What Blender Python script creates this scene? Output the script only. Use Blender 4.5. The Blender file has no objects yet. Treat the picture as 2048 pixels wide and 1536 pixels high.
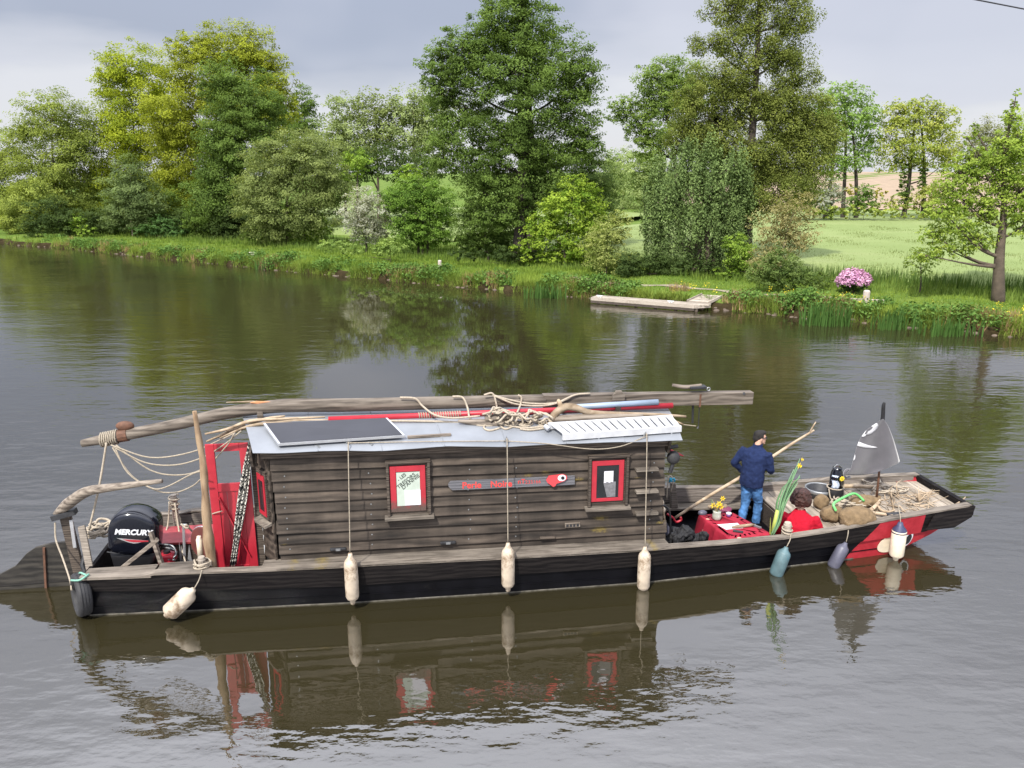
import bpy, math, random
import numpy as np
from mathutils import Vector, Matrix, noise as mnoise

random.seed(7); RNG = np.random.default_rng(7)
SC = bpy.context.scene
COL = SC.collection
R = math.radians

# ------------------------------------------------------------------ camera, sky, sun, exposure
FPX, YH, CAMH = 1600.0, 345.0, 6.0
PITCH = math.atan((768 - YH) / FPX)
cam_d = bpy.data.cameras.new('camera'); cam = bpy.data.objects.new('camera', cam_d); COL.objects.link(cam)
cam.location = (0, 0, CAMH); cam.rotation_euler = (math.pi / 2 - PITCH, 0, 0)
cam_d.sensor_width = 36; cam_d.lens = FPX / 2048 * 36; cam_d.clip_start = 0.1; cam_d.clip_end = 3000
SC.camera = cam
SKYX = 0.3
SUN_EL, SUN_AZ = R(50), R(205)            # azimuth clockwise from +Y
world = bpy.data.worlds.new('World'); SC.world = world; world.use_nodes = True
wt = world.node_tree; wt.nodes.clear()
def wn(t, **k):
    n = wt.nodes.new(t)
    for a, b in k.items(): setattr(n, a, b)
    return n
w_out = wn('ShaderNodeOutputWorld'); w_bg = wn('ShaderNodeBackground')
w_bg.inputs['Strength'].default_value = 0.10
w_sky = wn('ShaderNodeTexSky', sky_type='NISHITA', sun_disc=False, sun_elevation=SUN_EL, sun_rotation=SUN_AZ)
w_tc = wn('ShaderNodeTexCoord'); w_map = wn('ShaderNodeMapping'); w_map.inputs['Scale'].default_value = (1.3, 1.3, 5.5)
w_map.inputs['Location'].default_value = (1.37, 0.2, 0.35)
w_no = wn('ShaderNodeTexNoise'); w_no.inputs['Scale'].default_value = 1.7; w_no.inputs['Detail'].default_value = 5; w_no.inputs['Roughness'].default_value = 0.48
w_sep = wn('ShaderNodeSeparateXYZ')
L = wt.links.new
L(w_tc.outputs['Generated'], w_map.inputs['Vector']); L(w_map.outputs[0], w_no.inputs['Vector']); L(w_tc.outputs['Generated'], w_sep.inputs[0])
# a grey cloud deck over a paler band along the horizon: elevation plus noise
w_el = wn('ShaderNodeMath', operation='MULTIPLY_ADD'); w_el.inputs[1].default_value = 0.24; L(w_no.outputs['Fac'], w_el.inputs[0]); L(w_sep.outputs['Z'], w_el.inputs[2])
w_ramp = wn('ShaderNodeValToRGB')
cr = w_ramp.color_ramp
cr.elements[0].position = 0.0; cr.elements[0].color = (6.0, 6.05, 6.3, 1)
cr.elements[1].position = 1.0; cr.elements[1].color = (18.5, 19.0, 21.0, 1)
for p_, c_ in ((0.195, (5.9, 5.95, 6.35, 1)), (0.262, (3.3, 3.6, 4.45, 1)), (0.42, (3.6, 3.95, 5.0, 1)), (0.57, (8.2, 8.6, 10.2, 1)), (0.80, (16.9, 17.4, 19.7, 1))):
    e = cr.elements.new(p_); e.color = c_
L(w_el.outputs[0], w_ramp.inputs[0])
w_mix = wn('ShaderNodeMixRGB'); w_mix.inputs[0].default_value = 0.90
w_map2 = wn('ShaderNodeMapping'); w_map2.inputs['Location'].default_value = (SKYX, 1.4, 0.0); w_map2.inputs['Scale'].default_value = (1, 1, 1.6); L(w_tc.outputs['Generated'], w_map2.inputs['Vector'])
w_n2 = wn('ShaderNodeTexNoise'); w_n2.inputs['Scale'].default_value = 1.5; w_n2.inputs['Detail'].default_value = 4; w_n2.inputs['Roughness'].default_value = 0.5; L(w_map2.outputs[0], w_n2.inputs['Vector'])
w_r2 = wn('ShaderNodeMapRange', interpolation_type='SMOOTHSTEP'); w_r2.inputs['From Min'].default_value = 0.45; w_r2.inputs['From Max'].default_value = 0.57; w_r2.inputs['To Max'].default_value = 0.8; L(w_n2.outputs['Fac'], w_r2.inputs[0])
w_thin = wn('ShaderNodeMixRGB', blend_type='LIGHTEN'); w_thin.inputs[2].default_value = (5.3, 5.4, 6.1, 1); L(w_r2.outputs[0], w_thin.inputs[0]); L(w_ramp.outputs[0], w_thin.inputs[1])   # thinner cloud lets more light through
L(w_sky.outputs[0], w_mix.inputs[1]); L(w_thin.outputs[0], w_mix.inputs[2]); L(w_mix.outputs[0], w_bg.inputs[0]); L(w_bg.outputs[0], w_out.inputs[0])
sun_d = bpy.data.lights.new('sun', 'SUN'); sun_d.energy = 4.6; sun_d.angle = R(2.0); sun_d.color = (1, 0.95, 0.86)
sun = bpy.data.objects.new('sun', sun_d); COL.objects.link(sun)
sun_dir = Vector((math.sin(SUN_AZ) * math.cos(SUN_EL), math.cos(SUN_AZ) * math.cos(SUN_EL), math.sin(SUN_EL)))
sun.rotation_euler = sun_dir.to_track_quat('Z', 'Y').to_euler(); sun.location = sun_dir * 60
SC.view_settings.view_transform = 'Standard'; SC.view_settings.look = 'None'
SC.view_settings.exposure = 0.42; SC.view_settings.gamma = 1.0; SC.view_settings.use_curve_mapping = False
SC.render.engine = 'CYCLES'; SC.cycles.max_bounces = 6; SC.cycles.transparent_max_bounces = 6
try: SC.cycles.use_denoising = True
except Exception: pass

# ------------------------------------------------------------------ surveying helpers: photograph measurements to metres
def ray(x, y):
    cx, cy = (x - 1024) / FPX, -(y - 768) / FPX
    return np.array([cx, math.cos(PITCH) + cy * math.sin(PITCH), -math.sin(PITCH) + cy * math.cos(PITCH)])
C0 = np.array([0, 0, CAMH])
def on_z(x, y, z=0.0):
    d = ray(x, y); return C0 + d * ((z - CAMH) / d[2])
def on_y(x, y, Y):
    d = ray(x, y); return C0 + d * (Y / d[1])
TH = R(8.0)
BA = on_z(178, 1229)
BU = np.array([math.cos(TH), math.sin(TH), 0]); BV = np.array([-math.sin(TH), math.cos(TH), 0])
def bl(x, y, v):                                       # a point of the boat's frame (along, across, up) on the plane across = v
    d = ray(x, y); o = C0 - BA; t = (v - o @ BV) / (d @ BV); P = o + d * t
    return np.array([P @ BU, P @ BV, P[2]])
def bz(x, y, z):                                       # same, on the plane up = z
    P = on_z(x, y, z) - BA; return np.array([P @ BU, P @ BV, P[2]])
def bw(p): return BA + BU * p[0] + BV * p[1] + np.array([0, 0, p[2]])

# ------------------------------------------------------------------ mesh builder
def cat(pts, n=6):
    P = [np.asarray(p, float) for p in pts]
    if len(P) < 3: return P
    Q = [2 * P[0] - P[1]] + P + [2 * P[-1] - P[-2]]
    out = []
    for i in range(1, len(Q) - 2):
        a, b, c, d = Q[i - 1:i + 3]
        for k in range(n):
            t = k / n
            out.append(0.5 * (2 * b + (c - a) * t + (2 * a - 5 * b + 4 * c - d) * t * t + (3 * b - a - 3 * c + d) * t ** 3))
    out.append(P[-1]); return out
class MB:
    def __init__(s): s.v = []; s.f = []
    def add(s, V, F):
        o = len(s.v); s.v.extend([tuple(map(float, p)) for p in V]); s.f.extend([tuple(i + o for i in f) for f in F]); return s
    def box(s, lo, hi, M=None):
        (a, b, c), (d, e, f) = lo, hi
        V = [(a, b, c), (d, b, c), (d, e, c), (a, e, c), (a, b, f), (d, b, f), (d, e, f), (a, e, f)]
        if M is not None: V = [M @ Vector(p) for p in V]
        return s.add(V, [(0, 3, 2, 1), (4, 5, 6, 7), (0, 1, 5, 4), (1, 2, 6, 5), (2, 3, 7, 6), (3, 0, 4, 7)])
    def bar(s, p, q, w, h, up=(0, 0, 1)):             # a rectangular bar from p to q
        p, q = np.asarray(p, float), np.asarray(q, float); d = q - p; d /= np.linalg.norm(d)
        a = np.cross(up, d); a /= np.linalg.norm(a); b = np.cross(d, a)
        V = [c + a * i * w / 2 + b * j * h / 2 for c in (p, q) for i, j in ((-1, -1), (1, -1), (1, 1), (-1, 1))]
        return s.add(V, [(0, 3, 2, 1), (4, 5, 6, 7), (0, 1, 5, 4), (1, 2, 6, 5), (2, 3, 7, 6), (3, 0, 4, 7)])
    def tube(s, pts, r, n=8, caps=True, flat=1.0):
        P = [np.asarray(p, float) for p in pts]; m = len(P)
        rr = [r] * m if np.isscalar(r) else list(np.interp(np.linspace(0, 1, m), np.linspace(0, 1, len(r)), r))
        V = []; F = []; a = None
        for i in range(m):
            d = P[min(i + 1, m - 1)] - P[max(i - 1, 0)]; L_ = np.linalg.norm(d); d = d / L_ if L_ > 1e-9 else np.array([0, 0, 1.])
            if a is None:
                t = np.array([0, 0, 1.]) if abs(d[2]) < .9 else np.array([1., 0, 0]); a = np.cross(t, d)
            a = a - d * (a @ d); a /= max(np.linalg.norm(a), 1e-9); b = np.cross(d, a)
            for k in range(n):
                w = 2 * math.pi * k / n; V.append(P[i] + (a * math.cos(w) + b * math.sin(w) * flat) * rr[i])
        for i in range(m - 1):
            for k in range(n):
                k2 = (k + 1) % n; F.append((i * n + k, i * n + k2, (i + 1) * n + k2, (i + 1) * n + k))
        if caps: F.append(tuple(range(n))[::-1]); F.append(tuple((m - 1) * n + k for k in range(n)))
        return s.add(V, F)
    def rings(s, RG, closed=False, caps=True):         # loft through rings of equal length
        n = len(RG[0]); V = [p for r in RG for p in r]; F = []; m = len(RG)
        for i in range(m - 1 + (1 if closed else 0)):
            i2 = (i + 1) % m
            for k in range(n):
                k2 = (k + 1) % n; F.append((i * n + k, i * n + k2, i2 * n + k2, i2 * n + k))
        if caps and not closed: F.append(tuple(range(n))[::-1]); F.append(tuple((m - 1) * n + k for k in range(n)))
        return s.add(V, F)
    def lathe(s, prof, o=(0, 0, 0), ax=(0, 0, 1), n=16, caps=True):
        o = np.asarray(o, float); d = np.asarray(ax, float); d /= np.linalg.norm(d)
        t = np.array([0, 0, 1.]) if abs(d[2]) < .9 else np.array([1., 0, 0]); a = np.cross(t, d); a /= np.linalg.norm(a); b = np.cross(d, a)
        return s.rings([[o + d * z + (a * math.cos(2 * math.pi * k / n) + b * math.sin(2 * math.pi * k / n)) * r for k in range(n)] for r, z in prof], caps=caps)
    def ell(s, c, rad, n=12, m=8, M=None):
        V = []; F = []
        for i in range(m + 1):
            t = math.pi * i / m
            for k in range(n):
                w = 2 * math.pi * k / n; p = Vector((rad[0] * math.sin(t) * math.cos(w), rad[1] * math.sin(t) * math.sin(w), rad[2] * math.cos(t)))
                if M is not None: p = M @ p
                V.append((c[0] + p.x, c[1] + p.y, c[2] + p.z))
        for i in range(m):
            for k in range(n):
                k2 = (k + 1) % n; F.append((i * n + k, (i + 1) * n + k, (i + 1) * n + k2, i * n + k2))
        return s.add(V, F)
    def prism(s, poly, ext):                           # a flat outline pushed along ext
        n = len(poly); P = [np.asarray(p, float) for p in poly]; E_ = np.asarray(ext, float)
        V = P + [p + E_ for p in P]
        return s.add(V, [tuple(range(n))[::-1], tuple(range(n, 2 * n))] + [(k, (k + 1) % n, n + (k + 1) % n, n + k) for k in range(n)])
    def grid(s, fn, nu, nv, th=None):                  # fn(a,b) -> point, a,b in 0..1; th thickens along the normal
        G = np.array([[fn(i / nu, j / nv) for j in range(nv + 1)] for i in range(nu + 1)], float)
        def faces(flip): return [((i * (nv + 1) + j), ((i + 1) * (nv + 1) + j), ((i + 1) * (nv + 1) + j + 1), (i * (nv + 1) + j + 1))[::(-1 if flip else 1)] for i in range(nu) for j in range(nv)]
        if th is None: return s.add(G.reshape(-1, 3), faces(False))
        du = np.gradient(G, axis=0); dv = np.gradient(G, axis=1); N = np.cross(du, dv); N /= np.maximum(np.linalg.norm(N, axis=2, keepdims=True), 1e-9)
        A_ = (G + N * th / 2).reshape(-1, 3); B_ = (G - N * th / 2).reshape(-1, 3); n = len(A_)
        F = faces(False) + [tuple(i + n for i in f) for f in faces(True)]
        w = nv + 1
        rim = [i * w for i in range(nu + 1)] + [nu * w + j for j in range(1, w)] + [i * w + nv for i in range(nu - 1, -1, -1)] + [j for j in range(nv - 1, 0, -1)]
        for k in range(len(rim)):
            a, b = rim[k], rim[(k + 1) % len(rim)]; F.append((a, b, b + n, a + n)[::-1])
        return s.add(np.vstack([A_, B_]), F)
    def pillow(s, poly, axis, w, prof=((-1, .78), (-.86, .93), (-.5, 1), (0, 1.01), (.5, 1), (.86, .93), (1, .78))):
        P = np.asarray(poly, float); c = P.mean(0); ax = np.asarray(axis, float)
        return s.rings([[c + (p - c) * k + ax * (w * t) for p in P] for t, k in prof])
    def build(s, name, mat, parent=None, smooth=False, bevel=0, base=None):
        me = bpy.data.meshes.new(name)
        b = base if base is not None else base_of(parent)
        V = np.asarray(s.v, float) - np.asarray(b, float)
        me.from_pydata(V.tolist(), [], s.f)
        me.materials.append(mat)
        if smooth: me.polygons.foreach_set('use_smooth', [True] * len(me.polygons))
        me.update(); o = bpy.data.objects.new(name, me); COL.objects.link(o)
        if parent is not None: o.parent = parent
        if bevel:
            m = o.modifiers.new('edge', 'BEVEL'); m.width = bevel; m.segments = 2; m.limit_method = 'ANGLE'; m.angle_limit = R(40)
        return o
def base_of(o):
    while o is not None:
        if o.name in BASE: return BASE[o.name]
        o = o.parent
    return (0, 0, 0)
BASE = {}                                              # where each thing's base lies, in the frame its vertices are written in
def tag(o, label=None, catg=None, group=None, kind=None):
    if label: o['label'] = label
    if catg: o['category'] = catg
    if group: o['group'] = group
    if kind: o['kind'] = kind
    return o
def bthing(name, label, catg, base, group=None):       # a thing aboard: an Empty at its base, turned with the boat
    o = bpy.data.objects.new(name, None); COL.objects.link(o); o.empty_display_size = .2
    o.location = bw(base); o.rotation_euler = (0, 0, TH); BASE[o.name] = tuple(map(float, base)); return tag(o, label, catg, group)
def wthing(name, label, catg, base, group=None):       # a thing ashore
    o = bpy.data.objects.new(name, None); COL.objects.link(o); o.empty_display_size = .2
    o.location = tuple(map(float, base)); BASE[o.name] = tuple(map(float, base)); return tag(o, label, catg, group)
def bsolo(mb, name, mat, label, catg, base, smooth=False, bevel=0, group=None):   # a one-mesh thing aboard
    o = mb.build(name, mat, None, smooth, bevel, base=tuple(map(float, base))); o.location = bw(base); o.rotation_euler = (0, 0, TH); BASE[o.name] = tuple(map(float, base))
    return tag(o, label, catg, group)
def fused(o, vox=.012, smooth=4, fold=0, fs=.12):                      # melts overlapping solids into one continuous skin
    m = o.modifiers.new('skin', 'REMESH'); m.mode = 'VOXEL'; m.voxel_size = vox; m.use_smooth_shade = True
    if smooth: m2 = o.modifiers.new('soft', 'SMOOTH'); m2.iterations = smooth; m2.factor = .5
    if fold:
        t = bpy.data.textures.new('folds', 'CLOUDS'); t.noise_scale = fs; t.noise_depth = 2; m3 = o.modifiers.new('folds', 'DISPLACE'); m3.texture = t; m3.strength = fold; m3.mid_level = .5; m3.texture_coords = 'LOCAL'
    return o
NEAR = Matrix(((1, 0, 0), (0, 0, -1), (0, 1, 0)))      # text plane facing the near side
def text(name, s, size, mat, parent, loc, rot=0.0, shear=0.0, off=0.0, ext=.002, sx=1.0, M=NEAR):
    cu = bpy.data.curves.new(name, 'FONT'); cu.body = s; cu.size = size; cu.shear = shear; cu.offset = off; cu.extrude = ext; cu.align_x = 'LEFT'
    to = bpy.data.objects.new('tmp', cu); COL.objects.link(to)
    me = bpy.data.meshes.new_from_object(to); bpy.data.objects.remove(to); bpy.data.curves.remove(cu)
    b = Vector(base_of(parent))
    T = Matrix.Translation(Vector(loc) - b) @ M.to_4x4() @ Matrix.Rotation(rot, 4, 'Z') @ Matrix.Diagonal((sx, 1, 1, 1))
    me.transform(T); me.materials.clear(); me.materials.append(mat); me.name = name
    o = bpy.data.objects.new(name, me); COL.objects.link(o); o.parent = parent; return o

# ------------------------------------------------------------------ materials
def new_mat(name):
    m = bpy.data.materials.new(name); m.use_nodes = True; nt = m.node_tree; return m, nt, nt.nodes['Principled BSDF']
def node(nt, t, **k):
    n = nt.nodes.new(t)
    for a, b in k.items(): setattr(n, a, b)
    return n
def c4(c): return (c[0], c[1], c[2], 1)
def ramp(nt, fac, stops):
    r = node(nt, 'ShaderNodeValToRGB'); e = r.color_ramp.elements
    e[0].position, e[0].color = stops[0][0], c4(stops[0][1]); e[1].position, e[1].color = stops[-1][0], c4(stops[-1][1])
    for p, c in stops[1:-1]: x = e.new(p); x.color = c4(c)
    nt.links.new(fac, r.inputs[0]); return r.outputs[0]
def noise_tex(nt, scale, detail=4, rough=.55, vec=None, mscale=None, rotz=0, loc=(0, 0, 0), rnd=False):
    n = node(nt, 'ShaderNodeTexNoise'); n.inputs['Scale'].default_value = scale; n.inputs['Detail'].default_value = detail; n.inputs['Roughness'].default_value = rough
    if vec is None: vec = node(nt, 'ShaderNodeTexCoord').outputs['Object']
    if rnd:
        oi = node(nt, 'ShaderNodeObjectInfo'); ad = node(nt, 'ShaderNodeVectorMath', operation='ADD'); ml = node(nt, 'ShaderNodeMath', operation='MULTIPLY'); ml.inputs[1].default_value = 37
        nt.links.new(oi.outputs['Random'], ml.inputs[0]); nt.links.new(vec, ad.inputs[0]); nt.links.new(ml.outputs[0], ad.inputs[1]); vec = ad.outputs[0]
    if mscale or rotz:
        mp = node(nt, 'ShaderNodeMapping'); mp.inputs['Scale'].default_value = mscale or (1, 1, 1); mp.inputs['Rotation'].default_value = (0, 0, rotz); mp.inputs['Location'].default_value = loc
        nt.links.new(vec, mp.inputs['Vector']); vec = mp.outputs[0]
    nt.links.new(vec, n.inputs['Vector']); return n.outputs['Fac']
def bump(nt, b, h, strength=.3, dist=.01):
    n = node(nt, 'ShaderNodeBump'); n.inputs['Strength'].default_value = strength; n.inputs['Distance'].default_value = dist
    nt.links.new(h, n.inputs['Height']); nt.links.new(n.outputs[0], b.inputs['Normal'])
def mixc(nt, fac, a, b, mode='MIX'):
    n = node(nt, 'ShaderNodeMixRGB', blend_type=mode)
    for i, x in enumerate((fac, a, b)):
        if hasattr(x, 'is_linked'): nt.links.new(x, n.inputs[i])
        elif i == 0: n.inputs[0].default_value = x
        else: n.inputs[i].default_value = c4(x)
    return n.outputs[0]
def plain(name, col, rough=.6, var=.25, scale=6, metal=0, bmp=.15, bdist=.004, dirt=None, spec=.5):
    m, nt, b = new_mat(name)
    f = noise_tex(nt, scale, 6)
    lo = [c * (1 - var) for c in col]; hi = [min(1, c * (1 + var)) for c in col]
    c = ramp(nt, f, [(.3, lo), (.7, hi)])
    if dirt:
        f2 = noise_tex(nt, scale * .6, 8, .7); c = mixc(nt, ramp(nt, f2, [(dirt[1], (0, 0, 0)), (dirt[1] + .13, (1, 1, 1))]), c, dirt[0])
    nt.links.new(c, b.inputs['Base Color']); b.inputs['Roughness'].default_value = rough; b.inputs['Metallic'].default_value = metal
    b.inputs['Specular IOR Level'].default_value = spec
    if bmp: bump(nt, b, noise_tex(nt, scale * 5, 4), bmp, bdist)
    return m
def wood(name, dark, mid, light, rough=.75, axis=(1.2, 14, 26), lichen=None, bmp=.5, rnd=True, scale=2.2, worn=.62, spec=.3, spots=None, drip=0):
    m, nt, b = new_mat(name)
    f = noise_tex(nt, scale, 8, .6, mscale=axis, rnd=rnd)
    w = node(nt, 'ShaderNodeTexWave', wave_type='BANDS', bands_direction='Z'); w.inputs['Scale'].default_value = 3.2; w.inputs['Distortion'].default_value = 9; w.inputs['Detail'].default_value = 3; w.inputs['Detail Scale'].default_value = .9
    tc = node(nt, 'ShaderNodeTexCoord').outputs['Object']; mp = node(nt, 'ShaderNodeMapping'); mp.inputs['Scale'].default_value = (axis[0] * .35, axis[1] * .25, axis[2] * .12)
    nt.links.new(tc, mp.inputs['Vector']); nt.links.new(mp.outputs[0], w.inputs['Vector'])
    g = node(nt, 'ShaderNodeMath', operation='MULTIPLY_ADD'); g.inputs[1].default_value = .22; nt.links.new(w.outputs['Fac'], g.inputs[0]); nt.links.new(f, g.inputs[2])
    c = ramp(nt, g.outputs[0], [(.34, dark), (.52, mid), (.80, light)])
    f3 = noise_tex(nt, 1.1, 6, .65, rnd=rnd); c = mixc(nt, ramp(nt, f3, [(worn - .16, (0, 0, 0)), (worn + .12, (.75, .75, .75))]), c, light)
    oi = node(nt, 'ShaderNodeObjectInfo'); hv = node(nt, 'ShaderNodeMapRange'); hv.inputs['To Min'].default_value = .72; hv.inputs['To Max'].default_value = 1.22; nt.links.new(oi.outputs['Random'], hv.inputs[0])
    c = mixc(nt, 1.0, c, hv.outputs[0], 'MULTIPLY')
    if drip:                                              # old run-off stains, taller than wide
        fd = noise_tex(nt, 1.0, 6, .6, mscale=(3.4, 3.4, .55)); c = mixc(nt, 1.0, c, ramp(nt, fd, [(.32, (1 - drip,) * 3), (.55, (1, 1, 1)), (.75, (1 + drip * .9,) * 3)]), 'MULTIPLY')
    for su, sz, sr in (spots or ()):                      # patches of yellow lichen where the photograph has them
        vm = node(nt, 'ShaderNodeVectorMath', operation='DISTANCE'); mp = node(nt, 'ShaderNodeMapping'); mp.inputs['Scale'].default_value = (1, 0, 2.6); nt.links.new(node(nt, 'ShaderNodeTexCoord').outputs['Object'], mp.inputs['Vector']); nt.links.new(mp.outputs[0], vm.inputs[0]); vm.inputs[1].default_value = (su, 0, sz * 2.6)
        ma = node(nt, 'ShaderNodeMath', operation='MULTIPLY_ADD'); ma.inputs[1].default_value = sr * 3.4; nt.links.new(noise_tex(nt, 26, 8, .85, mscale=(.6, 1, 1.3)), ma.inputs[0]); nt.links.new(vm.outputs['Value'], ma.inputs[2])
        c = mixc(nt, ramp(nt, ma.outputs[0], [(sr * 1.5, (.62, .62, .62)), (sr * 2.35, (0, 0, 0))]), c, (.24, .175, .03))
    if lichen:
        f4 = noise_tex(nt, 1.3, 7, .72, loc=(4, 2, 1), mscale=(1, 1, 1.6)); c = mixc(nt, ramp(nt, f4, [(lichen, (0, 0, 0)), (lichen + .05, (.9, .9, .9))]), c, (.36, .26, .03))
    nt.links.new(c, b.inputs['Base Color']); b.inputs['Roughness'].default_value = rough; b.inputs['Specular IOR Level'].default_value = spec
    if bmp: bump(nt, b, g.outputs[0], bmp, .006)
    return m
def leaf_mat(name, a, b_, trans=.3, rough=.55):
    m, nt, b = new_mat(name)
    at = node(nt, 'ShaderNodeAttribute', attribute_name='tint'); c = ramp(nt, at.outputs['Fac'], [(0, a), (1, b_)])
    nt.links.new(c, b.inputs['Base Color']); b.inputs['Roughness'].default_value = .8; b.inputs['Specular IOR Level'].default_value = .12
    tr = node(nt, 'ShaderNodeBsdfTranslucent'); c2 = mixc(nt, .6, c, (1.45, 1.4, .6), 'MULTIPLY'); nt.links.new(c2, tr.inputs[0])
    mx = node(nt, 'ShaderNodeMixShader'); mx.inputs[0].default_value = trans
    out = nt.nodes['Material Output']; nt.links.new(b.outputs[0], mx.inputs[1]); nt.links.new(tr.outputs[0], mx.inputs[2]); nt.links.new(mx.outputs[0], out.inputs[0])
    return m
MT = {}
MT['lap'] = wood('dark_lapboard', (.015, .0118, .0098), (.036, .028, .022), (.085, .067, .053), axis=(.6, 5, 6.5), worn=.63, bmp=.25, drip=.32, spots=((6.98, 1.62, .17), (7.35, .98, .20), (7.36, .80, .24), (6.25, 1.72, .12), (7.9, 1.60, .10), (2.72, .86, .10), (8.28, .85, .12), (6.5, 1.76, .14)))
MT['trim'] = wood('dark_trim', (.018, .014, .012), (.040, .031, .025), (.11, .088, .07), worn=.70)
MT['grey_wood'] = wood('weathered_grey_wood', (.13, .11, .09), (.26, .22, .18), (.42, .37, .31), lichen=.69)
MT['cap'] = wood('boat_grey_wood', (.055, .045, .037), (.115, .097, .08), (.22, .19, .158), worn=.62, drip=.2, spots=((2.85, .62, .12), (3.25, .62, .18), (8.1, .6, .10)))
MT['deck'] = wood('weathered_deck_wood', (.10, .082, .064), (.19, .16, .125), (.32, .275, .225), axis=(10, 1.2, 20))
MT['spar'] = wood('grey_spar_wood', (.045, .036, .029), (.115, .094, .076), (.23, .195, .16), axis=(.8, 11, 11), rnd=False)
MT['branch'] = wood('bare_branch_wood', (.13, .092, .058), (.25, .185, .12), (.38, .30, .215), axis=(3, 3, 6), rnd=False)
MT['bark_pole'] = wood('peeled_bark', (.06, .032, .018), (.20, .125, .072), (.36, .26, .165), axis=(7, 7, 1.6), rnd=False, worn=.52, bmp=.9)
MT['black_dk'] = plain('tarred_black', (.0035, .0035, .0048), .35, .5, 3, bmp=.2, bdist=.006, dirt=((.016, .0145, .013), .60), spec=.12)
MT['wale'] = wood('tarred_plank', (.0035, .003, .0034), (.0065, .0054, .0058), (.017, .0145, .0138), rough=.7, axis=(1, 8, 12), worn=.74, bmp=.2, spec=.12)
MT['inner'] = wood('inner_plank', (.05, .042, .037), (.10, .085, .075), (.2, .175, .155), axis=(1, 12, 22))
MT['dark_in'] = plain('dark_bilge', (.012, .010, .009), .8)
MT['red'] = plain('red_paint', (.36, .018, .032), .42, .12, 5, bmp=.1, dirt=((.36, .02, .03), .64))
MT['red_old'] = plain('faded_red_paint', (.26, .035, .042), .55, .2, 9, bmp=.2, dirt=((.20, .11, .09), .60))
MT['roof'] = plain('zinc_sheet', (.21, .225, .25), .5, .16, 1.6, metal=.15, bmp=.08, bdist=.01, dirt=((.25, .26, .28), .66))
MT['white'] = plain('white_paint', (.62, .63, .66), .4, .07, 8, bmp=.05)
MT['cream'] = plain('cream_paint', (.66, .58, .45), .5, .12, 9)
MT['black'] = plain('black_plastic', (.012, .012, .014), .35, .2, 20, bmp=.1)
MT['gloss_black'] = plain('gloss_black', (.006, .007, .012), .12, .1, 2, bmp=0, spec=.8)
MT['rubber'] = plain('tyre_rubber', (.022, .022, .024), .7, .3, 14, bmp=.4)
MT['steel'] = plain('dull_steel', (.26, .27, .28), .45, .2, 12, metal=.6)
MT['iron'] = plain('dark_iron', (.035, .036, .04), .5, .3, 14, metal=.4)
MT['rust'] = plain('rusty_iron', (.10, .045, .025), .75, .35, 18)
MT['rope'] = plain('pale_rope', (.34, .29, .225), .85, .22, 40, bmp=.6, bdist=.004)
MT['rope_old'] = plain('old_rope', (.28, .24, .185), .9, .25, 40, bmp=.6, bdist=.004)
MT['fender'] = plain('dirty_white_vinyl', (.46, .385, .30), .6, .2, 7, dirt=((.17, .115, .068), .48), bmp=.15)
MT['fender_teal'] = plain('faded_teal_vinyl', (.075, .13, .145), .55, .35, 5, dirt=((.03, .15, .21), .54))
MT['fender_grey'] = plain('grey_violet_vinyl', (.075, .075, .105), .45, .25, 6)
MT['navy'] = plain('navy_vinyl', (.035, .04, .085), .5, .3, 9)
MT['glass'] = plain('dark_pane', (.018, .020, .022), .06, .3, 2, bmp=0, spec=.9)
MT['paper'] = plain('pale_paper', (.40, .46, .40), .6, .07, 8, bmp=.1)
MT['card'] = plain('white_card', (.60, .60, .66), .5, .03, 8, bmp=0)
MT['ink'] = plain('ink', (.02, .03, .025), .7, .1, 9, bmp=0)
MT['sign'] = wood('grey_sign_board', (.05, .05, .055), (.09, .09, .10), (.14, .14, .155), axis=(1, 16, 20), worn=.7)
MT['sign_red'] = plain('sign_red', (.55, .055, .05), .5, .15, 30, bmp=0)
MT['panel'] = plain('solar_glass', (.026, .027, .034), .28, .2, 1.2, bmp=0, spec=.35)
MT['alu'] = plain('aluminium', (.55, .56, .58), .35, .08, 10, metal=.7, bmp=.05)
MT['blue_pole'] = plain('grey_blue_pole', (.23, .29, .38), .4, .1, 5)
MT['hess'] = plain('hessian', (.15, .102, .054), .95, .28, 12, bmp=.7, bdist=.006)
MT['navy_fleece'] = plain('navy_fleece', (.013, .022, .065), .95, .22, 22, bmp=.6, bdist=.006, spec=.15)
MT['denim'] = plain('blue_denim', (.06, .155, .34), .85, .45, 11, bmp=.5, bdist=.005, spec=.2)
MT['red_knit'] = plain('red_jumper', (.38, .009, .024), .95, .12, 14, bmp=.6, bdist=.005, spec=.15)
MT['skin'] = plain('skin', (.50, .29, .21), .5, .08, 14, bmp=.05)
MT['hair_dark'] = plain('dark_hair', (.010, .008, .007), .8, .4, 40, bmp=.8, bdist=.006)
MT['hair_brown'] = plain('brown_hair', (.042, .014, .010), .5, .55, 32, bmp=1.0, bdist=.012)
MT['yellow'] = plain('yellow_petal', (.72, .52, .02), .6, .15, 20, bmp=0)
MT['stem'] = plain('green_stem', (.08, .19, .075), .55, .25, 6)
MT['stem_pale'] = plain('pale_green_leaf', (.14, .26, .13), .55, .25, 5)
MT['stem_yellow'] = plain('yellow_green_stem', (.34, .38, .08), .55, .15, 5)
MT['hose'] = plain('green_hose', (.13, .48, .14), .4, .1, 8)
MT['blue_rope'] = plain('turquoise_rope', (.03, .33, .50), .8, .2, 20)
MT['plum'] = plain('plum_plastic', (.16, .03, .07), .5, .2, 8)
MT['violet'] = plain('violet_plastic', (.17, .08, .25), .4, .1, 8)
MT['bag'] = plain('black_fabric', (.008, .008, .010), .75, .4, 14, bmp=.6, bdist=.01)
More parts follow.
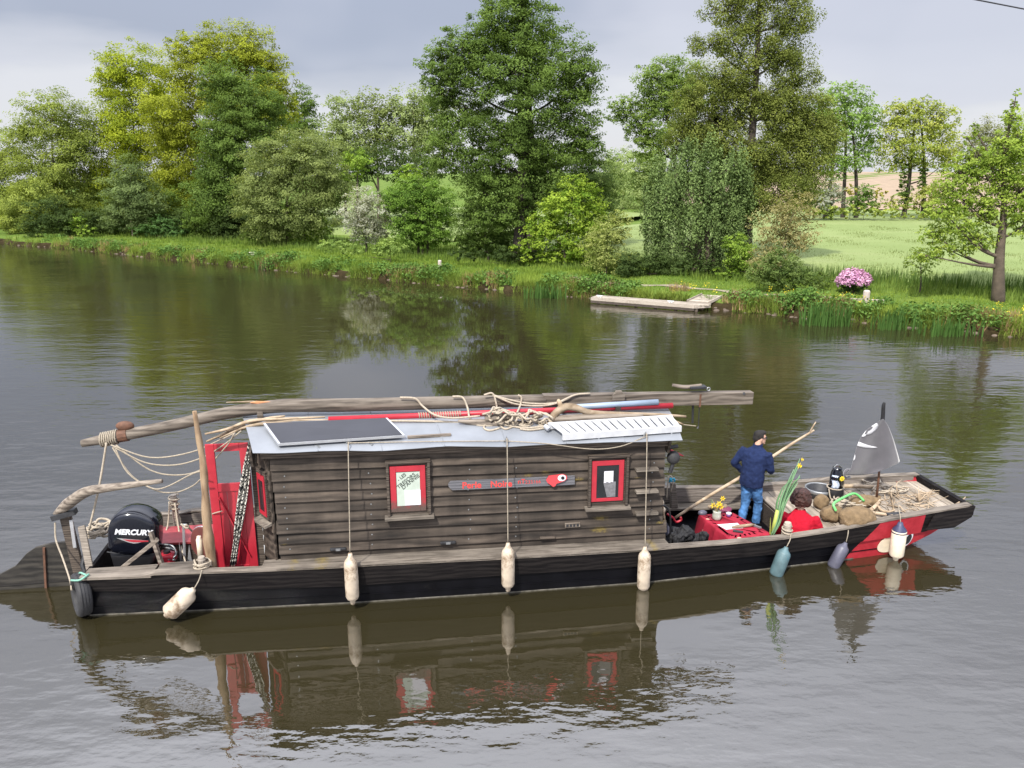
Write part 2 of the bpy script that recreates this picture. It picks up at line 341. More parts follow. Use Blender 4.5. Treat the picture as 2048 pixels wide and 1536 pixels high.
def cloth_mat():
    m, nt, b = new_mat('red_print_cloth')
    v = node(nt, 'ShaderNodeTexVoronoi'); v.inputs['Scale'].default_value = 4.3; tc = node(nt, 'ShaderNodeTexCoord').outputs['Object']; nt.links.new(tc, v.inputs['Vector'])
    blot = ramp(nt, v.outputs['Distance'], [(.14, (1, 1, 1)), (.19, (0, 0, 0))])
    base = ramp(nt, noise_tex(nt, 3, 5), [(.3, (.22, .010, .024)), (.7, (.34, .018, .040))])
    nt.links.new(mixc(nt, blot, base, (.55, .33, .25)), b.inputs['Base Color']); b.inputs['Roughness'].default_value = .75; b.inputs['Specular IOR Level'].default_value = .25
    bump(nt, b, noise_tex(nt, 7, 4), .5, .02); return m
MT['cloth'] = cloth_mat()
def zebra_mat():
    m, nt, b = new_mat('black_white_fabric')
    w = node(nt, 'ShaderNodeTexWave', wave_type='BANDS', bands_direction='Z'); w.inputs['Scale'].default_value = 5.5; w.inputs['Distortion'].default_value = 13; w.inputs['Detail'].default_value = 2.5; w.inputs['Detail Scale'].default_value = 1.6
    nt.links.new(node(nt, 'ShaderNodeTexCoord').outputs['Object'], w.inputs['Vector'])
    nt.links.new(ramp(nt, w.outputs['Fac'], [(.50, (.012, .012, .014)), (.60, (.55, .53, .47))]), b.inputs['Base Color']); b.inputs['Roughness'].default_value = .9
    return m
MT['zebra'] = zebra_mat()
def flag_mat():
    m, nt, b = new_mat('grey_black_cloth')
    nt.links.new(ramp(nt, noise_tex(nt, 3, 5), [(.3, (.052, .050, .057)), (.7, (.082, .078, .088))]), b.inputs['Base Color']); b.inputs['Roughness'].default_value = .85
    b.inputs['Sheen Weight'].default_value = .5; bump(nt, b, noise_tex(nt, 9, 4), .3, .01); return m
MT['flag'] = flag_mat()
def bow_mat(name, base_old, c0):                       # black boards whose bow end is painted red: a slanting paint line across the planks
    m = MT[base_old].copy(); m.name = name; nt = m.node_tree; b = nt.nodes['Principled BSDF']
    src = b.inputs['Base Color'].links[0].from_socket
    sx = node(nt, 'ShaderNodeSeparateXYZ'); nt.links.new(node(nt, 'ShaderNodeTexCoord').outputs['Object'], sx.inputs[0])
    k = node(nt, 'ShaderNodeMath', operation='MULTIPLY_ADD'); k.inputs[1].default_value = -c0[1]; nt.links.new(sx.outputs['Z'], k.inputs[0]); nt.links.new(sx.outputs['X'], k.inputs[2])
    wob = node(nt, 'ShaderNodeMath', operation='MULTIPLY_ADD'); wob.inputs[1].default_value = .10; nt.links.new(noise_tex(nt, 3, 3), wob.inputs[0]); nt.links.new(k.outputs[0], wob.inputs[2])
    g = node(nt, 'ShaderNodeMath', operation='GREATER_THAN'); g.inputs[1].default_value = c0[0]; nt.links.new(wob.outputs[0], g.inputs[0])
    fac = g.outputs[0]
    if c0[2] is not None:
        g2 = node(nt, 'ShaderNodeMath', operation='LESS_THAN'); g2.inputs[1].default_value = c0[2]; nt.links.new(sx.outputs['X'], g2.inputs[0])
        mm = node(nt, 'ShaderNodeMath', operation='MULTIPLY'); nt.links.new(fac, mm.inputs[0]); nt.links.new(g2.outputs[0], mm.inputs[1]); fac = mm.outputs[0]
    red = ramp(nt, noise_tex(nt, 7, 6), [(.3, (.27, .018, .026)), (.7, (.38, .030, .042))])
    nt.links.new(mixc(nt, fac, src, red), b.inputs['Base Color']); return m
MT['hull'] = bow_mat('tarred_hull_red_bow', 'black_dk', (11.42, 0.85, None))
MT['wale_bow'] = bow_mat('tarred_plank_red_bow', 'wale', (11.40, 0.85, 12.72))

# ------------------------------------------------------------------ setting: terrain, water, path, fields
TT = np.array([.837, -.547]); NN = np.array([.547, .837]); P0 = np.array([-45.4, 71.8])
def sd_of(x, y):
    q = np.array([x, y]) - P0; s = q @ TT; return s, q @ NN - shore(s)
def shore(s):
    return np.interp(s, [-200, -3, 4, 8, 38, 52, 60, 68, 78, 200], [-2, .8, -.7, 0, -.85, -.5, -.1, -.2, .05, 0]) + .14 * np.sin(s * 1.7) + .09 * np.sin(s * 4.1 + 1)
def height(s, d):
    h = np.interp(d, [-8, -.4, 0, .18, .55, 1.2, 3, 6, 12, 70, 84, 130, 200, 320, 700], [-1.6, -.55, -.05, .22, .40, .50, .52, .56, .60, .65, 1.0, 2.4, 4.2, 5.6, 6.5])
    return h + np.where(np.asarray(d) > .3, .05 * np.sin(s * .9 + d * .7) + .03 * np.sin(s * 2.3 - d * 1.3), 0) * np.clip(np.asarray(d), 0, 1)
def ground(s, d, dz=0.0):
    xy = P0 + TT * s + NN * (d + shore(s)); return np.array([xy[0], xy[1], float(height(s, d)) + dz])
def gz(x, y):
    s, d = sd_of(x, y); return float(height(s, d))
def fast_mesh(name, V, F, mat, tint=None, smooth=False):   # V (n,3), F (m,k) arrays
    me = bpy.data.meshes.new(name); n, m, k = len(V), len(F), F.shape[1]
    me.vertices.add(n); me.vertices.foreach_set('co', np.ascontiguousarray(V, dtype=np.float32).ravel())
    me.loops.add(m * k); me.loops.foreach_set('vertex_index', np.ascontiguousarray(F, dtype=np.int32).ravel())
    me.polygons.add(m); me.polygons.foreach_set('loop_start', np.arange(0, m * k, k, dtype=np.int32))
    if tint is not None:
        a = me.attributes.new('tint', 'FLOAT', 'FACE'); a.data.foreach_set('value', np.ascontiguousarray(tint, dtype=np.float32))
    me.materials.append(mat); me.update(calc_edges=True)
    if smooth: me.polygons.foreach_set('use_smooth', np.ones(m, dtype=bool))
    return me
def link(name, me, parent=None):
    o = bpy.data.objects.new(name, me); COL.objects.link(o)
    if parent is not None: o.parent = parent
    return o
def sheet(name, S, D, mat, dz=0.0, fn=None):
    V = np.array([ground(s, d, dz) if fn is None else fn(s, d) for s in S for d in D]); w = len(D)
    F = np.array([[i * w + j, (i + 1) * w + j, (i + 1) * w + j + 1, i * w + j + 1] for i in range(len(S) - 1) for j in range(w - 1)])
    return tag(link(name, fast_mesh(name, V, F, mat, smooth=True)), kind='structure')
def ground_mat():
    m, nt, b = new_mat('bank_turf')
    c = ramp(nt, noise_tex(nt, .5, 8, .65), [(.3, (.075, .125, .020)), (.5, (.115, .180, .030)), (.72, (.19, .22, .055))])
    f2 = noise_tex(nt, 9, 4); c = mixc(nt, ramp(nt, f2, [(.35, (.0, .0, .0)), (.7, (.6, .6, .6))]), c, (.045, .075, .018))
    nt.links.new(c, b.inputs['Base Color']); b.inputs['Roughness'].default_value = .95; b.inputs['Specular IOR Level'].default_value = .1
    bump(nt, b, noise_tex(nt, 12, 5), .8, .05); return m
def earth_mat():
    m, nt, b = new_mat('wet_earth'); c = ramp(nt, noise_tex(nt, 2.5, 8, .7), [(.3, (.016, .012, .006)), (.6, (.040, .030, .015)), (.8, (.085, .066, .036))])
    nt.links.new(c, b.inputs['Base Color']); b.inputs['Roughness'].default_value = .95; b.inputs['Specular IOR Level'].default_value = .05; bump(nt, b, noise_tex(nt, 8, 6), .9, .06); return m
MT['turf'] = ground_mat(); MT['earth'] = earth_mat()
SS = np.concatenate([np.arange(-210, -30, 6.), np.arange(-30, 92, .5), np.arange(92, 200, 6.)])
sheet('ground', SS, [-8, -1, -.4, 0, .12, .3, .6, 1, 1.6, 2.4, 3.4, 4.6, 6, 8, 11, 15, 22, 30, 40, 55, 70, 78, 84, 95, 110, 130, 160, 200, 260, 320, 450, 700], MT['turf'])
sheet('bank_edge', np.arange(-40, 95, .3), [-.5, -.12, .0, .1, .2, .32], MT['earth'], fn=lambda s, d: ground(s, d, .012) + np.array([*(NN * -(.03 + .05 * math.sin(s * 9.7) * math.sin(s * 3.1))), .02 * math.sin(s * 13)]))
def crop_mat():
    m, nt, b = new_mat('young_cereal'); c = ramp(nt, noise_tex(nt, .16, 7, .6), [(.3, (.16, .21, .070)), (.55, (.19, .24, .088)), (.75, (.225, .262, .11))])
    nt.links.new(c, b.inputs['Base Color']); b.inputs['Roughness'].default_value = .9; b.inputs['Specular IOR Level'].default_value = .15; bump(nt, b, noise_tex(nt, 5, 5), .9, .12); return m
MT['crop'] = crop_mat()
FS = np.arange(44, 150, 3.)
sheet('crop_field', FS, [9.5, 10, 12, 16, 22, 30, 40, 50, 60, 70, 77], MT['crop'], fn=lambda s, d: ground(s, d, .0) + np.array([0, 0, .58 if d > 9.8 else .02]))
sheet('crop_field', np.arange(-10, 40, 3.), [17, 17.5, 22, 30, 40, 50, 60], MT['crop'], fn=lambda s, d: ground(s, d, .0) + np.array([0, 0, .5 if d > 17.2 else .02]))
MT['plough'] = plain('dry_tilled_soil', (.27, .20, .135), .95, .15, .6, bmp=.6, bdist=.08)
def plough(f, d):
    s0 = float(np.interp(d, [86, 100, 200, 400, 690], [24, 20, 0, -40, -90])); return ground(s0 + (200 - s0) * f, d, .05)
sheet('ploughed_field', np.linspace(0, 1, 40), [86, 92, 100, 110, 130, 160, 200, 260, 320, 400, 500, 690], MT['plough'], fn=plough)
MT['path'] = plain('pale_path_grit', (.22, .195, .135), .95, .14, 3, bmp=.4, bdist=.02)
pth = [on_z(x, y, .56)[:2] for x, y in ((1150, 556), (1230, 564), (1300, 569.5), (1380, 575.5), (1450, 581), (1530, 586.5), (1620, 592), (1720, 600))]
pth = [np.array(p) for p in cat([(*p, 0) for p in pth], 6)]
Vp = []
for i, p in enumerate(pth):
    d = pth[min(i + 1, len(pth) - 1)] - pth[max(i - 1, 0)]; d /= np.linalg.norm(d); nrm = np.array([-d[1], d[0], 0]); w = .30 + .08 * math.sin(i * 1.3)
    w *= min(1, (len(pth) - i) / 14)
    for k in (-1, -.33, .33, 1): q = p + nrm * w * k; Vp.append((q[0], q[1], gz(q[0], q[1]) + .05 - .025 * abs(k)))
me = fast_mesh('path', np.array(Vp), np.array([[i * 4 + j, (i + 1) * 4 + j, (i + 1) * 4 + j + 1, i * 4 + j + 1] for i in range(len(pth) - 1) for j in range(3)]), MT['path'], smooth=True)
tag(link('path', me), kind='structure')

def water_mat():
    m, nt, b = new_mat('canal_water'); nt.nodes.remove(b); out = nt.nodes['Material Output']
    tc = node(nt, 'ShaderNodeTexCoord').outputs['Object']
    def N(scale, ms, detail=3, rough=.5, rot=0): return noise_tex(nt, scale, detail, rough, vec=tc, mscale=ms, rotz=rot)
    def mul(a, k):
        n = node(nt, 'ShaderNodeMath', operation='MULTIPLY'); nt.links.new(a, n.inputs[0])
        if hasattr(k, 'is_linked'): nt.links.new(k, n.inputs[1])
        else: n.inputs[1].default_value = k
        return n.outputs[0]
    def add(a, c): n = node(nt, 'ShaderNodeMath', operation='ADD'); nt.links.new(a, n.inputs[0]); nt.links.new(c, n.inputs[1]); return n.outputs[0]
    big = N(1.0, (.55, 1.5, 1), 2, .4); mid = N(3.4, (.55, 1.25, 1), 2, .45, .12); fine = N(13, (.7, 1.2, 1), 2, .5, -.15)
    patch = ramp(nt, N(.13, (.7, 1.5, 1), 4, .55), [(.40, (.40, .40, .40)), (.62, (1, 1, 1))])
    # sheltered water close under the boat's near side lies calm
    mp = node(nt, 'ShaderNodeMapping', vector_type='TEXTURE'); mp.inputs['Location'].default_value = (*BA[:2], 0); mp.inputs['Rotation'].default_value = (0, 0, TH); nt.links.new(tc, mp.inputs['Vector'])
    sp = node(nt, 'ShaderNodeSeparateXYZ'); nt.links.new(mp.outputs[0], sp.inputs[0])
    wob = N(.8, (1, 1, 1), 3)
    def sstep(x, a, bb, k=.0):
        q = node(nt, 'ShaderNodeMath', operation='MULTIPLY_ADD'); q.inputs[1].default_value = k; nt.links.new(wob, q.inputs[0]); nt.links.new(x, q.inputs[2])
        n = node(nt, 'ShaderNodeMapRange', interpolation_type='SMOOTHSTEP'); n.inputs['From Min'].default_value = a; n.inputs['From Max'].default_value = bb; nt.links.new(q.outputs[0], n.inputs[0]); return n.outputs[0]
    lee = mul(mul(sstep(sp.outputs['Y'], -2.6, -1.3, .8), sstep(sp.outputs['X'], 10.6, 8.6, 1.2)), sstep(sp.outputs['X'], 1.2, 2.6, .6))
    inv = node(nt, 'ShaderNodeMath', operation='MULTIPLY_ADD'); inv.inputs[1].default_value = -.93; inv.inputs[2].default_value = 1; nt.links.new(lee, inv.inputs[0])
    h = add(add(mul(big, .022), mul(mid, .016)), mul(mul(fine, .0030), 1.0))
    h = mul(mul(h, patch), inv.outputs[0])
    bp = node(nt, 'ShaderNodeBump'); bp.inputs['Strength'].default_value = 1.0; bp.inputs['Distance'].default_value = 1.0; nt.links.new(h, bp.inputs['Height'])
    dif = node(nt, 'ShaderNodeBsdfDiffuse'); dif.inputs[0].default_value = (.024, .0205, .0095, 1)
    gl = node(nt, 'ShaderNodeBsdfGlossy'); gl.inputs['Roughness'].default_value = .02; gl.inputs[0].default_value = (.96, .96, .97, 1); nt.links.new(bp.outputs[0], gl.inputs['Normal'])
    fr = node(nt, 'ShaderNodeFresnel'); fr.inputs['IOR'].default_value = 1.33; nt.links.new(bp.outputs[0], fr.inputs['Normal'])
    mx = node(nt, 'ShaderNodeMixShader'); fm = node(nt, 'ShaderNodeMath', operation='MULTIPLY_ADD'); fm.inputs[1].default_value = .8; fm.inputs[2].default_value = .175; nt.links.new(fr.outputs[0], fm.inputs[0]); nt.links.new(fm.outputs[0], mx.inputs[0]); nt.links.new(dif.outputs[0], mx.inputs[1]); nt.links.new(gl.outputs[0], mx.inputs[2]); nt.links.new(mx.outputs[0], out.inputs[0])
    return m
MT['water'] = water_mat()
tag(link('water', fast_mesh('water', np.array([(-320, -60, 0), (220, -60, 0), (220, 260, 0), (-320, 260, 0)], float), np.array([[0, 1, 2, 3]]), MT['water'])), kind='structure')

# ------------------------------------------------------------------ foliage makers
def leaves(C, N_, size, per, spread, colr, up=.5, out=None, droop=0.0, wide=.55):
    """C clump centres (k,3), per leaves each, spread (k,3); returns V, F, tint. Each leaf is a four-cornered blade of its own."""
    k = len(C); idx = np.repeat(np.arange(k), per); n = len(idx)
    g = RNG.normal(size=(n, 3)); g /= np.maximum(1, np.linalg.norm(g, axis=1, keepdims=True) / 1.9)
    P = C[idx] + g * spread[idx]
    nor = RNG.normal(size=(n, 3)); nor[:, 2] = np.abs(nor[:, 2]) + up
    if out is not None: nor += out[idx] * 1.3
    nor /= np.linalg.norm(nor, axis=1, keepdims=True)
    a = RNG.normal(size=(n, 3)); a[:, 2] -= droop; a -= nor * (a * nor).sum(1, keepdims=True) * (1 - min(droop, 3) / 4); a /= np.linalg.norm(a, axis=1, keepdims=True)
    b = np.cross(nor, a); b /= np.maximum(np.linalg.norm(b, axis=1, keepdims=True), 1e-6)
    l = size * RNG.uniform(.7, 1.35, (n, 1)); w = l * wide
    V = np.stack([P - a * l * .5, P + b * w * .5 + a * l * .08, P + a * l * .5, P - b * w * .5 + a * l * .08], 1).reshape(-1, 3)
    ct = RNG.uniform(.0, 1, k)[idx] * .68 + RNG.uniform(0, .32, n)
    return V, np.arange(n * 4).reshape(-1, 4), np.clip(ct + colr, 0, 1)
LEAF = {}
def leafm(a, b, trans=.3):
    k = (a, b, trans)
    if k not in LEAF: LEAF[k] = leaf_mat('leaves_%d' % len(LEAF), a, b, trans)
    return LEAF[k]
MT['bark'] = plain('tree_bark', (.085, .065, .048), .9, .35, 3, bmp=.8, bdist=.03)
MT['bark_pale'] = plain('pale_bark', (.24, .20, .15), .9, .3, 3, bmp=.7, bdist=.02)
MT['bark_dark'] = plain('dark_bark', (.042, .033, .026), .9, .3, 3, bmp=.8, bdist=.03)
def tree(name, label, catg, px, pb, lobes, lo, hi, dist=None, leaf=3.7, cover=4.4, trunk=.22, bark='bark', droop=0.0, clump=.26, group=None, stems=None, up=.5, trans=.42, flat=.55, twigs=5, depth=.9, top=None):
    """px, pb: the photograph's pixel at the foot; lobes (x, y, rx, ry) sketch the crown at that distance."""
    base = on_z(px, pb, .55) if dist is None else on_y(px, pb, dist)
    if dist is not None and px < 660: base = on_y(px, pb, on_z(px, pb, .55)[1] + max(0, (dist - 50) * 1.1)); trunk *= .9
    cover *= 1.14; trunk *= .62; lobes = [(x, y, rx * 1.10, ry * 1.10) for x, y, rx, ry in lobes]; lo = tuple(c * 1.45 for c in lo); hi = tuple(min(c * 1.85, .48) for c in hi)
    Y = base[1]; bz_ = gz(base[0], base[1]); base = np.array([base[0], Y, bz_]); root = wthing(name, label, catg, base, group)
    mpp = math.hypot(Y, CAMH) / FPX; size = leaf * mpp
    C = []; SP = []; OUT = []; per = []; limb = MB()
    centres = []
    for (x, y, rx, ry) in lobes:
        p = on_y(x, y, Y); a, c = rx * mpp, ry * mpp; dd = min(a, max(c, a * .5)) * depth
        p = p + np.array([0, RNG.uniform(-.5, .45) * dd, 0]); p[2] = max(p[2], bz_ + c * .5); centres.append((p, a, c, dd))
        nl = cover * math.pi * rx * ry / (leaf * leaf * .5)
        kk = max(5, int(math.pi * rx * ry / (max(7., clump * min(rx, ry)) ** 2) * 1.55)); pr = max(3, int(nl / kk))
        u = RNG.normal(size=(kk, 3)); u /= np.linalg.norm(u, axis=1, keepdims=True); r = RNG.uniform(.12, 1.08, (kk, 1)) ** .5
        q = p + u * r * np.array([a, dd, c]); q[:, 2] = np.maximum(q[:, 2], bz_ + .15)
        cr_ = clump * min(a, c) * RNG.uniform(.55, 1.25, (kk, 1)); sp = np.hstack([cr_, cr_, cr_ * (flat if not droop else 1 + droop)]) * .62
        if droop: sp[:, :2] *= .5
        C.append(q); SP.append(sp); OUT.append(u); per.append(np.full(kk, pr))
    C = np.vstack(C); SP = np.vstack(SP); OUT = np.vstack(OUT); per = np.concatenate(per)
    V, F, t = leaves(C, None, size, per, SP, 0, up, OUT, droop)
    link('crown', fast_mesh('crown', V - base, F, leafm(lo, hi, trans), t), root)
    cz = max(c[0][2] for c in centres); low = min(c[0][2] - c[2] for c in centres)
    for sx, sy in (stems or [(0, 0)]):
        foot = base + np.array([sx, sy, -.15]); ctop = centres[0][0] if top is None else on_y(top[0], top[1], Y)
        p1 = foot + (ctop - foot) * np.array([.12, .12, .35]) + np.array([RNG.uniform(-1, 1) * trunk, 0, 0]); p2 = foot + (ctop - foot) * np.array([.5, .5, .7])
        sp_ = cat([foot, p1, p2, ctop], 5); limb.tube(sp_, [trunk * 1.35, trunk * 1.0, trunk * .75, trunk * .45, trunk * .15], 8)
        if sx == 0 and sy == 0: spine = sp_
    for (p, a, c, dd) in centres[1:]:
        zt = min(max(p[2] - abs(p[0] - base[0]) * .55 - c * .4, base[2] + (cz - base[2]) * .16), cz - .3)
        j = min(range(len(spine)), key=lambda i: abs(spine[i][2] - zt)); f = 1 - j / len(spine); st = spine[j]
        limb.tube(cat([st, st + (p - st) * np.array([.4, .4, .25]), p], 4), [trunk * .5 * f + .02, trunk * .22, trunk * .07], 6)
    if twigs:
        ids = RNG.choice(len(C), min(len(C), twigs * len(lobes)), replace=False)
        for i in ids:
            p, a, c, dd = min(centres, key=lambda t_: np.linalg.norm(t_[0] - C[i])); m_ = (p + C[i]) / 2 + RNG.normal(size=3) * .12 * a
            limb.tube([p - np.array([0, 0, c * .15]), m_, C[i]], [trunk * .12, trunk * .07, trunk * .03], 4, caps=False)
    limb.build('trunk', MT[bark], root, smooth=True)
    return root

# ------------------------------------------------------------------ trees and shrubs of the far bank
G_W = 'trees of the wood on the far bank'; G_F = 'trees beyond the field'; G_S = 'shrubs along the towpath'
OAK = ((.031, .055, .011), (.104, .155, .034)); GOLD = ((.080, .098, .012), (.215, .243, .026)); LIME = ((.085, .125, .010), (.23, .285, .022))
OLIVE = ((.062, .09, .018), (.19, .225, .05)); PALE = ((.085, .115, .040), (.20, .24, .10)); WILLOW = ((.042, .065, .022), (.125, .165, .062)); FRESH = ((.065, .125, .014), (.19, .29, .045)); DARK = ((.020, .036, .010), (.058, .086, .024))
ALDER = ((.048, .068, .014), (.148, .170, .040)); HAZE = ((.062, .085, .026), (.155, .185, .062))
def T(*a, **k): return tree(*a, **k)
# left wood
T('broadleaf_tree', 'green tree cut off by the left edge of the photo', 'tree', -5, 470, [(5, 300, 50, 55), (10, 380, 60, 70), (25, 430, 60, 40)], *OLIVE, dist=57, group=G_W)
T('broadleaf_tree', 'olive tree with thin ragged top beside the lime green one', 'tree', 120, 468, [(110, 230, 62, 48), (66, 255, 34, 22), (150, 260, 40, 40), (110, 310, 80, 75), (70, 350, 60, 60), (160, 350, 55, 80), (95, 405, 75, 50), (40, 270, 22, 16)], *OLIVE, dist=54, cover=3.8, group=G_W)
T('lime_tree', 'bright lime green tree left of the golden tree', 'tree', 285, 472, [(268, 140, 58, 46), (225, 165, 32, 36), (300, 170, 50, 60), (232, 235, 48, 52), (285, 250, 70, 70), (225, 310, 50, 56), (285, 350, 80, 70), (215, 390, 50, 45)], *LIME, dist=58, cover=4.4, group=G_W)
T('golden_tree', 'tallest golden yellow tree at the left of the photo', 'tree', 430, 475, [(450, 88, 62, 42), (385, 98, 46, 30), (505, 105, 52, 44), (395, 150, 62, 52), (545, 165, 42, 52), (460, 150, 80, 60), (350, 215, 55, 60), (560, 225, 34, 50), (405, 240, 80, 60), (352, 300, 58, 66), (400, 330, 60, 60), (345, 385, 45, 60), (500, 210, 70, 60), (372, 430, 34, 40)], *GOLD, dist=56, cover=4.6, group=G_W)
T('dark_oak', 'dark green ivy clad tree in front of the golden tree', 'tree', 470, 478, [(440, 165, 42, 48), (500, 200, 60, 52), (465, 250, 56, 56), (540, 245, 45, 52), (490, 300, 84, 52), (440, 330, 44, 45), (470, 365, 72, 60), (430, 400, 50, 50), (490, 420, 75, 50), (430, 450, 60, 26)], *OAK, dist=51, cover=5.2, group=G_W)
T('young_tree', 'small grey green tree with a pale slim trunk before the wood', 'tree', 266, 474, [(262, 345, 30, 32), (245, 380, 40, 35), (282, 390, 42, 36), (262, 420, 60, 34), (235, 445, 34, 16)], *WILLOW, dist=49, bark='bark_pale', trunk=.10, group=G_W)
T('round_tree', 'broad rounded olive tree between the dark tree and the field gap', 'tree', 575, 492, [(580, 300, 66, 38), (540, 335, 56, 45), (640, 320, 54, 46), (610, 365, 88, 52), (515, 385, 45, 45), (660, 380, 40, 45), (560, 425, 74, 42), (615, 440, 60, 35), (540, 460, 56, 25)], *HAZE, dist=48.5, cover=4.6, group=G_W)
T('sapling', 'fresh green low sapling under the rounded olive tree', 'tree', 612, 492, [(600, 420, 38, 22), (625, 445, 45, 25), (600, 470, 36, 18)], *FRESH, dist=46.5, trunk=.07, group=G_W)
T('dark_tree', 'narrow dark tree top rising behind the golden tree', 'tree', 615, 462, [(612, 205, 26, 30), (600, 245, 38, 36), (620, 300, 52, 55), (580, 330, 40, 60)], *OAK, dist=66, group=G_W)
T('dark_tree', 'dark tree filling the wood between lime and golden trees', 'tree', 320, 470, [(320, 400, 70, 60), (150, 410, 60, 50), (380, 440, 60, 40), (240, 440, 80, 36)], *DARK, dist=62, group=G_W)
# the row behind the far field
for lab, px, lobes, pal in (('pale tree at the left end of the row behind the field', 690, [(692, 225, 42, 36), (664, 262, 36, 36), (705, 285, 50, 45), (670, 330, 40, 50)], PALE),
        ('pale tree in the middle of the row behind the field', 755, [(752, 215, 46, 32), (770, 255, 52, 40), (735, 290, 46, 46)], HAZE),
        ('pale twiggy tree touching the big oak in the row behind the field', 830, [(826, 205, 44, 34), (850, 225, 46, 44), (815, 265, 50, 50), (850, 310, 45, 50), (880, 250, 40, 60)], PALE),
        ('dark bluish tree below the row behind the field', 770, [(730, 325, 44, 34), (785, 325, 55, 36), (830, 350, 45, 32), (690, 365, 30, 26)], DARK)):
    T('far_tree', lab, 'tree', px, 400, lobes, *pal, dist=88 if pal is not DARK else 80, cover=3.4, leaf=4.6, group=G_W)
T('far_tree', 'bright green tree top low behind the grey hawthorn', 'tree', 715, 420, [(715, 320, 34, 22), (700, 345, 26, 16), (815, 345, 26, 16)], *FRESH, dist=76, group=G_W)
# middle of the bank
T('hawthorn', 'pale grey green hawthorn with a slim dark trunk by the field gap', 'tree', 733, 508, [(728, 400, 36, 26), (715, 430, 34, 32), (752, 428, 40, 34), (735, 462, 38, 24), (765, 455, 24, 22)], (.13, .15, .075), (.33, .36, .23), cover=3.4, trunk=.09, bark='bark_dark', group=G_S, leaf=4.2)
T('round_bush', 'dense round green small tree right of the pale hawthorn', 'tree', 845, 511, [(850, 375, 40, 22), (820, 390, 46, 30), (875, 405, 38, 34), (790, 400, 28, 24), (835, 430, 62, 38), (870, 450, 42, 34), (815, 455, 36, 30), (850, 478, 48, 22)], (.034, .075, .012), (.125, .20, .034), cover=5, trunk=.12, stems=[(0, 0), (.4, .1), (-.3, .2)], group=G_S)
T('dark_shrub', 'dark grey green leaning shrub left of the bright maple', 'tree', 978, 522, [(955, 415, 42, 30), (990, 430, 46, 38), (940, 450, 34, 34), (975, 470, 56, 36), (1005, 485, 30, 30), (945, 490, 32, 22)], *OAK, cover=4.6, trunk=.10, group=G_S)
T('young_maple', 'bright yellow green young maple bushy to the ground before the big oak', 'tree', 1128, 533, [(1150, 372, 30, 22), (1168, 400, 40, 30), (1120, 410, 40, 30), (1140, 440, 66, 36), (1085, 455, 36, 28), (1190, 450, 34, 32), (1120, 480, 70, 34), (1060, 495, 34, 18), (1170, 500, 48, 30), (1100, 518, 56, 16)], (.060, .125, .012), (.20, .32, .035), cover=4.6, trunk=.10, group=G_S, leaf=4.8)
T('big_oak', 'tallest dark green oak thick with ivy in the middle', 'tree', 1035, 524, [(1045, -15, 40, 40), (985, 45, 40, 42), (1075, 55, 50, 50), (1020, 70, 60, 55), (925, 95, 46, 34), (960, 125, 72, 50), (885, 130, 40, 34), (1110, 120, 62, 52), (1165, 150, 36, 50), (1030, 150, 90, 60), (885, 180, 40, 36), (920, 215, 62, 44), (1150, 220, 50, 46), (1040, 230, 95, 60), (945, 280, 76, 50), (1110, 290, 75, 50), (885, 310, 36, 36), (1020, 330, 90, 50), (960, 355, 60, 40), (1060, 400, 66, 46), (1005, 420, 60, 40), (1100, 360, 50, 40), (1170, 280, 32, 32)], *OAK, dist=50, cover=5.2, trunk=.5, bark='bark_dark', stems=[(0, 0), (.8, .3)], leaf=4.3, top=(1045, -20))
T('understorey_tree', 'mid green tree tucked at the right flank of the big oak', 'tree', 1180, 490, [(1160, 310, 50, 34), (1195, 345, 46, 42), (1165, 380, 46, 40), (1205, 410, 36, 44)], (.042, .075, .02), (.125, .17, .055), dist=57, group=G_W)
for lab, px, lobes, d_ in (('pale far tree seen in the gap right of the oak', 1245, [(1240, 325, 34, 30), (1225, 355, 34, 36), (1250, 395, 36, 40)], 120), ('yellowish far tree behind the willow', 1290, [(1285, 330, 40, 36), (1275, 375, 38, 50), (1320, 360, 40, 60)], 105)):
    T('far_tree', lab, 'tree', px, 440, lobes, (.10, .15, .045), (.22, .29, .11), dist=d_, cover=4, group=G_W)
T('yellow_shrub', 'yellow green airy shrub between maple and willow', 'shrub', 1212, 548, [(1215, 465, 30, 30), (1200, 500, 34, 34), (1230, 520, 36, 30), (1240, 455, 22, 32)], (.10, .135, .028), (.24, .30, .09), trunk=.05, group=G_S)
T('willow', 'drooping grey green willow hiding the foot of the tall alder', 'tree', 1412, 548, [(1395, 312, 52, 26), (1350, 345, 44, 34), (1445, 340, 50, 34), (1312, 390, 26, 34), (1375, 385, 52, 40), (1440, 395, 50, 40), (1490, 390, 26, 40), (1300, 445, 24, 34), (1345, 440, 40, 40), (1405, 440, 44, 36), (1465, 450, 40, 40), (1330, 495, 36, 30), (1450, 500, 40, 26), (1385, 505, 30, 22)], (.052, .082, .026), (.115, .160, .054), cover=6.0, droop=1.2, trunk=.30, stems=[(0, 0), (.5, .2), (-.6, .1)], leaf=4.6, clump=.40, trans=.3)
T('bright_oak', 'brighter green tree with a long limb to the left behind the willow', 'tree', 1360, 515, [(1310, 155, 40, 30), (1350, 140, 46, 30), (1250, 212, 34, 20), (1275, 240, 40, 24), (1310, 200, 40, 34), (1390, 175, 60, 45), (1330, 250, 60, 45), (1285, 270, 34, 20), (1300, 300, 40, 26), (1350, 200, 50, 36), (1235, 230, 24, 14)], (.055, .095, .018), (.145, .20, .045), dist=53, cover=3.8, trunk=.3, bark='bark_dark')
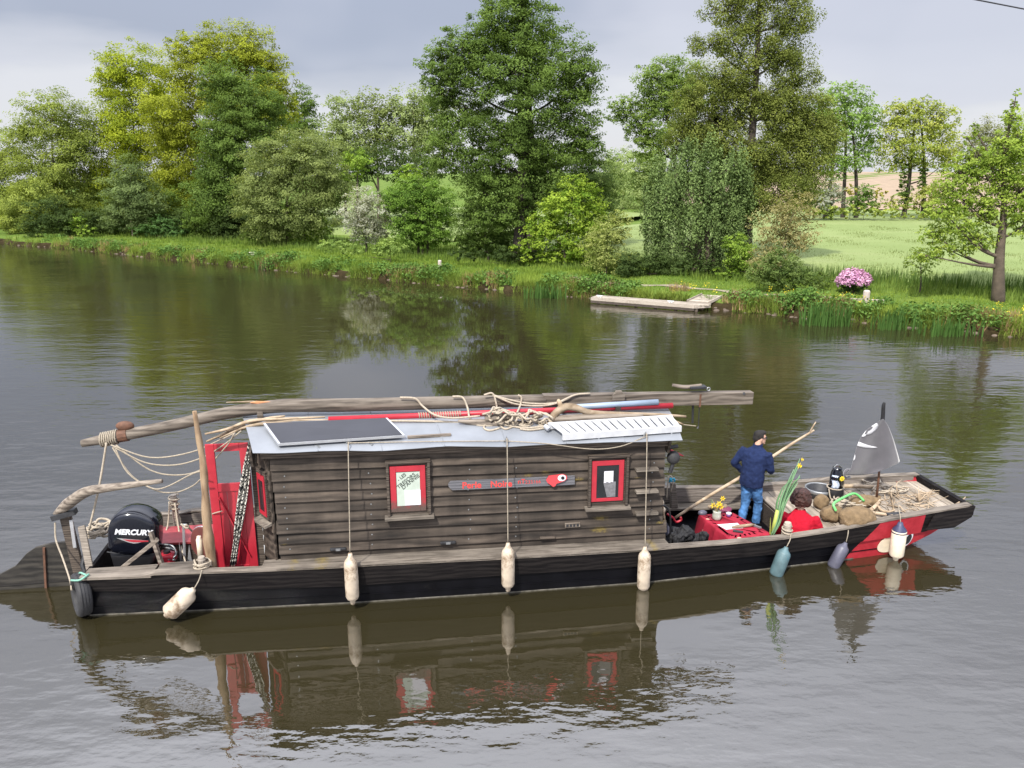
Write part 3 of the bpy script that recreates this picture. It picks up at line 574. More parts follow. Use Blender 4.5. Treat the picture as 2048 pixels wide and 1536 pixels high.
T('tall_alder', 'tall olive tree with dark bare limbs showing above the willow', 'tree', 1492, 543, [(1518, -22, 62, 34), (1450, 18, 40, 26), (1585, 30, 42, 34), (1520, 45, 56, 30), (1420, 88, 40, 20), (1465, 85, 36, 26), (1570, 95, 46, 40), (1520, 120, 62, 26), (1590, 150, 44, 26), (1430, 165, 64, 36), (1385, 210, 40, 30), (1480, 175, 46, 26), (1575, 195, 64, 36), (1630, 235, 40, 40), (1400, 250, 60, 30), (1625, 295, 38, 40), (1560, 255, 44, 26), (1570, 325, 56, 40), (1440, 300, 60, 30), (1500, 340, 60, 36), (1550, 385, 55, 42), (1610, 360, 44, 42), (1370, 285, 40, 26), (1455, 240, 44, 24), (1560, 215, 44, 28), (1490, 205, 50, 26), (1520, 300, 50, 36), (1440, 270, 60, 34), (1480, 330, 50, 34), (1590, 260, 50, 40), (1500, 400, 60, 36), (1655, 270, 26, 40), (1515, -70, 56, 36), (1555, -50, 46, 34), (1520, -115, 40, 30)], *ALDER, flat=.95, cover=5.2, trunk=.40, bark='bark_dark', clump=.36, stems=[(0, 0)], twigs=9, top=(1520, -100))
T('brown_shrub', 'brownish thin leaved shrub with pale stems right of the willow', 'shrub', 1555, 566, [(1590, 420, 44, 36), (1545, 445, 38, 36), (1605, 465, 36, 32), (1560, 490, 44, 32), (1530, 520, 36, 26)], (.10, .095, .035), (.23, .21, .10), cover=2.7, trunk=.09, bark='bark_pale', group=G_S, leaf=4.4)
T('bramble', 'dark bramble mound at the foot of the brownish shrub', 'shrub', 1580, 582, [(1530, 545, 36, 26), (1580, 550, 40, 28), (1625, 560, 36, 18), (1560, 520, 30, 30)], (.032, .06, .014), (.115, .155, .045), cover=4.6, trunk=.03, group=G_S, twigs=0)
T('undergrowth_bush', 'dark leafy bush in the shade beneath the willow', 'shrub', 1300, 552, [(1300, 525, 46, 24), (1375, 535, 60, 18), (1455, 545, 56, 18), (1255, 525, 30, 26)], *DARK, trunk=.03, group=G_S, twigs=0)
T('undergrowth_bush', 'bright green hazel bush low beside the alder trunk', 'shrub', 1490, 556, [(1490, 520, 32, 30), (1475, 490, 24, 22), (1450, 545, 26, 10)], *FRESH, trunk=.04, group=G_S, twigs=0)
# beyond the field on the right
T('ash_tree', 'leaning green ash with dark crossing trunks beyond the field', 'tree', 1650, 424, [(1690, 190, 52, 24), (1655, 215, 36, 30), (1722, 225, 34, 30), (1740, 270, 24, 36), (1690, 245, 56, 34), (1650, 270, 34, 50), (1712, 310, 44, 30), (1670, 330, 34, 24)], (.06, .105, .022), (.17, .25, .06), dist=88, cover=3.2, bark='bark_dark', trunk=.34, stems=[(0, 0), (2.2, .5), (3.6, .3)], leaf=4.6, group=G_F, twigs=9)
T('domed_tree', 'airy yellow green domed tree with ivy clad trunks beyond the field', 'tree', 1808, 420, [(1835, 212, 50, 18), (1795, 232, 36, 24), (1870, 240, 40, 26), (1830, 250, 56, 30), (1780, 275, 30, 34), (1890, 285, 30, 34), (1845, 300, 60, 36), (1795, 320, 34, 26), (1900, 320, 24, 24)], (.11, .16, .022), (.25, .33, .065), dist=88, cover=3.0, bark='bark_dark', trunk=.36, stems=[(0, 0), (2.4, .4)], leaf=4.4, group=G_F, twigs=14, clump=.34)
T('ivy_column', 'dark ivy wrapped round the trunks of the domed tree', 'plant', 1812, 418, [(1806, 350, 9, 32), (1812, 390, 13, 26), (1842, 340, 9, 28), (1838, 375, 10, 24), (1795, 300, 6, 26)], *OAK, dist=87.5, trunk=.05, leaf=4, twigs=0)
T('grey_tree', 'grey olive tree top behind the fresh green right hand tree', 'tree', 1985, 400, [(1990, 262, 40, 26), (1975, 300, 46, 40), (2010, 310, 40, 40)], (.085, .095, .045), (.19, .20, .10), dist=95, cover=3, group=G_F)
for lab, px, lobes, pal in (('white flowering hedge bush at the left end of the field hedge', 1662, [(1660, 375, 22, 20), (1672, 398, 26, 20), (1645, 400, 20, 22)], ((.12, .15, .06), (.42, .45, .34))),
        ('dark green round bush in the field hedge before the tilled soil', 1728, [(1726, 385, 22, 18), (1735, 405, 26, 18), (1712, 408, 18, 14)], ((.04, .075, .015), (.11, .17, .04))),
        ('low bright hedge plants along the top of the cereal field', 1700, [(1690, 425, 36, 9), (1760, 428, 50, 7), (1650, 425, 30, 12), (1830, 430, 50, 7), (1900, 430, 40, 8), (1640, 418, 40, 12), (1745, 416, 50, 10), (1880, 418, 50, 12)], ((.10, .15, .025), (.23, .30, .06))),
        ('orange tinged bush behind the dark round hedge bush', 1700, [(1703, 380, 14, 10), (1755, 385, 20, 8)], ((.25, .20, .05), (.40, .30, .08))),
        ('yellow green scrub below the domed tree', 1800, [(1795, 405, 24, 12), (1850, 395, 26, 22), (1880, 380, 20, 24), (1822, 412, 18, 8)], ((.11, .14, .03), (.26, .30, .08))),
        ('scrub beside the white flowering hedge bush', 1620, [(1620, 380, 26, 34), (1600, 410, 30, 24)], ((.06, .09, .025), (.15, .19, .06)))):
    T('hedge_bush', lab, 'bush', px, 432, lobes, *pal, dist=86 if 'orange' in lab or 'domed' in lab else 84.5, cover=3.4, trunk=.04, leaf=4.2, group='bushes of the hedge behind the field', twigs=0)
# right bank
T('cherry_tree', 'fresh green spreading tree with a stout forked trunk at the right edge', 'tree', 1997, 602, [(2035, 265, 34, 40), (2005, 300, 50, 34), (1955, 320, 34, 24), (2060, 320, 50, 50), (1925, 345, 34, 26), (1985, 355, 56, 34), (2040, 380, 50, 36), (1895, 375, 34, 22), (1935, 400, 48, 26), (1880, 420, 36, 20), (1990, 420, 50, 30), (1925, 450, 50, 24), (1865, 468, 30, 18), (2050, 440, 40, 30), (1960, 480, 46, 20), (1900, 500, 46, 16), (1850, 510, 26, 12), (2030, 205, 8, 22), (2018, 232, 14, 12), (1950, 258, 8, 18), (1936, 276, 7, 12), (2090, 400, 50, 60)], (.080, .14, .016), (.21, .31, .05), cover=3.9, trunk=.36, bark='bark', leaf=5.4, clump=.33, twigs=9, top=(2003, 330), depth=1.0)
T('sapling', 'thin sapling with sparse leaves left of the fresh green tree', 'tree', 1840, 588, [(1842, 505, 22, 14), (1825, 520, 18, 14), (1858, 522, 20, 16), (1840, 538, 26, 12)], (.085, .12, .025), (.20, .26, .07), cover=1.7, trunk=.06, leaf=5, group=G_S, twigs=8)
T('undergrowth_bush', 'dark low hedge under the olive tree at the far left', 'shrub', 110, 474, [(105, 425, 36, 32), (80, 450, 30, 22), (150, 445, 36, 28)], *DARK, dist=51, trunk=.03, group=G_S, twigs=0)
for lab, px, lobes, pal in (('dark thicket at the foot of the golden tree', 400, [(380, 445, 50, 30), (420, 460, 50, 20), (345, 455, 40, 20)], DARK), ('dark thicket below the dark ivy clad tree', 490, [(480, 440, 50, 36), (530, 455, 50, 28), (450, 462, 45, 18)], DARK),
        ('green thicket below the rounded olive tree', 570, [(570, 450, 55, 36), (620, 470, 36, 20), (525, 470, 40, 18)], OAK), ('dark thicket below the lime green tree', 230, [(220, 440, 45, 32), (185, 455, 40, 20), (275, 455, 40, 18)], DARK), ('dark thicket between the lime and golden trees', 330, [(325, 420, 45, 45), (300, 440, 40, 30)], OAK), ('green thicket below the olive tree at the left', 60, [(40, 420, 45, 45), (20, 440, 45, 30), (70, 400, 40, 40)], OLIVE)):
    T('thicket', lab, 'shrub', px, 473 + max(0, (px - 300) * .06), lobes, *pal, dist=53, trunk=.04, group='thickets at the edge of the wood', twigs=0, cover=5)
T('undergrowth_bush', 'light green bush at the wood edge left of the slim pale trunk', 'shrub', 155, 474, [(152, 445, 16, 18), (170, 462, 22, 10)], *FRESH, dist=50, trunk=.03, group=G_S, twigs=0)
T('undergrowth_bush', 'dark green bush right of the slim pale trunk', 'shrub', 320, 476, [(320, 452, 34, 20), (290, 462, 26, 12), (355, 462, 26, 10)], (.03, .065, .018), (.075, .135, .04), dist=49, trunk=.03, group=G_S, twigs=0)
T('flowering_bush', 'yellow flowering broom at the far left waterside', 'shrub', 32, 476, [(28, 458, 26, 10), (55, 462, 16, 8), (5, 462, 20, 8)], (.20, .23, .03), (.48, .44, .04), dist=64, trunk=.03, group=G_S, twigs=0)
T('reed_shrub', 'pale willow scrub at the bend by the yellow broom', 'shrub', 60, 478, [(62, 450, 16, 26), (40, 440, 22, 22), (75, 462, 14, 14)], *PALE, dist=63, trunk=.04, group=G_S, twigs=2)
T('undergrowth_bush', 'leafy bramble between the round bush and the pale hawthorn', 'shrub', 780, 515, [(785, 490, 26, 16), (760, 500, 22, 10), (660, 490, 36, 12), (700, 498, 30, 10)], (.07, .12, .025), (.19, .25, .07), dist=50.5, trunk=.03, group=G_S, twigs=0)
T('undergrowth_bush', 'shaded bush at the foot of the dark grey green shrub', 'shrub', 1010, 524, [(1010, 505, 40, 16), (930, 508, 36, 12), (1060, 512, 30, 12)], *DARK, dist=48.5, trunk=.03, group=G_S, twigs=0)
# rhododendron in flower
def rhododendron():
    r = T('rhododendron', 'rounded rhododendron covered in pink blossom on the right bank', 'shrub', 1707, 586, [(1707, 556, 27, 15), (1692, 570, 18, 13), (1724, 568, 18, 15), (1707, 576, 26, 8)], (.02, .045, .014), (.06, .10, .03), cover=3, trunk=.05, twigs=0, leaf=5.5)
    b = np.array(BASE[r.name]); m = math.hypot(b[1], CAMH) / FPX
    u = RNG.normal(size=(170, 3)); u[:, 2] = np.abs(u[:, 2]) * .9 - .22; u /= np.linalg.norm(u, axis=1, keepdims=True)
    c = on_y(1707, 562, b[1]); C = c + u * np.array([30 * m, 28 * m, 24 * m]) * RNG.uniform(.85, 1.03, (170, 1))
    V, F, t = leaves(C, None, 4.2 * m, 12, np.full((170, 3), .062), 0, .2, u, wide=.85)
    link('blossom', fast_mesh('blossom', V - b, F, leafm((.33, .12, .27), (.72, .45, .62), .2), t), r)
rhododendron()

# ------------------------------------------------------------------ grass, weeds, water plants
def blades(name, P, h, w, lo, hi, lean=.45, label=None):
    n = len(P); a = RNG.uniform(0, 2 * math.pi, n); d = np.stack([np.cos(a), np.sin(a), np.zeros(n)], 1); H = (h * RNG.uniform(.5, 1.25, n))[:, None]; W = w[:, None] if hasattr(w, '__len__') else w
    tip = P + d[:, [1, 0, 2]] * np.array([1, -1, 1]) * lean * H * RNG.uniform(.1, 1, (n, 1)) + np.array([0, 0, 1]) * H
    V = np.stack([P - d * W, P + d * W, tip], 1).reshape(-1, 3); me = fast_mesh(name, V, np.arange(n * 3).reshape(-1, 3), leafm(lo, hi, .25), np.clip(RNG.uniform(0, .6, n) + .2 + .45 * np.array([mnoise.noise(Vector((p[0] * .55, p[1] * .8, 9.3))) for p in P]), 0, 1))
    return tag(link(name, me), kind='stuff')
def strew(n, s0, s1, d0, d1, near=1.0):
    s = s0 + (s1 - s0) * RNG.uniform(0, 1, n) ** near; d = RNG.uniform(d0, d1, n); xy = P0[None] + TT[None] * s[:, None] + NN[None] * (d + shore(s))[:, None]
    return s, d, np.column_stack([xy, height(s, d) - .02])
def clumpy(s, d, f=.8): return np.array([mnoise.noise(Vector((a * f, b * f, 3.1))) for a, b in zip(s, d)])
s, d, P = strew(85000, 0, 90, .25, 7.5, .55); q = clumpy(s, d)
mown = ((s > 57) & (d > 1.6) & (d < 6)) | ((s > 70) & (d > 1.2))
g0 = on_z(1400, 590, .5); sr, dr = sd_of(g0[0], g0[1]); mown |= (np.abs(s - sr) < 2.6) & (d < 4.5)
pa_ = np.array(pth)[::3, :2]; dmin = np.sqrt(((P[:, None, :2] - pa_[None]) ** 2).sum(2)).min(1)
h = np.where(mown, .10, .19 + .20 * q + .14 * (d < 1.3)); keep = (h > .04) & (dmin > .55); near = (dmin < 1.6); h = np.where(near, np.minimum(h, .12), h)
blades('grass', P[keep], h[keep], np.where(mown, .02, .024)[keep], (.075, .145, .018), (.25, .33, .055))
s, d, P = strew(26000, 0, 92, 5.5, 14, .6); blades('tall_grass', P, np.full(len(P), .45) + .2 * clumpy(s, d), .028, (.06, .115, .018), (.19, .26, .055))
s, d, P = strew(60000, 46, 110, 9.6, 46, 1.0); P[:, 2] += .45; blades('cereal', P, np.full(len(P), .20), .035, (.15, .195, .07), (.225, .26, .105), .3)
s, d, P = strew(9000, 46, 105, 8.6, 10.4, 1.0); blades('field_margin_grass', P, np.full(len(P), .75), .03, (.05, .10, .02), (.13, .20, .05), .3)
s, d, P = strew(26000, 0, 92, -.10, .45, .6); q = clumpy(s, s * 0, .6); k = q > -.2; blades('bank_grass', P[k] + np.array([0, 0, .02]), (.36 + .25 * q)[k], .02, (.075, .135, .02), (.25, .31, .06), 1.1)
# nettles and docks along the edge: small leaf clumps
s, d, P = strew(900, 0, 90, .15, 1.5, .55); q = clumpy(s, d * 0, .5); k = (q > -.12); k &= ~((s > sr - 3.3) & (s < sr + .8)); P = P[k]; q = q[k]
C = P + np.column_stack([np.zeros((len(P), 2)), .12 + .28 * np.abs(q)]); V, F, t = leaves(C, None, .15, 55, np.column_stack([.22 + 0 * q, .22 + 0 * q, .15 + .12 * np.abs(q)]), 0, .7)
tag(link('bank_weeds', fast_mesh('bank_weeds', V, F, leafm((.045, .105, .020), (.15, .25, .055), .25), t)), kind='stuff')
s, d, P = strew(800, 5, 90, .02, 1.3, .6); q = clumpy(s, d * .3, .35); P = P[q > .10]; idx = np.repeat(np.arange(len(P)), 26); PP = P[idx] + RNG.normal(size=(len(idx), 3)) * np.array([.12, .12, .0])
blades('dry_grass', PP, np.full(len(PP), .42), .014, (.17, .10, .05), (.42, .29, .16), .9)
s, d, P = strew(170, 0, 90, -.14, .10, .6); mb = []; 
stn = MB()
for p in P:
    r = RNG.uniform(.04, .11); stn.ell((p[0], p[1], max(p[2], -.02) + .01), (r * 1.4, r, r * .7), 6, 4)
tag(stn.build('waterside_stones', plain('bank_stone', (.12, .09, .068), .8, .4, 3), None), kind='stuff')
s, d, P = strew(700, 62, 90, .5, 3.0, .8); V, F, t = leaves(P + np.array([0, 0, .24]), None, .07, 4, np.full((len(P), 3), .09), 0, .8); k = clumpy(s, d, .45) > .12; kk = np.repeat(k, 4)
tag(link('buttercups', fast_mesh('buttercups', V.reshape(-1, 4, 3)[kk].reshape(-1, 3), np.arange(kk.sum() * 4).reshape(-1, 4), leafm((.55, .42, .02), (.75, .62, .05), .1), t[kk])), kind='stuff')
def iris(label, px, pb, n, h, wd):
    b = on_z(px, pb, .05); root = wthing('iris_clump', label, 'plant', b, 'yellow flag iris clumps at the waterline'); mb = MB()
    for i in range(n):
        x, y = float(np.clip(RNG.normal(), -1.7, 1.7)) * wd, float(np.clip(RNG.normal(), -1.7, 1.7)) * .22; a = RNG.uniform(0, 6.3); H = h * RNG.uniform(.6, 1.15); l = RNG.uniform(.05, .35) * H; w = .026; p = b + np.array([x, y, -.1]); dx, dy = math.cos(a), math.sin(a)
        V = []
        for t, k in ((0, 1), (.4, 1), (.75, .7), (1, .05)): c = p + np.array([dx * l * t * t, dy * l * t * t, H * t]); V += [c + np.array([-dy, dx, 0]) * w * k, c - np.array([-dy, dx, 0]) * w * k]
        mb.add(V, [(0, 1, 3, 2), (2, 3, 5, 4), (4, 5, 7, 6)])
    mb.build('leaf_blades', leafm((.055, .115, .025), (.14, .23, .065), .25), root)
iris('dense blue green iris clump below the pink rhododendron', 1650, 648, 190, .95, .55); iris('iris clump at the right between the post and the tree', 1785, 655, 110, .8, .5)
iris('iris clump nearest to the right hand tree', 1900, 668, 120, .75, .6); iris('small iris clump at the waterline below the oak', 540, 537, 70, .7, .5); iris('iris clump left of the wooden jetty', 1090, 594, 90, .75, .6)

# ------------------------------------------------------------------ jetty, posts, rail, cable
def jetty():
    a = on_z(1183, 594, .30); b = on_z(1350, 607, .30); t = (b - a)[:2]; Ln = np.linalg.norm(t); t /= Ln; n = np.array([-t[1], t[0]]); W = .75
    root = wthing('jetty', 'low weathered timber landing stage with a ramp to the far bank', 'jetty', (*a[:2], 0))
    def Q(s, d, z): return np.array([a[0] + t[0] * s + n[0] * d, a[1] + t[1] * s + n[1] * d, z])
    Lt = Ln + 1.45
    for k in range(6):
        d0 = k * W / 6 + .02; d1 = (k + 1) * W / 6 - .012; e = Lt - (.55 * (1 - k / 2) if k < 2 else 0)
        MB().rings([[Q(s_, d0, z) if i < 2 else Q(s_, d1, z) for i, z in enumerate((.27, .30, .30, .27))] for s_ in (0, e)]).build('deck_board', MT['grey_wood'], root)
    for z0, z1 in ((.15, .29), (.03, .14)):
        MB().bar(Q(-.02, -.02, (z0 + z1) / 2), Q(Ln + .9, -.02, (z0 + z1) / 2), .05, z1 - z0).build('fascia_board', MT['grey_wood'] if z0 > .1 else MT['trim'], root)
    MB().bar(Q(Ln + .9, -.02, .22), Q(Lt, .55, .22), .05, .14).build('fascia_board', MT['grey_wood'], root)
    for s_ in np.linspace(.3, Lt - .5, 6): MB().tube([Q(s_, .12, -.8), Q(s_, .12, .26)], .08, 10).build('pile', MT['trim'], root)
    for s_, nm in ((.35, 'cleat'), (Ln - .25, 'cleat')):
        m = MB(); m.prism([Q(s_ + x, .13, z) for x, z in ((-.08, .295), (-.03, .295), (-.03, .345), (.03, .345), (.03, .295), (.08, .295), (.08, .35), (.15, .36), (.15, .39), (-.15, .39), (-.15, .36), (-.08, .35))], (n[0] * .045, n[1] * .045, 0)); m.build(nm, MT['white'], root)
    p0 = Q(Lt - .62, W, .30); p1 = Q(Lt - .25, W + 1.05, gz(*Q(Lt - .25, W + 1.05, 0)[:2]) + .05)
    for k in range(9):
        f0, f1 = k / 9 + .008, (k + 1) / 9 - .008; q0 = p0 + (p1 - p0) * f0; q1 = p0 + (p1 - p0) * f1; w_ = np.array([t[0], t[1], 0]) * .45
        MB().rings([[q0 - w_, q0 + w_, q0 + w_ + (0, 0, .035), q0 - w_ + (0, 0, .035)], [q1 - w_, q1 + w_, q1 + w_ + (0, 0, .035), q1 - w_ + (0, 0, .035)]]).build('ramp_board', MT['grey_wood'], root)
    for sg in (-1, 1):
        w_ = np.array([t[0], t[1], 0]) * .49 * sg; MB().bar(p0 + w_ + (0, 0, .03), p1 + w_ + (0, 0, .03), .06, .12).build('ramp_kerb', MT['grey_wood'], root)
jetty()
MT['granite'] = plain('pale_granite', (.44, .38, .34), .85, .14, 9, bmp=.5, bdist=.01)
for lab, px, pb in (('pale granite mooring post in the grass below the oak', 880, 541), ('granite mooring post beside the low timber rail', 1731, 608)):
    b = on_z(px, pb, .5); r_ = .11 if px < 1000 else .14; o = MB().lathe([(r_, -.15), (r_, .52), (r_ * .93, .57), (r_ * .6, .60)], b, n=12).build('mooring_post', MT['granite'], None, bevel=.01, base=b); o.location = b
    BASE[o.name] = tuple(b); tag(o, lab, 'mooring post', 'granite mooring posts')
b0, b1 = on_z(1690, 600, .62), on_z(1768, 603.5, .62)
o = MB().bar(b0, b1, .16, .16).build('timber_rail', MT['grey_wood'], None, bevel=.01, base=b0); o.location = b0; tag(o, 'low weathered timber beam lying in the grass behind the granite post', 'timber beam')
b = on_z(505, 508, .6); o = MB().box(b + np.array([-.28, -.2, -.1]), b + np.array([.28, .2, .12])).build('stone_block', MT['granite'], None, bevel=.02, base=b); o.location = b; tag(o, 'small pale stone block in the grass at the foot of the olive tree', 'stone')
c0, c1, c2 = on_y(1880, -14, 14), on_y(1955, 0, 14), on_y(2110, 30, 14)
e0 = c0 + (c0 - c1) * 6; e1 = c2 + (c2 - c1) * 5
o = MB().tube(cat([e0, c0, c1, c2, e1], 8), .011, 6).build('overhead_cable', MT['iron'], None, True, base=c1); o.location = c1; tag(o, 'black overhead cable crossing the sky at the top right corner', 'cable')

# ------------------------------------------------------------------ the houseboat (written in its own frame: along, across, up)
UT = [0, 1.45, 3.6, 5.9, 8, 9.74, 11.4, 12.4, 13.6]; VWT = [0, -.08, -.17, -.2, -.19, -.06, .08, .17, .33]
def vw(u): return float(np.interp(u, UT, VWT))
def vg(u): return vw(u) - .10
def zg(u): return float(np.interp(u, [0, .95, 1.0, 2.4, 4, 6, 8.35, 9.3, 10.2, 10.85, 11.4, 12.3, 13.6], [.615, .60, .635, .615, .62, .60, .575, .547, .537, .56, .60, .675, .73]))
def zw(u): return float(np.interp(u, [0, 1.7, 3.6, 5.8, 8, 10.2, 11.4, 12.8, 13.6], [.42, .345, .31, .33, .32, .28, .32, .35, .49]))
def zb(u): return float(np.interp(u, [0, 11.3, 11.9, 12.25, 12.7, 13.0, 13.3, 13.6], [-.22, -.22, -.06, .02, .15, .26, .41, .55]))
def zf(u): return float(np.interp(u, [0, 10.5, 12.2, 13.6], [.06, .06, .34, .60]))
MIDV = .93
boat = bthing('houseboat', 'long tarred wooden river boat with a lapboard cabin, red door and red painted bow', 'boat', (0, 0, 0))
US = list(np.arange(0, 13.61, .2)); US[-1] = 13.6
def sidept(u, z, out=0.0, far=False):                 # a point on the flared side at height z
    t = (z - zb(u)) / max(zg(u) - zb(u), .05); v = vw(u) + (vg(u) - vw(u)) * t - out
    return (u, 2 * MIDV - v if far else v, z)
RG = []
for u in US:
    n = [sidept(u, zb(u)), sidept(u, (zb(u) + zw(u)) / 2), sidept(u, zw(u)), sidept(u, zg(u) - .01), (u, vg(u) + .05, zg(u) - .01), (u, vw(u) + .02, max(zf(u), zb(u) + .03))]
    RG.append(n + [(a, 2 * MIDV - b, c) for a, b, c in n[::-1]])
MB().rings(RG).build('hull', MT['hull'], boat, bevel=0)
for far in (False, True):
    g = MB(); g.rings([[sidept(u, zw(u), .004, far), sidept(u, zw(u), .034, far), sidept(u, zg(u), .034, far), sidept(u, zg(u), .0, far)] for u in US])
    g.build('wale_plank', MT['wale'] if far else MT['wale_bow'], boat)
    g = MB()
    g.rings([[(u, (vg(u) - .045) if not far else 2 * MIDV - vg(u) + .045, zg(u) + .004), (u, (vg(u) + .085) if not far else 2 * MIDV - vg(u) - .085, zg(u) + .004), (u, (vg(u) + .085) if not far else 2 * MIDV - vg(u) - .085, zg(u) + .030), (u, (vg(u) - .045) if not far else 2 * MIDV - vg(u) + .045, zg(u) + .030)] for u in US[(0 if not far else 0):]])
    g.build('gunwale_cap', MT['cap'], boat)
MB().bar((0.02, vg(0) + .04, .40), (0.02, 2 * MIDV - vg(0) - .04, .40), .05, .42, up=(0, 0, 1)).build('transom', MT['wale'], boat)
MB().bar((13.60, vg(13.6) - .05, .66), (13.60, 2 * MIDV - vg(13.6) + .05, .66), .09, .17).build('bow_beam', MT['wale'], boat)
MB().prism([(13.3, vg(13.3) - .036, .40), (13.62, vg(13.6) - .036, .55), (13.66, vg(13.6) - .036, .735), (12.9, vg(12.9) - .036, .70), (12.75, vg(12.75) - .036, .42)], (0, -.02, 0)).build('bow_cheek', MT['wale'], boat)
q = MB(); q.rings([[sidept(u, z, o) for o, z in ((.001, -.03), (.007, -.03), (.007, .018 + .008 * math.sin(u * 5) * math.sin(u * 1.7)), (.001, .018))] for u in np.arange(.02, 11.6, .12)]); q.build('waterline_scum', plain('pale_scum', (.10, .092, .075), .8, .6, 9), boat)
q = MB(); q.rings([[sidept(u, z, o) for o, z in ((.0, .130), (.010, .130), (.010, .142), (.0, .145))] for u in np.arange(.02, 12.3, .3)]); q.build('strake_edge', MT['black_dk'], boat)
# painted eye at the bow
def disc(u, z, ru, rz, out, tilt=0.0, n=26, drop=0):
    P = []
    for k in range(n):
        a = 2 * math.pi * k / n; x = ru * math.cos(a); y = rz * math.sin(a) * (1 - drop * .35 * math.cos(a)); uu = u + x * math.cos(tilt) - y * math.sin(tilt); z2 = z + x * math.sin(tilt) + y * math.cos(tilt)
        P.append(sidept(uu, z2, out))
    return P
e_ = bl(1778, 1089, .1); MB().prism(disc(e_[0] + .02, e_[2] + .02, .235, .165, .006, .35, drop=-.4), (0, -.012, 0)).build('painted_eye', MT['cream'], boat)
e2 = bl(1818, 1079, .1); MB().prism(disc(e2[0], e2[2], .085, .14, .020, -.25), (0, -.008, 0)).build('painted_eye_ring', MT['white'], boat)
MB().prism(disc(e2[0] + .005, e2[2] - .01, .055, .095, .030, -.25), (0, -.006, 0)).build('painted_pupil', MT['black'], boat)
# inner sides of the open fore part: two planks, a ledge
for u0, u1 in ((8.5, 13.56), (0.2, 2.25)):
    for z0, z1 in ((.32, .43), (.44, .572)):
        q = MB(); uu = np.arange(u0, u1 + .01, .25); q.rings([[(u, 2 * MIDV - vg(u) - .055, z0 + (zg(u) - .57)), (u, 2 * MIDV - vg(u) - .08 - .01 * (z0 < .4), z0 + (zg(u) - .57)), (u, 2 * MIDV - vg(u) - .08 - .01 * (z0 < .4), z1 + (zg(u) - .57)), (u, 2 * MIDV - vg(u) - .055, z1 + (zg(u) - .57))] for u in uu]); q.build('lining_plank', MT['inner'], boat)
q = MB(); uu = np.arange(8.5, 10.7, .25); q.rings([[(u, 2 * MIDV - vg(u) - .32, .245), (u, 2 * MIDV - vg(u) - .07, .245), (u, 2 * MIDV - vg(u) - .07, .285), (u, 2 * MIDV - vg(u) - .32, .285)] for u in uu]); q.build('side_ledge', MT['cap'], boat, bevel=.006)
for u in (8.95, 9.75):
    MB().bar((u, 2 * MIDV - vg(u) - .15, .06), (u, 2 * MIDV - vg(u) - .15, .245), .07, .05).build('ledge_rib', MT['inner'], boat)
MB().box((10.62, 1.90, .49), (10.98, 1.935, .57)).build('wooden_cleat_block', MT['deck'], boat, bevel=.006)
k_ = bl(1345, 1003, 1.80); MB().rings([[(k_[0] - .03, 1.76, .29), (k_[0] + .10, 1.76, .29), (k_[0] + .10, 1.86, .29), (k_[0] - .03, 1.86, .29)], [(k_[0] - .06, 1.74, .76), (k_[0] + .02, 1.74, .76), (k_[0] + .02, 1.84, .76), (k_[0] - .06, 1.84, .76)]]).build('mooring_timber', MT['cap'], boat, bevel=.008)
# fore deck: boards across the boat, raised above the well
def zd(u): return zg(u) - .085
du = .212
u = 10.66; kk = 0
while u < 13.5:
    n0 = .74 if u < 11.05 else vg(u + du) + .07; n0b = .74 if u < 11.05 else vg(u) + .07; j = RNG.uniform(-.006, .006)
    a, b_ = u + .006, min(u + du - .008, 13.55)
    MB().add([(a, n0b, zd(a) + j), (b_, n0, zd(b_) + j), (b_, 2 * MIDV - n0 if n0 != .74 else 2 * MIDV - vg(b_) - .09, zd(b_) + j), (a, 2 * MIDV - n0b if n0b != .74 else 2 * MIDV - vg(a) - .09, zd(a) + j),
              (a, n0b, zd(a) + j - .03), (b_, n0, zd(b_) + j - .03), (b_, 2 * MIDV - n0 if n0 != .74 else 2 * MIDV - vg(b_) - .09, zd(b_) + j - .03), (a, 2 * MIDV - n0b if n0b != .74 else 2 * MIDV - vg(a) - .09, zd(a) + j - .03)],
             [(0, 1, 2, 3), (7, 6, 5, 4), (0, 4, 5, 1), (1, 5, 6, 2), (2, 6, 7, 3), (3, 7, 4, 0)]).build('deck_board', MT['deck'], boat)
    u += du; kk += 1
MB().box((10.63, .74, .06), (10.655, 1.95, .43)).build('well_bulkhead', MT['trim'], boat)
MB().box((10.66, .715, .06), (11.08, .738, .45)).build('well_bulkhead', MT['trim'], boat)
MB().box((11.075, vg(11) + .1, .06), (11.10, .714, .45)).build('well_bulkhead', MT['trim'], boat)
for v in (.55, 1.45): MB().box((12.0, v, zd(12) + .032), (13.3, v + .05, zd(12) + .034)) 
# side deck board under the cabin
uu = list(np.arange(2.42, 8.47, .22)); q = MB()
def sdv(u): return -.045 + vg(u) if 2.55 < u < 8.35 else vg(u) + .0
q.rings([[(u, sdv(u), zg(u) + .032), (u, .10, zg(u) + .032 - .03), (u, .10, zg(u) - .005), (u, sdv(u), zg(u) + .006)] for u in uu]); q.build('side_deck_board', MT['cap'], boat, bevel=.008)
# aft deck boards over the near side
MB().rings([[(u, vg(u) - .05, .632 + .0 * u), (u, .17, .625), (u, .17, .60), (u, vg(u) - .05, .602)] for u in (.02, .3, .6, .95)]).build('aft_deck_board', MT['cap'], boat, bevel=.006)
MB().rings([[(u, vg(u) + .09, .636), (u, .20, .626), (u, .20, .60), (u, vg(u) + .09, .604)] for u in (.98, 1.3, 1.55)]).build('aft_deck_board', MT['cap'], boat, bevel=.006)
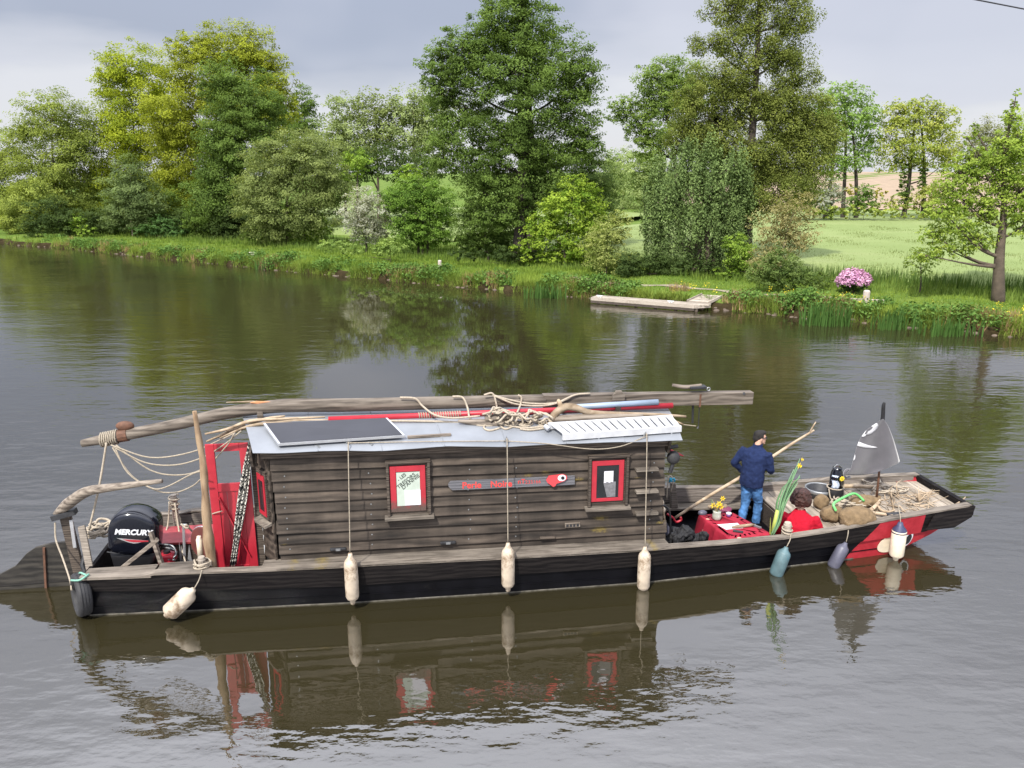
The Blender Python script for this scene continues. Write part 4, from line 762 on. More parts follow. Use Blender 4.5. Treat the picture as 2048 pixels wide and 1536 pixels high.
# ---- cabin
CU0, CU1, CV0, CV1, CZ0, CZ1 = 2.62, 8.30, .05, 1.81, .575, 2.17
def eave(u): return float(np.interp(u, [2.3, 8.5], [2.31, 2.215]))
def roofz(u, v):
    t = (v - MIDV) / 1.05; return eave(u) + .20 * (1 - t * t)
core = MB(); RGc = []
for u, vv in ((2.36, .50), (2.66, .085), (8.27, .085)): RGc.append([(u, vv, .06), (u, vv, eave(u) - .02), (u, MIDV, eave(u) + .15), (u, 2 * MIDV - max(vv, .085), eave(u) - .02), (u, 2 * MIDV - max(vv, .085), .06)])
core.rings(RGc).build('cabin_carcass', MT['dark_in'], boat)
npk = 10; zs_ = np.linspace(CZ0, CZ1, npk + 1)
def lap(pts0, pts1, z0, z1, nrm, name='lapboard'):
    """one tapered overlapping board between two ends (u, v); thick lower edge stands proud"""
    n = 14; L_ = []
    for i in range(n + 1):
        f = i / n; p = np.array(pts0) * (1 - f) + np.array(pts1) * f; w = .004 * mnoise.noise(Vector((p[0] * 1.9, z0 * 7, .3))); nn = np.array(nrm)
        def Q(o, z): q = p + nn * (o + w); return (q[0], q[1], z + w)
        L_.append([Q(.0, z0 - .012), Q(.040, z0 - .012), Q(.016, z1 + .010), Q(.0, z1 + .010)])
    MB().rings(L_).build(name, MT['lap'], boat)
for k in range(npk):
    z0, z1 = zs_[k], zs_[k + 1]; dz = (k - npk / 2) * .0
    sl = float(np.interp(k, [0, npk], [-.02, -.10]))      # the boards follow the slight fall of the eaves towards the bow
    n = 14; L_ = []
    u0 = CU0 - .008 * (k % 2) + RNG.uniform(-.012, .012) + .004 * (npk - k); u1 = CU1 + RNG.uniform(-.01, .03) + (.06 if k < 2 else 0)
    for i in range(n + 1):
        f = i / n; uq = u0 + (u1 - u0) * f; fall = sl * f; w = .004 * mnoise.noise(Vector((uq * 1.9, k * 3.7, .3)))
        a, b_ = z0 + fall, z1 + (float(np.interp(k + 1, [0, npk], [-.02, -.10]))) * f
        L_.append([(uq, CV0 + .035, a - .014), (uq, CV0 - .022 + w, a - .016 + w), (uq, CV0 + .026 + w, b_ + .004), (uq, CV0 + .035, b_ + .008)])
    bd = MB().rings(L_).build('lapboard', MT['lap'], boat)
    for s_ in (.16, 1.35, 2.75, 3.45, 5.5):
        uq = CU0 + s_ + RNG.uniform(-.02, .02)
        if 0 < k < 9: MB().lathe([(.011, 0), (.011, .004)], (uq, CV0 - .006, z0 + .055 + sl * s_ / 5.7), (0, -1, 0), 6).build('nail', MT['steel'], bd)
# short oblique wall at the cabin's aft corner with its own boards
nb = np.array([-.40, -.33]); nb /= np.linalg.norm(nb)
for k in range(npk): lap((2.40, .42), (2.615, .075), zs_[k], zs_[k + 1], nb)
MB().bar((2.375, .44, .55), (2.40, .44, 2.24), .022, .022, up=(1, 0, 0)).build('white_pipe', MT['white'], boat)
MB().box((2.28, .44, .06), (2.37, .54, 2.28)).build('door_jamb', MT['trim'], boat)
pq = np.array([2.50, .26]); tq = np.array([.53, -.85]); tq /= np.linalg.norm(tq)
def OB(s, o, z): q = pq + tq * s + nb * o; return (q[0], q[1], z)
wf = MB().rings([[OB(-.16, .03, 1.22), OB(.15, .03, 1.22), OB(.15, .03, 1.95), OB(-.16, .03, 1.95)], [OB(-.16, .07, 1.22), OB(.15, .07, 1.22), OB(.15, .07, 1.95), OB(-.16, .07, 1.95)]]).build('side_window', MT['trim'], boat)
MB().rings([[OB(-.12, .072, 1.27), OB(.12, .072, 1.27), OB(.12, .072, 1.88), OB(-.12, .072, 1.88)], [OB(-.12, .085, 1.27), OB(.12, .085, 1.27), OB(.12, .085, 1.88), OB(-.12, .085, 1.88)]]).build('sash', MT['red'], wf)
MB().rings([[OB(-.07, .087, 1.34), OB(.07, .087, 1.34), OB(.07, .087, 1.80), OB(-.07, .087, 1.80)], [OB(-.07, .090, 1.34), OB(.07, .090, 1.34), OB(.07, .090, 1.80), OB(-.07, .090, 1.80)]]).build('pane', MT['glass'], wf)
MB().rings([[OB(-.2, .03, 1.15), OB(.18, .03, 1.15), OB(.18, .03, 1.19), OB(-.2, .03, 1.19)], [OB(-.2, .15, 1.13), OB(.18, .15, 1.13), OB(.18, .15, 1.165), OB(-.2, .15, 1.165)]]).build('sill', MT['cap'], wf)
# eave board, gable boards
MB().rings([[(u, CV0 - .03, eave(u) - .13), (u, CV0 + .01, eave(u) - .13), (u, CV0 + .01, eave(u) + .015), (u, CV0 - .03, eave(u) + .015)] for u in np.linspace(2.5, 8.38, 12)]).build('eave_board', MT['trim'], boat)
for ug, nm in ((8.33, 'gable_board'), (2.36, 'gable_board')):
    P = [(ug, v, roofz(ug, v) - .02) for v in np.linspace(-.06, 1.92, 15)] + [(ug, 1.86, eave(ug) - .10), (ug, 1.5, eave(ug) - .04), (ug, .3, eave(ug) - .06), (ug, .12, eave(ug) - .24), (ug, .04, eave(ug) - .25)]
    MB().prism(P, (.035, 0, 0)).build(nm, MT['lap'], boat)
for k in range(npk): MB().box((8.285, .10, zs_[k] - .02), (8.312 + .008 * (k % 2), 1.76, zs_[k + 1] - .025)).build('lapboard', MT['lap'], boat)
for k in range(npk): MB().box((2.318 - .008 * (k % 2), 1.25, zs_[k]), (2.345, 1.80, zs_[k + 1])).build('lapboard', MT['lap'], boat)
# roof sheets
ue = np.linspace(0, 1, 8)
def rp(f, v, dz=0.0):
    t = (v + .12) / 1.05; a = 2.43 - .30 * min(t, 1); b_ = 8.50 + .10 * min(t, 1); uq = a + (b_ - a) * f
    return (uq, v, roofz(uq, v) + dz + .006 * mnoise.noise(Vector((uq * 2.3, v * 2.0, 1.0))) - (.025 * mnoise.noise(Vector((uq * 1.1, 5, 1.0))) if v < 0 else 0))
for k in range(7):
    f0, f1 = ue[k] - (.004 if k else 0), ue[k + 1]; dz = .004 * (k % 2)
    MB().grid(lambda a, b_: rp(f0 + (f1 - f0) * a, -.12 + 2.10 * b_, dz), 8, 16, th=.006).build('roof_sheet', MT['roof'], boat, smooth=False)
    if k: 
        MB().tube([rp(ue[k], v, .008) for v in np.linspace(-.12, 1.98, 12)], .007, 5).build('roof_seam', MT['roof'], boat)
# solar panel on the roof
def roofpt(x, y, dz=0.0):
    v = .5
    for _ in range(25):
        p = bl(x, y, v); v += (p[2] - roofz(p[0], p[1]) - dz) * -1.2 * .5 if False else 0
        lo, hi = -.2, 1.1
        for _ in range(40):
            m_ = (lo + hi) / 2; p = bl(x, y, m_)
            if p[2] > roofz(p[0], m_) + dz: lo = m_
            else: hi = m_
        return p
S4 = [roofpt(x, y, .05) for x, y in ((557, 892), (810, 875), (775, 840), (527, 851))]
sp_ = MB().prism(S4, (0, 0, .035)).build('solar_panel', MT['alu'], boat)
ctr = sum(S4) / 4; MB().prism([ctr + (p - ctr) * .965 + (0, 0, .036) for p in S4], (0, 0, .004)).build('panel_glass', MT['panel'], sp_)
a, b_ = roofpt(815, 874, .02), roofpt(902, 869, .02); MB().bar(a, b_, .05, .03).build('panel_rail', MT['spar'], boat)
for x, y in ((640, 896), (745, 890)): a, b_ = roofpt(x, y, .01), roofpt(x - 8, y - 8, .01); MB().bar(a, b_, .03, .012).build('roof_clip', MT['steel'], boat)
# near windows
def window(u0, u1, z0, z1, first):
    y = CV0 - .022
    w = MB().box((u0, y - .055, z0), (u0 + .035, y + .03, z1)).build('window', MT['trim'], boat)
    for lo, hi in (((u1 - .035, y - .055, z0), (u1, y + .03, z1)), ((u0 - .01, y - .062, z1), (u1 + .01, y + .03, z1 + .035))): MB().box(lo, hi).build('frame', MT['trim'], w)
    MB().rings([[(u0 - .045, y + .03, z0 + .0), (u0 - .045, y - .10, z0 - .02), (u0 - .045, y - .10, z0 - .055), (u0 - .045, y + .03, z0 - .045)], [(u1 + .045, y + .03, z0 + .0), (u1 + .045, y - .10, z0 - .02), (u1 + .045, y - .10, z0 - .055), (u1 + .045, y + .03, z0 - .045)]]).build('sill', MT['cap'], w, bevel=.005)
    MB().box((u0 + .035, y - .004, z0), (u1 - .035, y + .03, z1)).build('backing', MT['trim'], w)
    a, b_, c, d = u0 + .05, u1 - .065, z0 + (.05 if first else .075), z1 - .055
    ys = y - .03; sw = .085 if first else .075
    m1 = MT['sash_faded'] if first else MT['red']
    for lo, hi in (((a, ys, c), (a + sw, ys + .024, d)), ((b_ - sw, ys, c), (b_, ys + .024, d)), ((a + sw, ys, d - sw), (b_ - sw, ys + .024, d)), ((a + sw, ys, c), (b_ - sw, ys + .024, c + sw * (1.2 if first else .7)))):
        MB().box(lo, hi).build('sash', m1, w, bevel=.004)
    MB().box((a + sw, ys + .008, c + sw * .7), (b_ - sw, ys + .012, d - sw)).build('pane', MT['glass'], w)
    return w, (a + sw, b_ - sw, c + sw, d - sw), ys
def sash_mat():
    m = MT['red'].copy(); m.name = 'faded_red_sash'; nt = m.node_tree; b = nt.nodes['Principled BSDF']; src = b.inputs['Base Color'].links[0].from_socket
    sx = node(nt, 'ShaderNodeSeparateXYZ'); nt.links.new(node(nt, 'ShaderNodeTexCoord').outputs['Object'], sx.inputs[0])
    a = node(nt, 'ShaderNodeMath', operation='MULTIPLY_ADD'); a.inputs[1].default_value = .35; nt.links.new(noise_tex(nt, 9, 6, .7), a.inputs[0]); nt.links.new(sx.outputs['Z'], a.inputs[2])
    f = ramp(nt, a.outputs[0], [(.0, (1, 1, 1)), (1, (0, 0, 0))]); mr = node(nt, 'ShaderNodeMapRange'); mr.inputs['From Min'].default_value = 1.52; mr.inputs['From Max'].default_value = 1.68; nt.links.new(a.outputs[0], mr.inputs[0])
    nt.links.new(mixc(nt, mr.outputs[0], (.085, .055, .045), src), b.inputs['Base Color']); return m
MT['sash_faded'] = sash_mat()
W1, (a, b_, c, d), ys = window(4.20, 4.815, 1.235, 2.035, True)
MB().box((a + .005, ys - .004, c + .01), (b_ + .005, ys - .001, d - .005)).build('poster', MT['paper'], W1)
for s_, x, z, sz in (('- LES', a + .035, d - .14, .070), ('TRESORS', a + .03, d - .255, .078), ("D'ANNIE", a + .095, d - .27, .080)): text('poster_lettering', s_, sz, MT['ink'], W1, (x, ys - .006, z), R(38), .1, .001, .0005)
MB().box((b_ - .215, ys - .008, c + .015), (b_ + .01, ys - .0055, c + .245)).build('white_card', MT['card'], W1)
W2, (a, b_, c, d), ys = window(7.135, 7.735, 1.195, 1.965, False)
MB().box((a + .11, ys + .004, d - .27), (a + .25, ys + .006, d - .09)).build('white_card', MT['card'], W2)
MB().grid(lambda p, q: (a + .16 + .13 * p - .06 * q * (1 - p), ys + .005 - .001 * math.sin(p * 20), c - .01 + .24 * q), 6, 6, th=.002).build('curtain', plain('net_curtain', (.14, .14, .15), .9, .3, 20), W2)
# name board, painted bird head, vent, grips, rungs
sb = MB(); z0 = 1.565
SP_ = [(5.10, 1.60), (5.075, 1.64), (5.075, 1.68), (5.11, 1.715), (6.93, 1.70), (6.93, 1.56), (5.13, 1.575)]
nbd = MB().prism([(u, CV0 - .028, z) for u, z in SP_], (0, -.018, 0)).build('name_board', MT['sign'], boat)
yb_ = CV0 - .048
text('name_lettering', 'Perle', .135, MT['sign_red'], nbd, (5.27, yb_, 1.595), -.01, 0, .003, .002, 1.0); text('name_lettering', 'Noire', .135, MT['sign_red'], nbd, (5.68, yb_, 1.59), -.01, 0, .003, .002, .98)
text('registration_lettering', 'nT', .10, MT['sign_red'], nbd, (6.08, yb_, 1.622), -.01, 0, .001, .002); text('registration_lettering', '235166', .078, MT['sign_red'], nbd, (6.19, yb_, 1.615), -.01, 0, -.001, .002)
BH = [(6.50, 1.66), (6.54, 1.725), (6.75, 1.74), (6.80, 1.715), (6.81, 1.67), (6.77, 1.635), (6.65, 1.60), (6.635, 1.565), (6.60, 1.555), (6.57, 1.585), (6.52, 1.62)]
bh = MB().prism([(u, CV0 - .05, z) for u, z in BH], (0, -.022, 0)).build('bird_head', plain('coral_red', (.58, .05, .06), .45, .08, 6), boat)
for ru, rz, o, m_, nm in ((.062, .050, 0, 'white', 'eye_white'), (.026, .026, .005, 'black', 'pupil')):
    MB().prism([(6.73 + (.012 if o else 0) + ru * math.cos(2 * math.pi * k / 18), CV0 - .0725 - o, 1.688 + rz * math.sin(2 * math.pi * k / 18)) for k in range(18)], (0, -.004, 0)).build(nm, MT[m_], bh)
p = bl(1145, 1050, CV0 - .03); vt = MB().box((p[0] - .115, CV0 - .045, p[2] - .035), (p[0] + .115, CV0 - .015, p[2] + .035)).build('vent', MT['spar'], boat, bevel=.004)
for k in range(4): MB().box((p[0] - .098 + k * .052, CV0 - .048, p[2] - .022), (p[0] - .098 + k * .052 + .036, CV0 - .0455, p[2] + .022)).build('vent_hole', MT['iron'], vt)
for x, y, dark in ((676, 1098, 1), (896, 1085, 1), (1095, 1075, 0)):
    p = bl(x, y, CV0 - .03); h_ = MB().box((p[0] - .115, CV0 - .055, p[2] - .022), (p[0] + .115, CV0 - .012, p[2] + .022)).build('latch_block', MT['iron'] if dark else MT['trim'], boat, bevel=.012)
    if dark: MB().box((p[0] - .03, CV0 - .060, p[2] - .018), (p[0] + .035, CV0 - .056, p[2] + .018)).build('latch_plate', MT['steel'], h_)
for y in (939, 983, 1027):
    a = bl(1271, y, CV0 - .06); MB().box((a[0], CV0 - .12, a[2] - .022), (a[0] + .34, CV0 - .005, a[2] + .018)).build('step_rung', MT['cap'], boat, bevel=.005)
# ---- open red door
dv = .40; dA, dB = bl(409, 890, dv), bl(518, 1140, dv); d0, d1, dz1, dz0 = dA[0], dB[0] - .005, dA[2], .25
door = MB().box((d0, dv, dz0), (d0 + .12, dv + .04, dz1)).build('door', MT['red'], boat, bevel=.004)
zc = bl(440, 968, dv)[2]
def dbox(u0, u1, z0, z1, nm, o=0.0): return MB().box((u0, dv + .004 - o, z0), (u1, dv + .036, z1)).build(nm, MT['red'], door, bevel=.003)
dbox(d1 - .12, d1, dz0, dz1, 'stile', -.0); dbox(d0 + .122, d1 - .122, dz1 - .11, dz1, 'top_rail'); dbox(d0 + .122, d1 - .122, zc - .12, zc, 'middle_rail', .004); dbox(d0 + .122, d1 - .122, dz0, dz0 + .16, 'bottom_rail', .004)
nb_ = 3; wq = (d1 - d0 - .244) / nb_
for k in range(nb_): MB().box((d0 + .122 + k * wq + .003, dv + .016, dz0 + .16), (d0 + .122 + (k + 1) * wq - .003, dv + .034, zc - .12)).build('door_board', MT['red'], door)
pa, pb_ = (d0 + .13, dv + .009, zc - .20), (d1 - .10, dv + .009, .56); MB().bar(pa, pb_, .015, .085, up=(0, 1, 0)).build('door_brace', MT['red'], door)
MB().tube([(d0 + .01, dv - .01, 1.25), (d0 + .09, dv - .03, 1.28), (d0 + .16, dv - .02, 1.29)], .008, 5).build('door_cord', MT['rope'], door)
# patterned curtain gathered in the doorway
ca, cb = bl(500, 890, .33), bl(468, 1142, .33)
def cur(a, q):
    c = np.array([ca[0], .32, ca[2]]) * (1 - q) + np.array([cb[0], .30, .46]) * q; w = .035 + .050 * math.sin(min(q * 1.25, 1) * math.pi) * 1.0 + .02 * q
    return (c[0] + (a - .5) * w * 1.5, c[1] + .03 * math.sin(a * 16 + q * 5), c[2])
MB().grid(cur, 22, 20, th=.006).build('door_curtain', MT['zebra'], boat, smooth=True)
# ---- rudder, tiller, stern gear
MT['rudder'] = wood('wet_black_wood', (.008, .0075, .007), (.018, .0165, .015), (.05, .045, .038), axis=(1.2, 6, 8), rnd=False)
rv = MIDV; RP = [(-60, 1166), (0, 1149), (30, 1133), (52, 1108), (70, 1096), (100, 1088), (136, 1084), (150, 1150), (150, 1260), (-60, 1260)]
RPt = [bl(x, y, rv - .03) for x, y in RP]; RPt = [np.array([p[0], rv - .03, max(p[2], -.5)]) for p in RPt]
rud = MB().prism(RPt, (0, .06, 0)).build('rudder', MT['rudder'], boat, bevel=.006)
for k in range(1, 3):
    zq = .30 - .24 * k; MB().bar((RPt[0][0] - .2, rv - .036, zq), (RPt[6][0] - .02, rv - .036, zq + .03), .012, .012, up=(0, 1, 0)).build('rudder_seam', MT['dark_in'], rud)
MB().bar(bl(88, 1095, rv - .045), bl(93, 1195, rv - .045), .03, .03, up=(0, 1, 0)).build('rudder_strap', MT['rust'], rud)
p, q = bl(130, 1028, rv - .08), bl(160, 1150, rv - .08); MB().bar(p, q, .15, .07, up=(0, 1, 0)).build('rudder_post', MT['trim'], boat, bevel=.006)
p, q = bl(142, 1040, rv - .14), bl(150, 1095, rv - .14); MB().bar(p, q, .045, .02, up=(0, 1, 0)).build('post_plate', MT['alu'], boat)
p, q = bl(163, 1052, .55), bl(181, 1143, .25); MB().bar(p, q, .10, .035, up=(0, 1, 0)).build('stern_board', MT['cap'], boat, bevel=.005)
MB().tube([bl(x, y, v) for x, y, v in ((172, 1100, .6), (165, 1130, .5), (178, 1165, .4))], .035, 8).build('stern_pipe', MT['iron'], boat)
TP = cat([bl(x, y, rv - .1 - .12 * i) for i, (x, y) in enumerate(((112, 1030), (138, 1006), (172, 984), (215, 976), (270, 969), (324, 962)))], 5)
MB().tube(TP, [.05, .085, .075, .06, .045, .03], 9).build('tiller', MT['spar'], boat, smooth=True)
p, q = bl(105, 1035, rv - .15), bl(152, 1022, rv - .15); MB().bar(p, q, .08, .13, up=(0, 1, 0)).build('tiller_bracket', MT['iron'], boat, bevel=.006)
for x, y in ((122, 1034), (136, 1028)): c = bl(x, y, rv - .2); MB().lathe([(.022, 0), (.022, .012)], c, (0, -1, 0), 8).build('bolt', MT['steel'], boat)
MB().tube(cat([bl(x, y, v) for x, y, v in ((110, 1045, .75), (112, 1080, .7), (125, 1115, .55), (140, 1160, .25), (143, 1180, .05))], 5), .012, 6).build('rudder_rope', MT['rope'], boat)
# raised red locker lid aft and framing in the engine well
MB().box((.25, 1.05, .10), (1.62, 1.62, .50)).build('aft_locker', MT['trim'], boat)
MB().box((.22, 1.02, .505), (1.65, 1.64, .545)).build('locker_lid', MT['red_old'], boat, bevel=.006)
MB().bar(bl(238, 1140, .16), bl(316, 1078, .34), .045, .07, up=(0, 1, 0)).build('engine_brace', MT['spar'], boat); MB().bar(bl(301, 1064, .36), bl(327, 1138, .26), .045, .085, up=(0, 1, 0)).build('engine_brace', MT['spar'], boat)
# bitts: far side aft, near side fore
def bitt(px, py, v, z0, h, r, mat='grey_wood'):
    p = bl(px, py, v); MB().lathe([(r * 1.05, 0), (r, h * .7), (r * 1.15, h * .85), (r * .9, h)], (p[0], v, z0), n=12).build('mooring_bitt', MT[mat], boat); return p
bp1 = bitt(350, 1020, 1.78, .3, .72, .05); bp2 = bitt(1575, 1055, vg(10.3) + .10, .45, .30, .055); bp3 = bitt(403, 1118, vg(1.6) + .12, .55, .26, .05)
bp4 = bl(1795, 1000, .22); MB().box((bp4[0] - .14, .17, zd(12.2)), (bp4[0] + .14, .29, zd(12.2) + .09)).build('mooring_bitt', MT['iron'], boat, bevel=.01)
# fittings on the roof edge and gable
for x, y in ((697, 884), (1013, 880), (1291, 871)):
    p = roofpt(x, y, .03); MB().tube([p + (-.03, 0, -.02), p + (0, 0, .05), p + (.03, 0, -.02)], .012, 6).build('roof_eye', MT['steel'], boat)
pg = bl(1328, 917, .10); MB().ell((8.46, .12, pg[2]), (.10, .09, .105), 14, 10).build('black_float_ball', MT['rubber'], boat, smooth=True)
MB().tube([(8.36, .12, pg[2] + .16), (8.52, .12, pg[2] + .18)], .03, 6).build('ball_hook', MT['iron'], boat); MB().tube([(8.46, .12, pg[2] - .09), (8.42, .12, pg[2] - .24)], .03, 6).build('ball_tail', MT['iron'], boat)
p, q = bl(1340, 901, .3), bl(1367, 912, .3); MB().tube([p, (p + q) / 2, q], [.028, .024, .006], 6).build('red_pointer', MT['red'], boat)

# ------------------------------------------------------------------ things aboard
def rope(name, label, pts, r, catg='rope', mat='rope', n=6, sm=5, group=None, solo=True, parent=None):
    mb = MB().tube(cat(pts, sm), r, n)
    if parent is not None: return mb.build(name, MT[mat], parent, smooth=True)
    return bsolo(mb, name, MT[mat], label, catg, pts[0], smooth=True, group=group)
def coil(c, R_, r, turns, rnd=.12, flat=.35, n=14):
    return [np.array([c[0] + R_ * (1 + RNG.normal() * rnd) * math.cos(2 * math.pi * k / n + RNG.normal() * .08), c[1] + R_ * flat * 2 * (1 + RNG.normal() * rnd) * math.sin(2 * math.pi * k / n), c[2] + r * 2 * k / n * .6 + abs(RNG.normal()) * r]) for k in range(int(turns * n))]
def fender(label, top, bot, rad, mat, rope_pts, cap=None):
    top, bot = np.asarray(top, float), np.asarray(bot, float); d = bot - top; Ln = np.linalg.norm(d)
    t = bthing('fender', label, 'fender', tuple(bot), 'fenders hung over the boat\'s side')
    prof = [(.004, 0), (rad * .28, .0), (rad * .36, Ln * .05), (rad * .5, Ln * .09), (rad * .86, Ln * .15), (rad, Ln * .21), (rad * 1.02, Ln * .5), (rad, Ln * .83), (rad * .82, Ln * .88), (rad * .42, Ln * .92), (rad * .33, Ln * .985), (rad * .2, Ln)]
    MB().lathe(prof, top, d, 18).build('fender_body', MT[mat], t, smooth=True)
    if cap: MB().lathe([(rad * .32, -.01), (rad * .45, Ln * .06), (rad * .93, Ln * .165), (rad * 1.03, Ln * .25), (rad * .95, Ln * .26)], top, d, 18).build('end_cap', MT[cap], t, smooth=True)
    MB().tube(cat(rope_pts, 4), .008, 5).build('fender_rope', MT['rope_old'], t, smooth=True); return t
FV = -.40
for lab, x, y0, y1, rx, ry in (('white hanging fender below the poster window', 703, 1106, 1209, 697, 886), ('white hanging fender below the name lettering', 1016, 1086, 1183, 1013, 881), ('white hanging fender at the fore end of the cabin', 1288, 1094, 1187, 1291, 872)):
    tp, bt = bl(x, y0, FV), bl(x, y1, FV); tp[0] = (tp[0] + bt[0]) / 2; bt[0] = tp[0]; tp[1] = bt[1] = FV; e = roofpt(rx, ry, .04); ed = np.array([e[0], -.135, roofz(e[0], -.12) + .015])
    fender(lab, tp, bt, .094, 'fender', [e, ed, tp * .75 + ed * .25 + (.0, 0, 0), tp + (0, 0, .02)])
    q = MB()
tp, bt = bl(388, 1178, -.34), bl(331, 1233, -.38); r0 = bl(404, 1140, vg(1.6) - .03); fender('dirty white fender lying slanted on the water at the stern', tp, bt, .125, 'fender', [r0, bl(398, 1160, -.3), tp])
tp, bt = bl(1573, 1094, -.20), bl(1548, 1158, -.24); r0 = bl(1582, 1068, vg(10.3)); fender('faded teal fender slanting below the woman', tp, bt, .105, 'fender_teal', [r0, bl(1580, 1080, vg(10.3) - .06), tp])
tp, bt = bl(1692, 1085, -.08), bl(1661, 1141, -.12); r0 = bl(1697, 1050, 0.0); fender('violet grey fender slanting below the hessian sacks', tp, bt, .095, 'fender_grey', [r0, bl(1696, 1068, -.09), tp])
tp, bt = bl(1801, 1046, -.07), bl(1800, 1120, -.07); bt[0] = tp[0]; bt[1] = tp[1]; r0 = bl(1796, 1008, .2); fender('white fender with a navy top over the painted eye at the bow', tp, bt, .112, 'cream', [r0, bl(1800, 1030, -.02), tp], cap='navy')
# tyre at the stern corner
ty = bthing('tyre', 'old black tyre hung at the stern corner as a fender', 'tyre', tuple(bl(163, 1190, -.05)))
c = bl(163, 1188, .0); axt = np.array([-.86, -.51, .05]); RGt = []
axt /= np.linalg.norm(axt); a_ = np.cross((0, 0, 1), axt); a_ /= np.linalg.norm(a_); b2 = np.cross(axt, a_)
for k in range(28):
    w = 2 * math.pi * k / 28; rd = a_ * math.cos(w) + b2 * math.sin(w); RGt.append([c + rd * r + axt * h for r, h in ((.185, -.07), (.235, -.095), (.285, -.085), (.302, -.06), (.307, 0), (.302, .06), (.285, .085), (.235, .095), (.185, .07), (.195, 0))])
MB().rings(RGt, closed=True).build('tyre_body', MT['rubber'], ty, smooth=True)
for h in (-.04, 0, .04):
    MB().tube([c + (a_ * math.cos(w) + b2 * math.sin(w)) * .305 + axt * h for w in np.linspace(0, 2 * math.pi, 29)], .006, 4, caps=False).build('tread_groove', MT['black'], ty)
MB().tube(cat([bl(178, 1148, -.1), bl(160, 1160, -.2), c + b2 * .24 + axt * .11, c + b2 * .20 - axt * .02, c + b2 * .32, bl(172, 1150, -.1)], 5), .014, 6).build('tyre_rope', plain('green_rope', (.16, .34, .27), .8, .2, 20), ty, smooth=True)
# outboard engine
ov = .72; om = bthing('outboard_motor', 'black covered outboard motor with white lettering at the stern', 'outboard motor', (*bl(265, 1135, ov)[:2], .1))
OP = [(214, 1098), (213, 1062), (219, 1043), (230, 1031), (247, 1024), (268, 1023), (290, 1029), (312, 1043), (317, 1062), (316, 1086), (313, 1104), (297, 1112), (262, 1113), (228, 1110)]
oc = [bl(x, y, ov - .17) for x, y in OP]; oc = [np.array([p[0], ov, p[2]]) for p in oc]
oc = cat(oc + [oc[0]], 3)[:-1]
MB().pillow(oc, (0, 1, 0), .21, ((-1, .70), (-.93, .86), (-.75, .955), (-.4, 1), (0, 1.01), (.4, 1), (.75, .955), (.93, .86), (1, .70))).build('cowl', MT['gloss_black'], om, smooth=True)
LP = [np.array([p[0], ov, p[2]]) for p in (bl(x, y, ov - .14) for x, y in ((217, 1108), (313, 1106), (306, 1135), (292, 1175), (240, 1175), (225, 1135)))]
MB().pillow(LP, (0, 1, 0), .15).build('midsection', MT['black'], om, smooth=True)
MB().tube([np.array([p[0], ov - .175 + .05 * abs(math.sin(i * 1.3)) * 0, p[2]]) for i, p in enumerate(bl(x, y, ov - .175) for x, y in ((214, 1104), (245, 1108), (280, 1104), (305, 1093), (318, 1090)))], .010, 6).build('cover_cord', MT['black'], om)
lt = bl(229, 1068, ov - .208); text('motor_lettering', 'MERCURY', .112, MT['white'], om, (lt[0], ov - .2135, lt[2] + .0), -.10, .22, .005, .0012, 1.0)
for P_, m_ in (([(233, 1076), (296, 1081), (275, 1086), (268, 1087), (258, 1085)], 'alu'), ([(246, 1078.5), (297, 1081), (297, 1083), (272, 1084.5), (258, 1083)], 'red')):
    MB().prism([np.array([p[0], ov - (.2125 if m_ == 'alu' else .2145), p[2]]) for p in (bl(x, y, ov - .21) for x, y in P_)], (0, -.0012, 0)).build('motor_stripe', MT[m_], om)
MB().bar(bl(317, 1060, ov - .1), bl(316, 1080, ov - .1), .05, .03).build('air_intake', MT['black'], om, bevel=.006)
# stern clutter
c = bl(190, 1064, 1.35); cl = bthing('rope_coil', 'pale rope coil heaped on the red locker lid behind the motor', 'rope', (c[0], 1.35, .545))
MB().tube(cat(coil((c[0] + .08, 1.35, .57), .17, .028, 6, .22, .4), 3), .020, 5).build('rope_strand', MT['rope'], cl, smooth=True)
MB().ell((c[0] + .02, 1.42, .64), (.16, .11, .10), 12, 8).build('dark_bundle', MT['iron'], cl, smooth=True)
c = bl(403, 1135, vg(1.6) + .13); bsolo(MB().tube(cat(coil((c[0] + .02, vg(1.6) + .13, .63), .105, .016, 5, .08, .45), 3), .0125, 5), 'rope_coil', MT['rope'], 'rope turns belayed round the near side stern bitt', 'rope', (c[0], c[1], .62), smooth=True)
pb = [bp1 + (RNG.normal() * .015, -.05 + RNG.normal() * .01, .72 - .3 - RNG.uniform(0, .2)) for _ in range(2)]
c = np.array([bp1[0], 1.78, .86]); P_ = [c + np.array([.075 * math.cos(k * 1.1), .075 * math.sin(k * 1.1), .16 - .014 * k]) for k in range(18)]
bsolo(MB().tube(cat(P_, 4), .015, 5), 'rope_lashing', MT['rope'], 'rope wound round the far side stern bitt', 'rope', c, smooth=True)
rope('hanging_rope', 'rope falling from the far side stern bitt to the engine well', [c + (.03, -.07, .05), bl(357, 1055, 1.5), bl(363, 1095, 1.0), bl(374, 1135, .3)], .013)
rope('hanging_rope', 'short rope end hanging left of the far side stern bitt', [c + (-.05, -.07, .06), bl(336, 1048, 1.6), bl(330, 1070, 1.4), bl(338, 1072, 1.3), bl(352, 1072, 1.3)], .013)
an = bthing('anchor', 'grey metal folding anchor standing aft of the red door', 'anchor', tuple(bl(368, 1130, .7)))
MB().tube([bl(367, 1052, .8), bl(370, 1130, .7)], .02, 6).build('anchor_shank', MT['alu'], an); MB().tube([bl(363, 1050, .8), bl(373, 1050, .8)], .02, 6).build('anchor_ring', MT['steel'], an)
